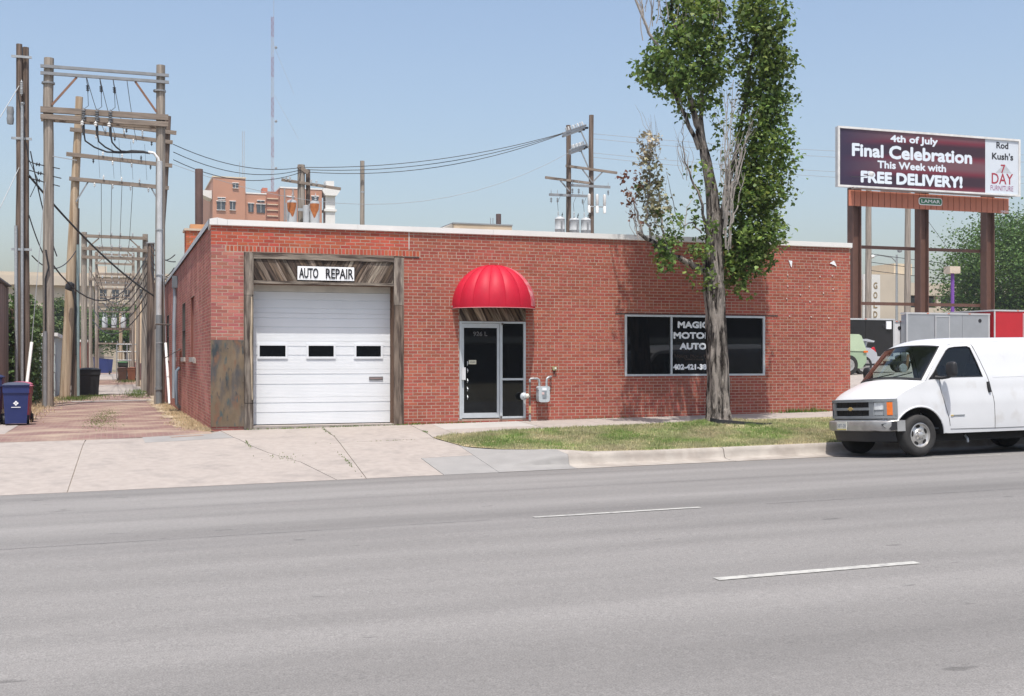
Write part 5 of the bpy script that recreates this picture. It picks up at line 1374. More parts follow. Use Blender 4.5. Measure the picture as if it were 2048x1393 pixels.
leaves('foliage', ALL[sel >= .66], .095, M['leaf_lt'], tree, sdev=.45)
DEAD = [(1278,285,11,22,-.3,1),(1280,310,15,34,-.3,1),(1286,345,18,40,-.3,.9),(1290,395,22,36,-.3,.7),(1275,420,24,26,-.3,.6),(1300,440,22,30,-.3,.5)]
L6 = blob_leaves(DEAD, 0, 10, .08, 11)
leaves('withered_foliage', L6, .085, M['leaf_dead'], tree)
L7 = blob_leaves([(1238,362,10,10,-.3,1),(1236,392,10,10,-.3,1),(1250,412,10,14,-.3,.9),(1248,440,10,14,-.3,.8),(1262,372,6,10,-.3,.8)], 0, 8, .06, 16)
leaves('withered_foliage', L7, .08, M['leaf_brown'], tree)
L8 = blob_leaves([(1302,405,16,30,-.25,.6),(1268,378,8,8,-.3,1),(1310,445,16,30,-.2,.6)], 0, 9, .07, 12.0)
leaves('foliage', L8, .09, M['leaf'], tree)
# black plastic edging strip round the foot of the tree
eg = MB(); pts = [(10.22,-2.12),(10.3,-2.32),(10.55,-2.42),(10.9,-2.50),(11.25,-2.55),(11.52,-2.45)]
eg.add([(x, y, lawn_z(x, y)-.02) for x, y in pts]+[(x, y+.02, lawn_z(x, y)+.10-.012*i) for i, (x, y) in enumerate(pts)]+[(x, y+.03, lawn_z(x, y)+.10-.012*i) for i, (x, y) in enumerate(pts)]+[(x, y+.03, lawn_z(x, y)-.02) for x, y in pts],
       [(i, i+1, 7+i, 6+i) for i in range(5)]+[(6+i, 7+i, 13+i, 12+i) for i in range(5)]+[(12+i, 13+i, 19+i, 18+i) for i in range(5)])
tag(eg.build('plastic_edging', M['black'], None, smooth=50), 'curled black plastic edging strip at the foot of the street tree', 'edging')

def bg_tree(label, base, h, rx, ry, z0, n, lsize, m, trunk_r=.25, clumps=90, group=None, seed=3, shape=None):
    rr = np.random.default_rng(seed)
    t = thing('background_tree', label, 'tree', base, group=group)
    bx, by, bz = base
    MB().tube([(bx,by,bz-.1),(bx+.1,by,bz+z0*.6),(bx-.05,by,bz+z0+(h-z0)*.4)], [trunk_r,trunk_r*.8,trunk_r*.35], 8).build('trunk', M['bark_plain'], t, smooth=60)
    for k in range(7):
        a = rr.uniform(0, 6.28); q = rr.uniform(.3,.8)
        MB().tube([(bx,by,bz+z0*.7+rr.uniform(0,.2)*(h-z0)),(bx+math.cos(a)*rx*q*.5,by+math.sin(a)*ry*q*.5,bz+lerp(z0,h,.4)),(bx+math.cos(a)*rx*q,by+math.sin(a)*ry*q,bz+lerp(z0,h,rr.uniform(.45,.85)))], [trunk_r*.5,trunk_r*.3,trunk_r*.08], 6).build('limb', M['bark_plain'], t, smooth=60)
    C = []
    for _ in range(clumps):
        d = rr.normal(0,1,3); d /= np.linalg.norm(d); rad = rr.uniform(.55,1.02)
        zc = (z0+h)/2; c = np.array([bx+d[0]*rx*rad, by+d[1]*ry*rad, bz+zc+d[2]*(h-z0)/2*rad])
        k = max(3, int(n/clumps*rr.uniform(.5,1.5)))
        C.append(c+rr.normal(0,1,(k,3))*np.array([rx*.13, ry*.13, (h-z0)*.065]))
    leaves('crown', np.concatenate(C), lsize, m, t, shape='simple', droop=.2)
    return t
M['bark_plain'] = mat('brown bark', (.16,.125,.095), .95, var=.25, scale=4, spec=.1)
M['leaf_bg'] = leaf_mat('background leaves', (.10,.175,.04), (.065,.125,.03), island=.35, hue=.015, trans=.3)
M['leaf_bg2'] = leaf_mat('paler background leaves', (.10,.15,.045), (.065,.105,.035), island=.35, hue=.015, trans=.3)
# ================================================================== alley: poles, frames, wires
def pole(parent, x, y, z1, lean=(0,0), r0=.16, r1=.12, m='pole_wood', z0=None, name='pole'):
    z0 = ga(x, y)-.2 if z0 is None else z0
    k = 8
    return MB().tube([(x+lean[0]*i/k+random.gauss(0,.008), y+lean[1]*i/k, lerp(z0, z1, i/k)) for i in range(k+1)], [lerp(r0, r1, i/k) for i in range(k+1)], 12).build(name, M[m], parent, smooth=50)
def insulator(parent, p, d=(0,0,-1), L_=.32, r=.055, m='ceramic', n=4, name='insulator'):
    pr = [(.012,0)]
    for k in range(n):
        a = L_*(.15+.7*k/n); pr += [(.02,a),(r,a+.02),(r*.9,a+.045),(.02,a+.05)]
    pr += [(.012,L_)]
    return MB().lathe(pr, p, d, 10).build(name, M[m], parent, smooth=50)
def sag(a, b, s, n=14): return [tuple(Vector(a).lerp(Vector(b), t)-Vector((0,0,s*4*t*(1-t)))) for t in [k/n for k in range(n+1)]]
def wire(a, b, s, label, group=None, r=.012, m='wire', cat='wire', name='overhead_wire', pts=None):
    o = MB().tube(pts or sag(a, b, s), r, 5).build(name, M[m], None, smooth=60)
    return tag(o, label, cat, group)

# leftmost double pole
pa = thing('utility_pole', 'dark twin wooden pole at the far left with conduits', 'utility pole', (-4.82,19,-.25))
pole(pa, -4.93, 19.0, 12.25, (.04,0), .13, .10, 'pole_dark'); pole(pa, -4.69, 19.1, 12.18, (-.01,0), .135, .105, 'pole_dark')
MB().tube([(-4.98,18.84,.0),(-5.0,18.84,6.0)], .055, 8).build('conduit', M['galv'], pa, smooth=50)
MB().tube([(-4.80,18.82,.0),(-4.80,18.82,10.1)], .05, 8).build('conduit', M['galv'], pa, smooth=50)
MB().tube([(-4.80,18.82,10.1),(-4.80,18.80,10.2),(-4.75,18.75,10.18)], .045, 8).build('conduit_head', M['galv'], pa, smooth=50)
for z in (11.80, 9.0, 5.2): MB().bar((-5.15,18.9,z),(-4.5,18.9,z),.06,.08).build('bracket', M['galv'], pa)
insulator(pa, (-4.82,18.85,11.0), (0,-.1,-1), .35); insulator(pa, (-4.82,18.8,10.75), (0,0,-1), .3)
for z in (9.85,9.6): MB().lathe([(.0,0),(.1,.02),(.12,.2),(.1,.36),(0,.38)], (-5.18,18.9,z-.15), (0,0,1), 10).build('cable_terminal', M['arm_grey'], pa, smooth=50)
for k, (z, x) in enumerate(((8.15,-4.5),(7.85,-4.45),(7.6,-4.5))):
    MB().tube([(-4.62,19,z+.1),(x+.15,18.9,z),(x+.9,18.9,z-.12-.03*k)], .018, 6).build('service_bracket', M['wire'], pa)
    insulator(pa, (x+.1,18.9,z), (1,0,-.1), .22, .07, 'wire', 2)
MB().tube(sag((-4.95,18.85,10.6),(-4.6,18.85,8.3),.0,10)+[(-4.3,18.85,7.6),(-4.55,18.85,7.0)], .014, 5).build('jumper', M['wire'], pa)
wire((-4.9,18.9,10.8),(-9.5,13.0,0.2),0,'taut pale guy wire slanting down left of the twin pole', r=.014, m='wire_grey', cat='guy wire', name='guy_wire')
wire((-4.9,18.9,8.0),(-7.6,14.0,0.2),0,'shorter pale guy wire beside the twin pole', r=.012, m='wire_grey', cat='guy wire', name='guy_wire')

# near frame across the alley
hf = thing('h_frame_utility_pole', 'nearest tall H-frame of weathered poles with cable riser over the alley', 'pole frame', (-2.1,19,-.25))
pole(hf, -3.98, 19, 11.85, (.02,0), .20, .165, 'pole_wood'); pole(hf, -.30, 19, 11.9, (.04,0), .19, .155, 'pole_wood')
for z, m in ((11.52,'arm_grey'),(11.28,'arm_grey')): MB().bar((-4.22,18.82,z),(.02,18.82,z),.10,.10).build('crossarm', M[m], hf)
for z, y in ((10.02,18.80),(9.78,18.80)): MB().bar((-4.22,y,z),(.0,y,z),.12,.20 if z > 9.9 else .17).build('crossarm', M['arm_wood'], hf)
MB().bar((-4.22,19.2,9.78),(.0,19.2,9.76),.12,.17).build('crossarm', M['arm_wood'], hf)
for a, b in (((-3.05,18.82,11.22),(-3.86,18.84,10.2)), ((-1.12,18.82,11.22),(-.40,18.84,10.2))): MB().bar(a, b, .05, .07).build('brace', mat('rusty brace', (.22,.12,.08), .8), hf)
for x in (-3.98,-.29): MB().lathe([(.22,0),(.22,.06)], (x,19,10.95), (0,0,1), 14).build('pole_band', M['arm_grey'], hf)
for k, x in enumerate((-2.74,-2.30,-1.86)):
    MB().tube([(x,18.8,11.25),(x+.03,18.75,11.0)], .014, 5).build('link', M['wire'], hf)
    insulator(hf, (x+.04,18.75,11.0), (.05,.0,-1), .3, .06, 'wire', 3)
    MB().tube(sag((x+.05,18.75,10.72),(x+.07,18.78,10.25),0,4)+[(x+.02,18.75,10.2),(x-.08,18.68,10.1)], .010, 5).build('jumper', M['wire'], hf)
    insulator(hf, (x-.09,18.66,10.15), (0,-.0,-1), .55, .075, 'arm_grey', 5, 'cable_termination')
    insulator(hf, (x-.13,18.60,9.5), (0,0,1), .2, .06, 'porc_white', 2)
    MB().tube([(x-.09,18.66,9.62),(x-.08,18.64,9.2)], .045, 8).build('cable_termination', M['wire'], hf, smooth=50)
    e = (-1.25,18.72,8.70+.03*k)
    P_ = [(x-.08,18.64,9.3),(x-.03,18.64,9.0),(lerp(x, -1.25, .18),18.65,8.80+.02*k),(lerp(x, -1.25, .45),18.67,8.66+.03*k),(lerp(x, -1.25, .75),18.70,8.66+.03*k),e,(-.85,18.72,8.72+.02*k),(-.62,18.72,8.70)]
    MB().tube(P_, .030, 7).build('riser_cable', M['wire'], hf, smooth=60)
MB().tube([(-.68,18.72,8.74),(-.5,18.72,8.72),(-.36,18.74,8.55),(-.30,18.76,8.35)], .05, 8).build('cable_boot', M['porc_white'], hf, smooth=50)
MB().tube([(-.30,18.76,8.45),(-.32,18.76,3.0)], .10, 12).build('riser_conduit', mat('pale grey conduit', (.50,.51,.51), .5, metal=.2), hf, smooth=50)
MB().tube([(-.32,18.76,3.0),(-.32,18.76,-.3)], .115, 12).build('riser_conduit', mat('dark grey conduit', (.20,.215,.225), .5, metal=.2), hf, smooth=50)
MB().tube([(-.32,18.76,.45),(-.32,18.76,.35)], .14, 12).build('conduit_collar', MATS['dark grey conduit'], hf, smooth=50)
for z in (6.0,4.4,2.0): MB().lathe([(.125,0),(.125,.04)], (-.31,18.76,z), (0,0,1), 12).build('strap', M['galv'], hf)
MB().bar((-3.85,18.9,8.45),(-3.05,18.9,8.35),.025,.025).build('standoff', M['wire_grey'], hf)
MB().tube([(-4.05,18.78,5.2),(-3.95,18.75,4.6),(-4.06,18.76,4.2),(-4.06,18.78,2.4)], .03, 6).build('ground_cable', M['wire'], hf, smooth=50)
MB().tube([(-4.07,18.78,2.4),(-4.07,18.78,-.2)], .07, 8).build('cable_guard', M['arm_grey'], hf, smooth=50)

# second, leaning frame
h2 = thing('h_frame_utility_pole', 'leaning H-frame with four long crossarms behind the nearest frame', 'pole frame', (-2,31,-.3))
pole(h2, -3.88, 31, 13.1, (.62,0), .24, .16, 'pole_tan'); pole(h2, -.22, 31, 12.5, (.78,0), .19, .13, 'pole_dark')
pole(h2, -3.45, 31.5, 8.2, (.05,0), .19, .15, 'pole_dark', name='stub_pole')
for (xa, za), (xb, zb) in (((-3.65,11.6),(.72,11.28)), ((-2.9,11.98),(.88,11.72)), ((-3.80,10.5),(.70,10.22)), ((-3.68,9.42),(.55,9.20))):
    MB().bar((xa,30.78,za),(xb,30.78,zb),.12,.17).build('crossarm', M['arm_wood'], h2)
    for k in range(7):
        f = .25+.09*k
        insulator(h2, (lerp(xa, xb, f),30.7,lerp(za, zb, f)+(.08 if k % 2 else -.08)), (0,0,1 if k % 2 else -1), .22, .05, random.choice(['ceramic','porc_white','wire']), 2)
for a, b in (((-3.4,30.78,8.4),(-2.9,30.78,9.3)), ((.3,30.78,8.2),(-.2,30.78,9.15))): MB().bar(a, b, .04, .06).build('brace', M['arm_grey'], h2)
for k, x in enumerate((-2.5,-1.6,-1.1,-.5,-1.9)): MB().tube(sag((x,30.7,11.4-.1*k),(x+.1,30.7,9.5),0,4), .008, 4).build('jumper', M['wire'], h2)
MB().tube([(-3.55,30.8,4.6),(-3.42,30.75,4.0),(-3.36,30.75,1.6)], .06, 7).build('cable_drop', M['wire'], h2, smooth=50)
MB().tube([(-3.32,30.7,6.5),(-3.30,30.7,-.2)], .06, 8).build('conduit', mat('verdigris conduit', (.20,.26,.26), .6), h2, smooth=50)
MB().lathe([(.0,0),(.16,.02),(.2,.2),(.14,.36),(0,.4)], (-3.7,30.3,4.45), (.4,-.2,1), 12).build('cable_coil', M['wire'], h2, smooth=50)

# further frames down the alley
def far_frame(label, y, xl, xr, ztop, arms, plat=False, m='pole_wood', r=.17):
    t = thing('h_frame_utility_pole', label, 'pole frame', ((xl+xr)/2, y, ga(xl, y)))
    pole(t, xl, y, ztop, (0,0), r, r*.8, m); pole(t, xr, y, ztop, (.03,0), r, r*.8, m)
    for a in arms:
        MB().bar((xl-.12,y-.2,a),(xr+.12,y-.2,a-.03),.11,.15).build('crossarm', M['arm_wood'], t)
        for f in (.25,.45,.6,.8): insulator(t, (lerp(xl, xr, f),y-.25,a+.05), (0,0,1), .2, .05, 'ceramic', 2)
    for s_ in (1, -1):
        x = xl if s_ > 0 else xr
        MB().bar((x,y-.2,arms[0]-.75),(x+s_*.7,y-.2,arms[0]-.1),.05,.06).build('brace', M['arm_wood'], t)
    if plat:
        MB().bar((xl-.2,y-.3,4.3),(xr+.2,y-.3,4.3),.5,.22).build('platform', M['pole_dark'], t)
        for k in range(3):
            x = lerp(xl, xr, .22+.28*k)
            MB().lathe([(.0,4.42),(.25,4.42),(.26,4.5),(.26,5.3),(.22,5.4),(.0,5.46)], (x,y-.3,0), n=14).build('transformer', M['can'], t, smooth=40)
            insulator(t, (x-.1,y-.3,5.42), (0,0,1), .4, .07, 'ceramic', 3); insulator(t, (x+.12,y-.3,5.42), (0,0,1), .35, .07, 'ceramic', 3)
    return t
far_frame('weathered H-frame with paired crossarms at roof height over the alley', 37.5, -3.2, -.33, 7.75, [7.55,6.92,6.5])
far_frame('distant H-frame carrying three transformers on a platform over the alley', 95, -3.2, -.15, 9.2, [8.9,8.2,7.4,6.6,6.0,2.9], True)
far_frame('slim H-frame midway down the alley', 70, -3.0, -.35, 9.6, [9.4,8.7,7.9,7.1], False, r=.13)
for x, y, z, lb, mm in ((-.12,34.5,7.0,'dark wooden pole right of the roof height H-frame','pole_dark'), (-.95,112,6.5,'tan pole standing in the middle distance of the alley','pole_tan')):
    t = thing('utility_pole', lb, 'utility pole', (x,y,ga(x,y)))
    pole(t, x, y, z, (0,0), .2 if y < 40 else .22, .16 if y < 40 else .18, mm)
    MB().lathe([(.0,0),(.21,0),(.19,.05),(0,.06)], (x,y,z), n=10).build('pole_cap', M['arm_grey'], t)
# poles behind the building
pr = thing('utility_pole', 'weathered pole with two rust streaked transformers above the roof', 'utility pole', (8.0,40,0))
pole(pr, 8.0, 40, 12.1, (-.05,0), .24, .20, 'pole_wood'); MB().bar((7.75,39.85,12.0),(8.3,39.85,11.65),.18,.22).build('pole_top_block', M['arm_wood'], pr)
pole(pr, 8.35, 40.2, 11.9, (0,0), .14, .12, 'pole_dark')
MB().bar((6.85,39.8,11.2),(10.1,39.8,10.85),.12,.15).build('crossarm', M['arm_wood'], pr)
for x in (7.1,7.3,8.45,8.75,9.2): insulator(pr, (x,39.75,11.15-.1*(x-7)), (0,0,1), .3, .07, 'ceramic', 3)
for x in (7.38,8.62):
    MB().lathe([(.0,8.6),(.27,8.6),(.275,9.9),(.25,10.05),(.1,10.1),(0,10.12)], (x,39.6,0), n=18).build('transformer', M['can'], pr, smooth=40)
    MB().grid(lambda u, v: (x+.278*math.sin(lerp(-1.3,.9,u)), 39.6-.278*math.cos(lerp(-1.3,.9,u)), lerp(9.93, 9.93-.75*(math.sin(u*math.pi)**.6)*(.86+.14*math.sin(u*11+x))-.05, v)), 16, 4).build('rust_patch', mat('orange rust', (.36,.12,.035), .8, var=.25, scale=8), pr, smooth=60)
    insulator(pr, (x+.05,39.6,10.08), (0,0,1), .45, .07, 'ceramic', 3)
    MB().box(x-.34,x-.30,39.5,39.56,9.0,9.9).build('bracket', M['galv'], pr)
MB().box(7.7,8.4,39.5,39.6,9.5,9.65).build('bracket', M['galv'], pr)
MB().lathe([(.0,8.7),(.18,8.7),(.18,9.8),(0,9.85)], (8.15,39.55,0), n=14).build('regulator_can', M['can'], pr, smooth=40)
p2_ = thing('utility_pole', 'bare wooden pole standing alone above the coping', 'utility pole', (11.35,40,0))
pole(p2_, 11.34, 40, 12.5, (.02,0), .15, .12, 'pole_wood'); MB().lathe([(.13,0),(.135,.1)], (11.36,40,10.7), n=10).build('pole_band', M['galv'], p2_)
pc = thing('pole_cluster', 'pair of dark poles with many crossarms and transformers above the roof', 'utility pole', (24.4,40,0))
pole(pc, 23.75, 40, 15.3, (0,0), .17, .14, 'pole_dark'); pole(pc, 25.2, 40, 16.0, (.02,0), .17, .14, 'pole_dark')
for (xa, ya, za), (xb, yb_, zb) in (((22.75,38.4,14.45),(25.1,40.6,15.5)), ((23.2,38.5,13.5),(25.1,40.6,14.3))):
    for o_ in (0,.16): MB().bar((xa,ya,za-o_),(xb,yb_,zb-o_),.10,.12).build('crossarm', M['arm_grey'], pc)
    for k in range(8):
        f = .15+.1*k; insulator(pc, (lerp(xa, xb, f),lerp(ya, yb_, f)-.08,lerp(za, zb, f)+.05), (-.3,0,1), .25, .06, 'porc_white' if k % 2 else 'ceramic', 3)
    for k in range(3): insulator(pc, (24.45+.22*k,40.2,lerp(za, zb, .8)-.28+.12*k), (1,.4,.2), .3, .07, 'wire', 3)
    MB().bar((24.5,40.1,lerp(za, zb, .8)-.1),(25.05,40,zb-1.5),.05,.07).build('brace', M['arm_grey'], pc)
for (xa, za), (xb, zb), m in (((23.5,12.85),(26.8,12.6),'arm_wood'), ((22.2,12.1),(25.0,11.9),'arm_wood'), ((23.8,11.72),(26.35,11.72),'arm_grey'), ((22.45,11.1),(24.85,11.12),'arm_grey')):
    MB().bar((xa,39.8,za),(xb,39.8,zb),.11,.14).build('crossarm', M[m], pc)
for a, b in (((24.55,39.8,12.7),(25.2,39.8,11.95)), ((25.85,39.8,12.6),(25.2,39.8,11.95)), ((23.15,39.8,11.95),(23.75,39.8,11.35))): MB().bar(a, b, .05, .07).build('brace', M['arm_grey'], pc)
for x, z in ((22.55,10.95),(22.95,10.95),(24.55,10.95),(23.9,11.55),(24.3,11.55),(26.2,11.55)): insulator(pc, (x,39.75,z), (0,0,-1), .35, .07, 'arm_grey', 3); insulator(pc, (x,39.75,z+.15), (0,0,1), .3, .03, 'galv', 1)
MB().bar((24.85,39.7,10.5),(26.0,39.7,10.5),.07,.07).build('cutout_bar', M['galv'], pc)
for x in (24.9,25.42,25.9): MB().lathe([(.0,10.1),(.09,10.12),(.09,10.5),(.05,10.55),(.09,10.6),(.09,11.2),(0,11.25)], (x,39.6,0), n=10).build('cutout', M['porc_white'], pc, smooth=40)
for x in (23.0,24.0,24.65):
    MB().lathe([(.0,8.0),(.29,8.0),(.29,9.0),(.305,9.02),(.305,9.06),(.29,9.08),(.29,9.62),(.305,9.64),(.26,9.74),(.1,9.8),(0,9.82)], (x,39.5+(.2 if x == 24.0 else 0),0), n=18).build('transformer', M['can'], pc, smooth=40)
    insulator(pc, (x-.1,39.5,9.76), (0,0,1), .38, .06, 'ceramic', 3); insulator(pc, (x+.12,39.5,9.74), (.2,0,1), .3, .05, 'wire', 2)
    MB().tube([(x-.1,39.5,10.1),(x-.15,39.5,10.6),(x+.1,39.7,11.0)], .012, 4).build('jumper', M['wire'], pc); MB().box(x-.05,x+.05,39.16,39.22,8.2,9.5).build('mounting_lug', M['arm_grey'], pc)

# overhead wires
G1 = 'black lines from the alley frames to the roof pole'
for k in range(3):
    wire((.75,30.8,11.2-.35*k),(8.0,39.9,11.95-.12*k),.5+.1*k,'black power line sagging from the alley frames to the rusty transformer pole',G1,.018)
G2 = 'black lines from the roof pole to the pole pair'
for k in range(3):
    wire((8.0,39.9,11.95-.12*k),(22.8+.15*k,38.5+.15*k,14.5+.05*k),.55+.16*k,'black power line sagging from the rusty transformer pole to the pole pair',G2,.02)
wire((.7,30.8,10.3),(23.3,38.6,13.45),2.4,'thin pale line sagging low behind the rusty transformer pole',None,.012,'wire_grey')
G3 = 'thin lines running right from the pole pair'
for k in range(4):
    z = (14.9,14.6,13.75,13.5)[k]
    wire((25.2,40,z),(90,46,z+4.5-.4*k),1.2,'thin line running right from the pole pair behind the tree',G3,.014,'wire_grey')
wire((-4.6,18.9,7.75),(-.1,31,4.3),.35,'thick black twisted cable slanting from the twin pole down to the right',None,.04)
wire((-3.9,19,4.8),(-.1,36.5,6.9),1.9,'black cable sagging deep across the alley at roof height',None,.028)
wire((-4.55,19,8.6),(-3.7,19,5.0),.3,'black service cable from the twin pole to the near frame, upper',None,.022)
wire((-4.6,19,6.4),(-3.95,19,4.7),.15,'black service cable from the twin pole to the near frame, lower',None,.022)
wire((-4.5,19,5.0),(-3.4,30.5,6.2),.6,'looped black cable behind the near frame on the left',None,.022)
G4 = 'service drops from the alley poles to the brick building'
for k in range(5):
    z = 7.0-.28*k
    wire((-.12,34.5,z),(.3,20+.3*k,5.0-.22*k+.5*(k % 2)),.25+.1*k,'black service drop looping from the alley poles to the brick building',G4,.02)
G5 = 'cables sagging down the alley between far frames'
for k in range(5):
    wire((-.15,34.4,6.4-.5*k),(-2.2-.3*k,62,5.6-.25*k),1.0+.15*k,'black cable sagging across the alley between the far frames',G5,.03)
G6 = 'conductors strung along the alley'
for k, x in enumerate((-2.74,-2.30,-1.86,-1.4)):
    wire((x,18.9,11.3),(x+.55,30.8,11.55-.1*k),.12,'thin conductor strung along the alley from frame to frame',G6,.012)
    wire((x+.4,30.8,9.4),(x+.35,37.4,7.5),.05,'thin conductor strung along the alley from frame to frame',G6,.012)
    wire((x+.35,37.4,7.5),(x+.4,62,8.2),.4,'thin conductor strung along the alley from frame to frame',G6,.014)
    wire((x+.4,62,8.2),(x+.4,95,8.8),.5,'thin conductor strung along the alley from frame to frame',G6,.016)
far_frame('slender H-frame just beyond the roof height one', 50, -3.1, -.4, 8.3, [8.1,7.5,6.2], False, r=.12)
G8 = 'fine cables criss-crossing far down the alley'
for k in range(14):
    ya = random.choice((37.4,50,70)); yb = random.choice((70,95,110)) + 2
    wire((random.uniform(-3.1,-.4),ya,random.uniform(4.6,7.6)),(random.uniform(-3.1,-.3),yb,random.uniform(4.4,8.6)),random.uniform(.3,1.3),'fine dark cable criss-crossing the far part of the alley',G8,.016)
gw = thing('guy_wire', 'white plastic guy guard standing by the brick side wall', 'guy wire', (.0,18.3,-.2))
MB().tube([(-.02,17.4,-.1),(-.10,18.6,2.0)], .05, 8).build('guard', M['porc_white'], gw, smooth=50); MB().tube([(-.10,18.6,2.0),(-.26,19,8.2)], .012, 5).build('cable', M['wire_grey'], gw)
gw = thing('guy_wire', 'white plastic guy guard rising behind the blue bins', 'guy wire', (-4.6,17,-.2))
MB().tube([(-4.58,17.2,.35),(-4.45,18.0,2.0)], .055, 8).build('guard', M['porc_white'], gw, smooth=50); MB().tube([(-4.45,18.0,2.0),(-4.0,19.0,8.4)], .012, 5).build('cable', M['wire_grey'], gw)

# ================================================================== bins
def cart(label, x, y, col, lidcol, s=1., rz=0., h=1.05, w=.6, d=.68, logo=False, group='wheeled bins in the alley'):
    z = ga(x, y)
    t = thing('wheelie_bin', label, 'bin', (x, y, z), rot=(0,0,rz), group=group)
    hw, hd = w/2*s, d/2*s; k = .80; H = h*s
    b = MB(); lo = [(-hw*k,-hd*k,.05),(hw*k,-hd*k,.05),(hw*k,hd*k,.05),(-hw*k,hd*k,.05)]
    mid = [(-hw*.93,-hd*.93,H*.72),(hw*.93,-hd*.93,H*.72),(hw*.93,hd*.93,H*.72),(-hw*.93,hd*.93,H*.72)]
    up = [(-hw*.98,-hd,H*.76),(hw*.98,-hd,H*.76),(hw*.98,hd,H*.76),(-hw*.98,hd,H*.76)]
    tp_ = [(-hw,-hd,H*.93),(hw,-hd,H*.93),(hw,hd,H*.93),(-hw,hd,H*.93)]
    vs = lo+mid+up+tp_
    b.add(vs, [(3,2,1,0)]+[(4*r_+i, 4*r_+(i+1) % 4, 4*r_+4+(i+1) % 4, 4*r_+4+i) for r_ in range(3) for i in range(4)])
    b.build('tub', col, t)
    l = MB().grid(lambda u, v: ((u*2-1)*hw*1.06, lerp(-hd*1.08, hd*1.05, v), H*.94+.07*s*math.sin(min(1,max(0,u))*math.pi)**.4*math.sin(v*math.pi)**.4), 10, 8)
    l.build('lid', lidcol, t, smooth=50)
    MB().box(-hw*1.05,hw*1.05,-hd*1.07,hd*1.04,H*.925,H*.945).build('rim', col, t)
    for sx_ in (-1, 1): MB().lathe([(.0,-.03),(.12*s,-.03),(.12*s,.03),(0,.03)], (sx_*hw*.9,hd*.85,.12*s), (1,0,0), 14).build('wheel', M['black'], t)
    MB().tube([(-hw*.8,hd*1.1,H*.9),(hw*.8,hd*1.1,H*.9)], .018, 6).build('handle', col, t)
    if logo:
        yv = lambda v: -hd*lerp(k, .93, v)-.006
        for cx, cz in ((-.032,0),(.032,0),(0,.032),(0,-.032)):
            zz = H*.52+cz
            MB().add([(cx-.028,yv(.7),zz),(cx,yv(.7)-.0,zz-.028),(cx+.028,yv(.7),zz),(cx,yv(.7),zz+.028)], [(0,1,2,3)]).build('logo_mark', M['lettering'], t)
        MB().box(-.10,.10,yv(.62)-.004,yv(.62)-.002,H*.42,H*.435).build('logo_line', M['lettering'], t)
    return t
bl = mat('dark blue bin plastic', (.018,.030,.12), .45, var=.08); bl2 = mat('navy bin plastic', (.010,.016,.07), .5); pk = mat('maroon bin plastic', (.17,.022,.04), .5); lidb = mat('grey blue lid', (.06,.07,.10), .5)
cart('dark blue recycling cart with white logo at the left edge', -4.02, 5.2, bl, lidb, .93, 0.06, h=1.08, w=.62, d=.72, logo=True)
cart('maroon cart with pink lid standing behind the blue recycling cart', -4.03, 6.6, pk, mat('pink lid', (.36,.10,.15), .5), .9, -.05, h=1.06)
cart('second maroon cart deeper behind the blue one', -4.12, 8.2, pk, MATS['pink lid'], .9, .1, h=1.1)
cart('navy cart cut off by the left picture edge', -4.72, 5.7, bl2, bl2, 1.1, .0, h=1.1, w=.7)
cart('black bin tilted beside the tan leaning pole', -2.93, 33.5, M['black'], M['black'], 1.25, .1, h=1.05, w=.8, d=.8)
cart('brown bin on the right side of the far alley, left of a pair', -1.15, 69, mat('brown bin plastic', (.10,.055,.04), .5), MATS['brown bin plastic'], 1.0, .1)
cart('reddish brown bin on the right side of the far alley, right of a pair', -.45, 69, mat('reddish bin plastic', (.20,.08,.045), .5), MATS['reddish bin plastic'], 1.0, -.1)
cart('dark grey bin with green lid stacked behind the brown pair', -1.05, 73, mat('charcoal bin', (.05,.055,.05), .6), mat('green lid', (.10,.28,.10), .5), 1.3, 0, h=1.15)
dp = thing('dumpster', 'dark blue steel dumpster near the far end of the alley', 'dumpster', (-2.75,108,ga(-2.75,108)))
MB().prism([(-3.6,.1),(-1.9,.1),(-1.75,1.55),(-3.75,1.75)], lambda u, v: (u,107.2,v-.2), (0,1.6,0)).build('body', bl, dp)
MB().box(-3.8,-1.7,107.15,108.9,1.56,1.62).build('lid', bl2, dp)
for x in (-3.4,-2.1): MB().box(x-.08,x+.08,107.1,107.2,-.3,.1).build('caster', M['black'], dp)
dc = thing('dark_car', 'dark blue car nosing out from the left beyond the black bin', 'car', (-3.7,42,-.28))
pf_ = [(-6.5,.3),(-6.5,.75),(-5.6,.95),(-5.0,1.38),(-3.9,1.40),(-3.2,1.0),(-2.75,.9),(-2.62,.6),(-2.66,.32)]
MB().prism(pf_, lambda u, v: (u,41.5,v-.28), (0,1.7,0)).build('body', mat('dark blue car paint', (.02,.03,.07), .25, coat=.3), dc)
MB().prism([(-5.45,.97),(-4.95,1.32),(-3.95,1.34),(-3.35,1.0)], lambda u, v: (u,41.49,v-.28), (0,.008,0)).build('window', M['dark_glass'], dc)
for x in (-5.7,-3.25): MB().lathe([(.0,-.1),(.32,-.1),(.32,.1),(.18,.1),(0,.06)], (x,41.5,.05), (0,-1,0), 18).build('wheel', M['tyre'], dc, smooth=40)
MB().box(-2.66,-2.60,41.45,42.1,.35,.5).build('tail_light', mat('pale lamp', (.5,.5,.5), .3), dc)

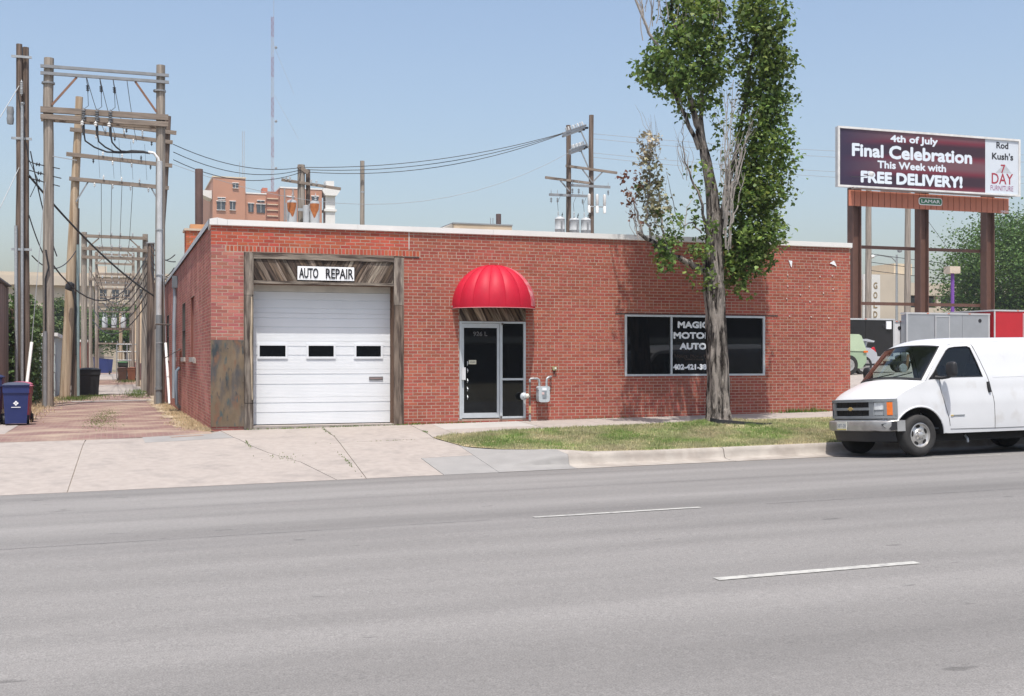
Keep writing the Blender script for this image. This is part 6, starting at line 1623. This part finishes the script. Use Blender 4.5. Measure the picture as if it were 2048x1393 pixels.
# ================================================================== alley buildings
M['red_block'] = mat('far red brick', (.36,.12,.085), .9, var=.12, scale=2)
M['pink_block'] = mat('far pink brick', (.34,.16,.14), .9, var=.12, scale=1)
M['beige'] = mat('beige limestone', (.46,.40,.32), .9, var=.08, scale=.3)
M['cream'] = mat('cream render', (.60,.50,.36), .9, var=.05)
M['far_glass'] = mat('far window glass', (.05,.06,.07), .15, spec=.5, var=.3, scale=.6)
ps = thing('plank_shed', 'brown vertical plank shed at the left edge of the alley', 'shed', (-5.6,14,-.2))
y = 7.0
while y < 19.6:
    w = random.uniform(.18,.3)
    MB().box(-5.34+random.uniform(-.01,.01),-5.30,y,y+w-.012,-.2,3.9+random.uniform(-.04,.04)).build('plank', random.choice([M['shed_a'], M['shed_b']]) if 'shed_a' in M else M.setdefault('shed_a', mat('pinkish brown plank', (.26,.19,.155), .9, var=.25, scale=3, stretch=(2,2,.3), island=.2)), ps)
    if 'shed_b' not in M: M['shed_b'] = mat('brown plank', (.20,.14,.11), .9, var=.25, scale=3, stretch=(2,2,.3), island=.2)
    y += w
MB().box(-9,-5.345,7,19.6,-.3,3.85).build('shed_body', M['shed_b'], ps)
MB().box(-9,-5.28,6.98,7.0,-.3,3.85).build('end_wall', M['shed_a'], ps)
MB().box(-9.1,-5.2,6.9,19.7,3.95,4.0).build('shed_roof', M['asphalt_roof'], ps)
ivy = thing('ivy_wall', 'tall ivy covered wall between the twin pole and the near frame', 'hedge', (-5.0,25,-.25))
MB().box(-6.4,-5.05,21.5,30,-.3,3.3).build('wall', M['shed_b'], ivy)
C = []
for _ in range(9000):
    f = random.random(); yy = random.uniform(21.2,30.2); top_ = 3.3+.5*math.sin(yy*1.3)+.3*math.sin(yy*3.1)
    if f < .6: C.append((-4.95+random.gauss(0,.13)-(.0), yy, random.uniform(-.2, top_)))
    elif f < .8: C.append((random.uniform(-6.4,-4.9), 21.3+random.gauss(0,.15), random.uniform(-.2, top_)))
    else: C.append((random.uniform(-6.4,-4.95), yy, top_+random.gauss(0,.15)))
leaves('foliage', C, .17, M['leaf_bg2'], ivy, shape='simple', droop=.6)
gbk = thing('block_building', 'low grey painted block building behind the near frame', 'building', (-5.5,33,-.3))
for i in range(7):
    for j in range(3):
        MB().box(-5.55+j*.42+(.0 if i % 2 else -.2),-5.55+(j+1)*.42-.012+(.0 if i % 2 else -.2),31.98,32.0,-.35+i*.4,-.35+(i+1)*.4-.012).build('block', M['gblock'] if 'gblock' in M else M.setdefault('gblock', mat('grey painted block', (.38,.42,.42), .8, var=.08, island=.05)), gbk)
MB().box(-9,-4.32,32.0,44,-.35,2.45).build('wall', M['gblock'], gbk)
MB().box(-9.1,-4.2,31.9,44,2.46,2.62).build('coping', M['coping'], gbk)
rbk = thing('low_brick_building', 'low red brick building on the left further down the alley', 'building', (-6,58,-.3))
MB().box(-14,-3.5,58,74,-.4,2.55).build('wall', M['red_block'], rbk); MB().box(-14.1,-3.4,57.9,74.1,2.55,2.7).build('coping', M['coping'], rbk)
MB().box(-4.9,-4.2,57.95,57.99,.2,1.2).build('notice', M['lettering'], rbk)
MB().box(-13,-6,66,72,2.7,3.4).build('roof_box', M['red_block'], rbk)
pk_ = thing('alley_building', 'pinkish brick building with cream pilasters on the right of the alley', 'building', (3,66,-.2))
MB().box(.25,14,44,96,-.3,5.7).build('wall', M['pink_block'], pk_); MB().box(.15,14.1,43.9,96.1,5.7,5.85).build('coping', M['cream'], pk_)
for y in (56,66,77,88): MB().box(.05,.25,y,y+1.6,1.1,5.6).build('pilaster', M['cream'], pk_)
for y in (60,71,82): MB().box(.2,.26,y,y+2.2,1.6,3.8).build('window', M['far_glass'], pk_)
rl = thing('stair_railing', 'pale pipe railing stacked behind the brown bins', 'railing', (-.2,76,0))
for z in (1.3,2.0,2.6): MB().tube([(-1.5,76,z),(.2,76,z)], .05, 6).build('rail', M['galv'], rl)
for x in (-1.5,-.7,.1): MB().tube([(x,76,-.2),(x,76,2.6)], .05, 6).build('rail_post', M['galv'], rl)

# ================================================================== distant buildings
def facade(parent, x0, x1, z0, z1, y, nx, nz, ww, wh, m_glass, m_trim, inset=.12, lintel=True, zoff=0.):
    for i in range(nx):
        for j in range(nz):
            cx = lerp(x0, x1, (i+.5)/nx); cz = lerp(z0, z1, (j+.5)/nz)+zoff
            w = MB().box(cx-ww/2,cx+ww/2,y-.06,y-.02,cz-wh/2,cz+wh/2).build('window', m_glass, parent)
            fr = MB().box(cx-.03,cx+.03,y-.10,y-.061,cz-wh/2,cz+wh/2); fr.box(cx-ww/2,cx+ww/2,y-.098,y-.063,cz-.03,cz+.03)
            fr.build('frame', M['beige'], w)
            MB().box(cx-ww/2-.1,cx+ww/2+.1,y-.2,y-.01,cz-wh/2-.2,cz-wh/2-.002).build('sill', m_trim, w)
            if lintel: MB().box(cx-ww/2-.1,cx+ww/2+.1,y-.15,y-.01,cz+wh/2+.002,cz+wh/2+.2).build('lintel', m_trim, w)
be = thing('civic_building', 'wide beige civic building closing the left end of the alley', 'building', (-10,150,0))
MB().box(-60,-4.4,150,180,-1,11.6).build('wall', M['beige'], be); MB().box(-60.5,-4.2,149.0,180,11.6,12.9).build('cornice', M['beige'], be)
MB().box(-60.2,-4.3,149.6,180,12.9,13.4).build('parapet', M['beige'], be); MB().box(-60.1,-4.35,149.4,149.99,8.7,9.0).build('string_course', M['beige'], be)
facade(be, -28, -5, 4, 8.5, 150, 9, 1, 1.1, 2.2, M['far_glass'], M['beige'])
te = thing('civic_building', 'taller beige stone block with many windows behind the alley wires', 'building', (0,165,0))
MB().box(-4.3,12,165,190,-1,13.9).build('wall', M['beige'], te); MB().box(-4.6,12.3,164.5,190,13.9,14.6).build('cornice', M['beige'], te)
MB().box(-3.9,-2.6,165.2,168,14.6,15.6).build('roof_block', M['beige'], te); MB().box(-4.4,12.1,164.7,164.99,9.9,10.2).build('string_course', M['beige'], te)
facade(te, -4.0, 12, 3, 13, 165, 9, 3, 1.0, 1.7, M['far_glass'], M['beige'])
# hotel
M['hotel'] = mat('orange brick', (.42,.215,.14), .9, var=.06, scale=.2)
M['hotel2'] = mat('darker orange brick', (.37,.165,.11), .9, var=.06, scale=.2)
M['terra'] = mat('white terracotta', (.66,.65,.62), .7, var=.06, scale=.5)
ht = thing('hotel_tower', 'tall orange brick building with radio mast above the garage roof', 'building', (32,235,0))
MB().box(18.4,25.2,230,262,0,39.9).build('stair_tower', M['hotel'], ht)
MB().box(18.3,25.3,229.9,262.1,39.9,40.15).build('tower_coping', M['cream'], ht)
MB().box(25.21,29.6,230.6,262,0,36.8).build('wing', M['hotel'], ht); MB().box(25.21,29.7,230.5,262,36.8,37.05).build('wing_coping', M['coping'], ht)
MB().box(29.61,33.0,231.5,262,0,37.6).build('shaded_return', M['hotel2'], ht)  # shade of the set-back return is put into its darker brick colour
MB().box(32.4,41.4,229,262,0,38.1).build('main_block', M['hotel'], ht); MB().box(32.3,41.5,228.9,262,38.1,38.4).build('main_coping', M['coping'], ht)
for cx, cz, ww, wh in ((23.1,38.3,1.1,1.0),(20.1,33.9,1.7,1.8),(22.5,34.0,1.1,1.8),(20.2,35.4,1.4,.3)):
    w = MB().box(cx-ww/2,cx+ww/2,229.9,229.97,cz-wh/2,cz+wh/2).build('window', M['far_glass'], ht)
    MB().box(cx-.025,cx+.025,229.8,229.9,cz-wh/2,cz+wh/2).build('frame', M['coping'], w)
    MB().box(cx-ww/2-.15,cx+ww/2+.15,229.7,229.98,cz+wh/2,cz+wh/2+.13).build('lintel', M['coping'], w); MB().box(cx-ww/2-.1,cx+ww/2+.1,229.7,229.98,cz-wh/2-.1,cz-wh/2).build('sill', M['coping'], w)
for cx, cz, ww, wh in ((26.4,33.8,1.1,1.8),(28.5,33.7,1.8,1.8),(28.5,35.2,1.4,.35)):
    w = MB().box(cx-ww/2,cx+ww/2,230.45,230.57,cz-wh/2,cz+wh/2).build('window', M['far_glass'], ht)
    MB().box(cx-.025,cx+.025,230.35,230.45,cz-wh/2,cz+wh/2).build('frame', M['coping'], w); MB().box(cx-ww/2-.15,cx+ww/2+.15,230.3,230.58,cz+wh/2,cz+wh/2+.13).build('lintel', M['coping'], w)
for k in range(4): MB().box(29.9,32.3,231.3,231.49,32.2+k*1.25,32.4+k*1.25).build('string_course', M['cream'], ht)
for cx, cz in ((39.9,35.6),(34.6,35.3)):
    w = MB().box(cx-.7,cx+.7,228.9,228.98,cz-1,cz+1).build('window', M['far_glass'] if cx > 36 else M['hotel2'], ht); MB().box(cx-.85,cx+.85,228.8,228.98,cz+1,cz+1.2).build('lintel', M['coping'], w)
for x in (33.2,35.0): MB().box(x,x+.25,228.7,228.98,31,38).build('drain_pipe', M['arm_grey'], ht)
MB().box(29.5,30.6,236,239,37,39.0).build('roof_hut', M['bb_apron'], ht)
tt = MB().box(42.2,44.3,229,232,0,37.0); tt.box(41.9,44.6,228.7,232.3,33.5,34.0)
tt.build('corner_tower', M['terra'], ht)
MB().prism([(42.0,36.9),(44.5,36.9),(45.2,37.9),(45.2,38.3),(41.4,38.3),(41.4,37.9)], lambda u, v: (u,228.2,v), (0,4.6,0)).build('tower_cornice', M['terra'], ht)
MB().box(42.3,44.1,229.2,231.6,38.3,40.2).build('tower_cap', M['terra'], ht)
MB().prism([(16.0,36.3),(18.3,35.4),(18.3,37.2),(16.2,37.2)], lambda u, v: (u,231,v), (0,5,0)).build('rear_cornice', M['terra'], ht)
rm = thing('radio_mast', 'tall thin red and white lattice radio mast on the orange building', 'mast', (31.7,240,38))
mw = .27; zz = 37.5; sec = 0
MC = [mat('haze-greyed mast red', (.22,.10,.12), .6), mat('haze-greyed mast white', (.34,.35,.38), .6)]  # red and white greyed, putting distance haze into the colours
while zz < 77.5:
    L_ = 4.5; mb = MB()
    for dx, dy in ((-mw,0),(mw,0),(0,mw)): mb.bar((32.2+dx,240+dy,zz),(32.2+dx,240+dy,zz+L_-.01),.09,.09)
    for k in range(6):
        a = zz+k*L_/6; s_ = 1 if k % 2 else -1
        mb.bar((32.2-mw*s_,240,a),(32.2+mw*s_,240,a+L_/6),.05,.05)
    mb.build('mast_section', MC[sec % 2], rm); zz += L_; sec += 1
MB().tube([(32.5,240,77),(32.5,240,84)], .05, 5).build('antenna', MC[1], rm)
for z in (44,54.5,71): MB().lathe([(.0,0),(.3,.05),(.3,.3),(0,.4)], (32.9,239.6,z), (0,-1,0), 10).build('dish', M['arm_grey'], rm)
for a, b in (((32.3,240,72),(37.0,240,61)), ((32.3,240,61),(38.0,240,51))): MB().tube([a, b], .035, 4).build('guy', MC[1], rm)
m2 = thing('radio_mast', 'short grey antenna mast left of the tall radio mast', 'mast', (25.6,240,38))
mb = MB()
for dx in (-.2,.2): mb.bar((25.8+dx,240,37),(25.8+dx,240,52),.09,.09)
for k in range(18): mb.bar((25.6,240,37.5+k*.8),(26.0,240,38.3+k*.8),.05,.05)
mb.build('mast_section', M['galv'], m2); MB().tube([(25.0,240,40),(25.0,240,45)], .05, 5).build('antenna', M['galv'], m2)
# beige building seen over the coping
bg = thing('tan_building', 'tan flat-roofed building peeping over the middle of the coping', 'building', (52,150,0))
MB().box(48.4,58.0,150,175,0,22.4).build('wall', mat('tan brick', (.47,.37,.26), .9, var=.06, scale=.3), bg); MB().box(48.3,58.1,149.9,175,22.4,22.6).build('coping', M['arm_grey'], bg)
MB().prism([(44.5,20.5),(48.39,22.5),(48.39,0),(44.5,0)], lambda u, v: (u,150.4,v), (0,20,0)).build('sloped_wing', mat('grey wing', (.38,.35,.31), .9), bg)
MB().box(48.6,49.5,149.5,149.98,15,21.6).build('white_pier', M['terra'], bg); MB().box(49.6,54,149.8,149.99,20.0,20.9).build('brick_band', M['red_block'], bg)
MB().box(53.2,58.3,149.0,149.9,20.4,21.2).build('canopy', M['terra'], bg); MB().box(53.6,57.6,149.3,149.88,19.0,20.39).build('opening', M['far_glass'], bg)
MB().lathe([(.42,22.5),(.42,24.3),(.4,24.32)], (56.1,151,0), n=14).build('flue', MATS['rusted stack'], bg, smooth=40)
for x in (54.6,55.0): MB().tube([(x,150.5,22.4),(x,150.5,23.6)], .06, 5).build('vent_pipe', M['arm_grey'], bg)
# right side: pylon, parking garage, poles, lamps, trees
gy_ = thing('pylon_sign', 'white vertical pylon with gold letters behind the billboard posts', 'sign', (81.5,90,0))
MB().box(80.4,82.7,90,93,0,11.2).build('pylon', M['terra'], gy_); MB().box(79.9,80.35,90.2,93,0,10.6).build('pylon_side', mat('tan pylon edge', (.40,.36,.30), .9), gy_)
M['goldtxt'] = mat('gold letters', (.28,.20,.10), .5)
for k, ch_ in enumerate("GOLD'S"):
    if ch_ == "'": continue
    i = k if k < 4 else 4.25
    text('letter', ch_, 81.75, 82.3, 9.55-1.12*i, 10.3-1.12*i, 89.97, M['goldtxt'], gy_, bold=.03)
pg = thing('parking_garage', 'beige concrete parking garage behind the billboard posts', 'building', (90,110,0))
MB().box(97.5,101.5,110,130,0,13.0).build('stair_core', M['beige'], pg)
for z in (0,3.4,6.8,10.2): MB().box(101.6,125,110,130,z,z+1.7).build('deck', M['beige'], pg)
MB().box(101.7,124,112,128,0,10).build('dark_interior', M['far_glass'], pg)
for x in (101.6,107,113,119): MB().box(x,x+.7,110.2,110.8,0,10.2).build('column', M['beige'], pg)
MB().box(100.5,103.5,111,116,13.0,14.6).build('roof_hut', M['cream'], pg)
rd = MB().box(86.3,88.2,100,106,0,8.2).build('maroon_wall', mat('maroon panel', (.22,.05,.06), .8)); tag(rd, 'dark maroon wall strip beside the white pylon', 'wall')
for x, y, z, lb in ((66.5,70,20,'pale wooden pole just right of the left billboard post'), (71.0,70,20,'pale wooden pole between the left and middle billboard posts')):
    t = thing('utility_pole', lb, 'utility pole', (x,y,.5)); pole(t, x, y, z, (.1,0), .33, .26, 'pole_wood', z0=0)
    MB().bar((x-1.2,y-.2,z-3),(x+1.2,y-.2,z-3),.12,.15).build('crossarm', M['arm_wood'], t)
sl = thing('street_light', 'grey cobra-head street light behind the billboard posts', 'street light', (74,75,.5))
MB().tube([(73.6,75,.3),(73.6,75,12.0)], [.16,.1], 8).build('mast', M['galv'], sl, smooth=50)
MB().tube([(73.6,75,11.2),(73.0,75,11.7),(71.5,75,11.9),(70.3,75,11.7)], .06, 6).build('arm', M['galv'], sl, smooth=50)
MB().lathe([(.0,0),(.18,.1),(.2,.5),(.12,.8),(0,.85)], (70.9,75,11.75), (-1,0,-.15), 10).build('lamp_head', M['porc_white'], sl, smooth=50)
MB().lathe([(.0,0),(.2,.05),(.25,.3),(.12,.5),(0,.5)], (73.8,74.8,12.2), (0,0,1), 10).build('camera_head', M['arm_grey'], sl, smooth=50)
pl_ = thing('lot_light', 'purple post with square beige lamp in front of the right-hand tree', 'lamp', (60,45,.5))
MB().tube([(55.6,45,.3),(55.6,45,7.6)], .13, 10).build('post', mat('purple paint', (.16,.06,.30), .5), pl_, smooth=50)
MB().box(55.15,56.05,44.7,45.4,7.6,8.1).build('lamp_box', mat('beige lamp', (.55,.47,.37), .5), pl_)
bg_tree('big leafy tree behind the right billboard posts', (85.2,70,.5), 15.8, 8.4, 6.5, 2.0, 60000, .27, M['leaf_bg'], .35, 260, seed=5)
bg_tree('leafy tree at the right edge beyond the red trailer', (99.,76,.5), 17.0, 8.0, 6, 3.0, 40000, .28, M['leaf_bg'], .35, 200, seed=6)
bg_tree('smaller tree in front of the parking garage', (88.,86,.5), 5.6, 3.4, 3, .8, 8000, .28, M['leaf_bg2'], .25, 60, seed=7)
bg_tree('dark tree at the far end of the alley, right of centre', (-.2,134,0), 8.2, 3.8, 4, 2.2, 14000, .3, M['leaf_bg'], .3, 90, seed=8)
bg_tree('dark tree at the far end of the alley, left of centre', (-5.2,138,0), 7.8, 3.2, 3, 2.0, 11000, .3, M['leaf_bg'], .3, 80, seed=9)
bg_tree('tree over the low brick building left of the alley', (-8.2,120,0), 8.0, 2.6, 3.5, 1.5, 11000, .3, M['leaf_bg2'], .3, 80, seed=10)
G7 = 'thin lines crossing behind the billboard posts'
for k in range(3): wire((66.5,70,11.5-.8*k),(110,72,10.2-.7*k),.6,'thin service line crossing behind the billboard posts',G7,.03)
for k in range(4): wire((25.2,39,15.0-.9*k+.2*(k%2)),(120,80,17.0-1.0*k),1.,'thin line passing behind the billboard',  'thin lines passing behind the billboard',.02,'wire_grey') if k < 0 else None

# the building across the street, seen mirrored in the shop glass
ob = thing('opposite_building', 'dark building with pale canopy across the street, mirrored in the shop windows', 'building', (25,-48,-.4))
MB().box(2,62,-60,-48,-.6,6.4).build('wall', mat('dark brown brick', (.075,.055,.045), .9, var=.1), ob)
MB().box(2,62,-48,-46.2,2.45,2.85).build('canopy', mat('pale canopy', (.62,.62,.60), .6), ob)
for k in range(9): MB().box(4+k*6.5,8.5+k*6.5,-48.0,-47.95,.3,2.2).build('window', M['far_glass'], ob)
for k in range(10): MB().tube([(3+k*6.4,-46.4,-.5),(3+k*6.4,-46.4,2.45)], .07, 6).build('canopy_post', M['galv'], ob)

# ================================================================== haze: the summer air
hz = MB().box(-140,420,-110,330,-3.5,92).build('haze', None, kind='stuff')
hm = bpy.data.materials.new('summer haze'); hm.use_nodes = True
hm.node_tree.nodes.remove(hm.node_tree.nodes['Principled BSDF'])
pv = hm.node_tree.nodes.new('ShaderNodeVolumePrincipled')
pv.inputs['Color'].default_value = (.86,.92,1,1); pv.inputs['Density'].default_value = .00033; pv.inputs['Anisotropy'].default_value = .2
hm.node_tree.links.new(pv.outputs[0], hm.node_tree.nodes['Material Output'].inputs['Volume'])
hz.data.materials.append(hm)
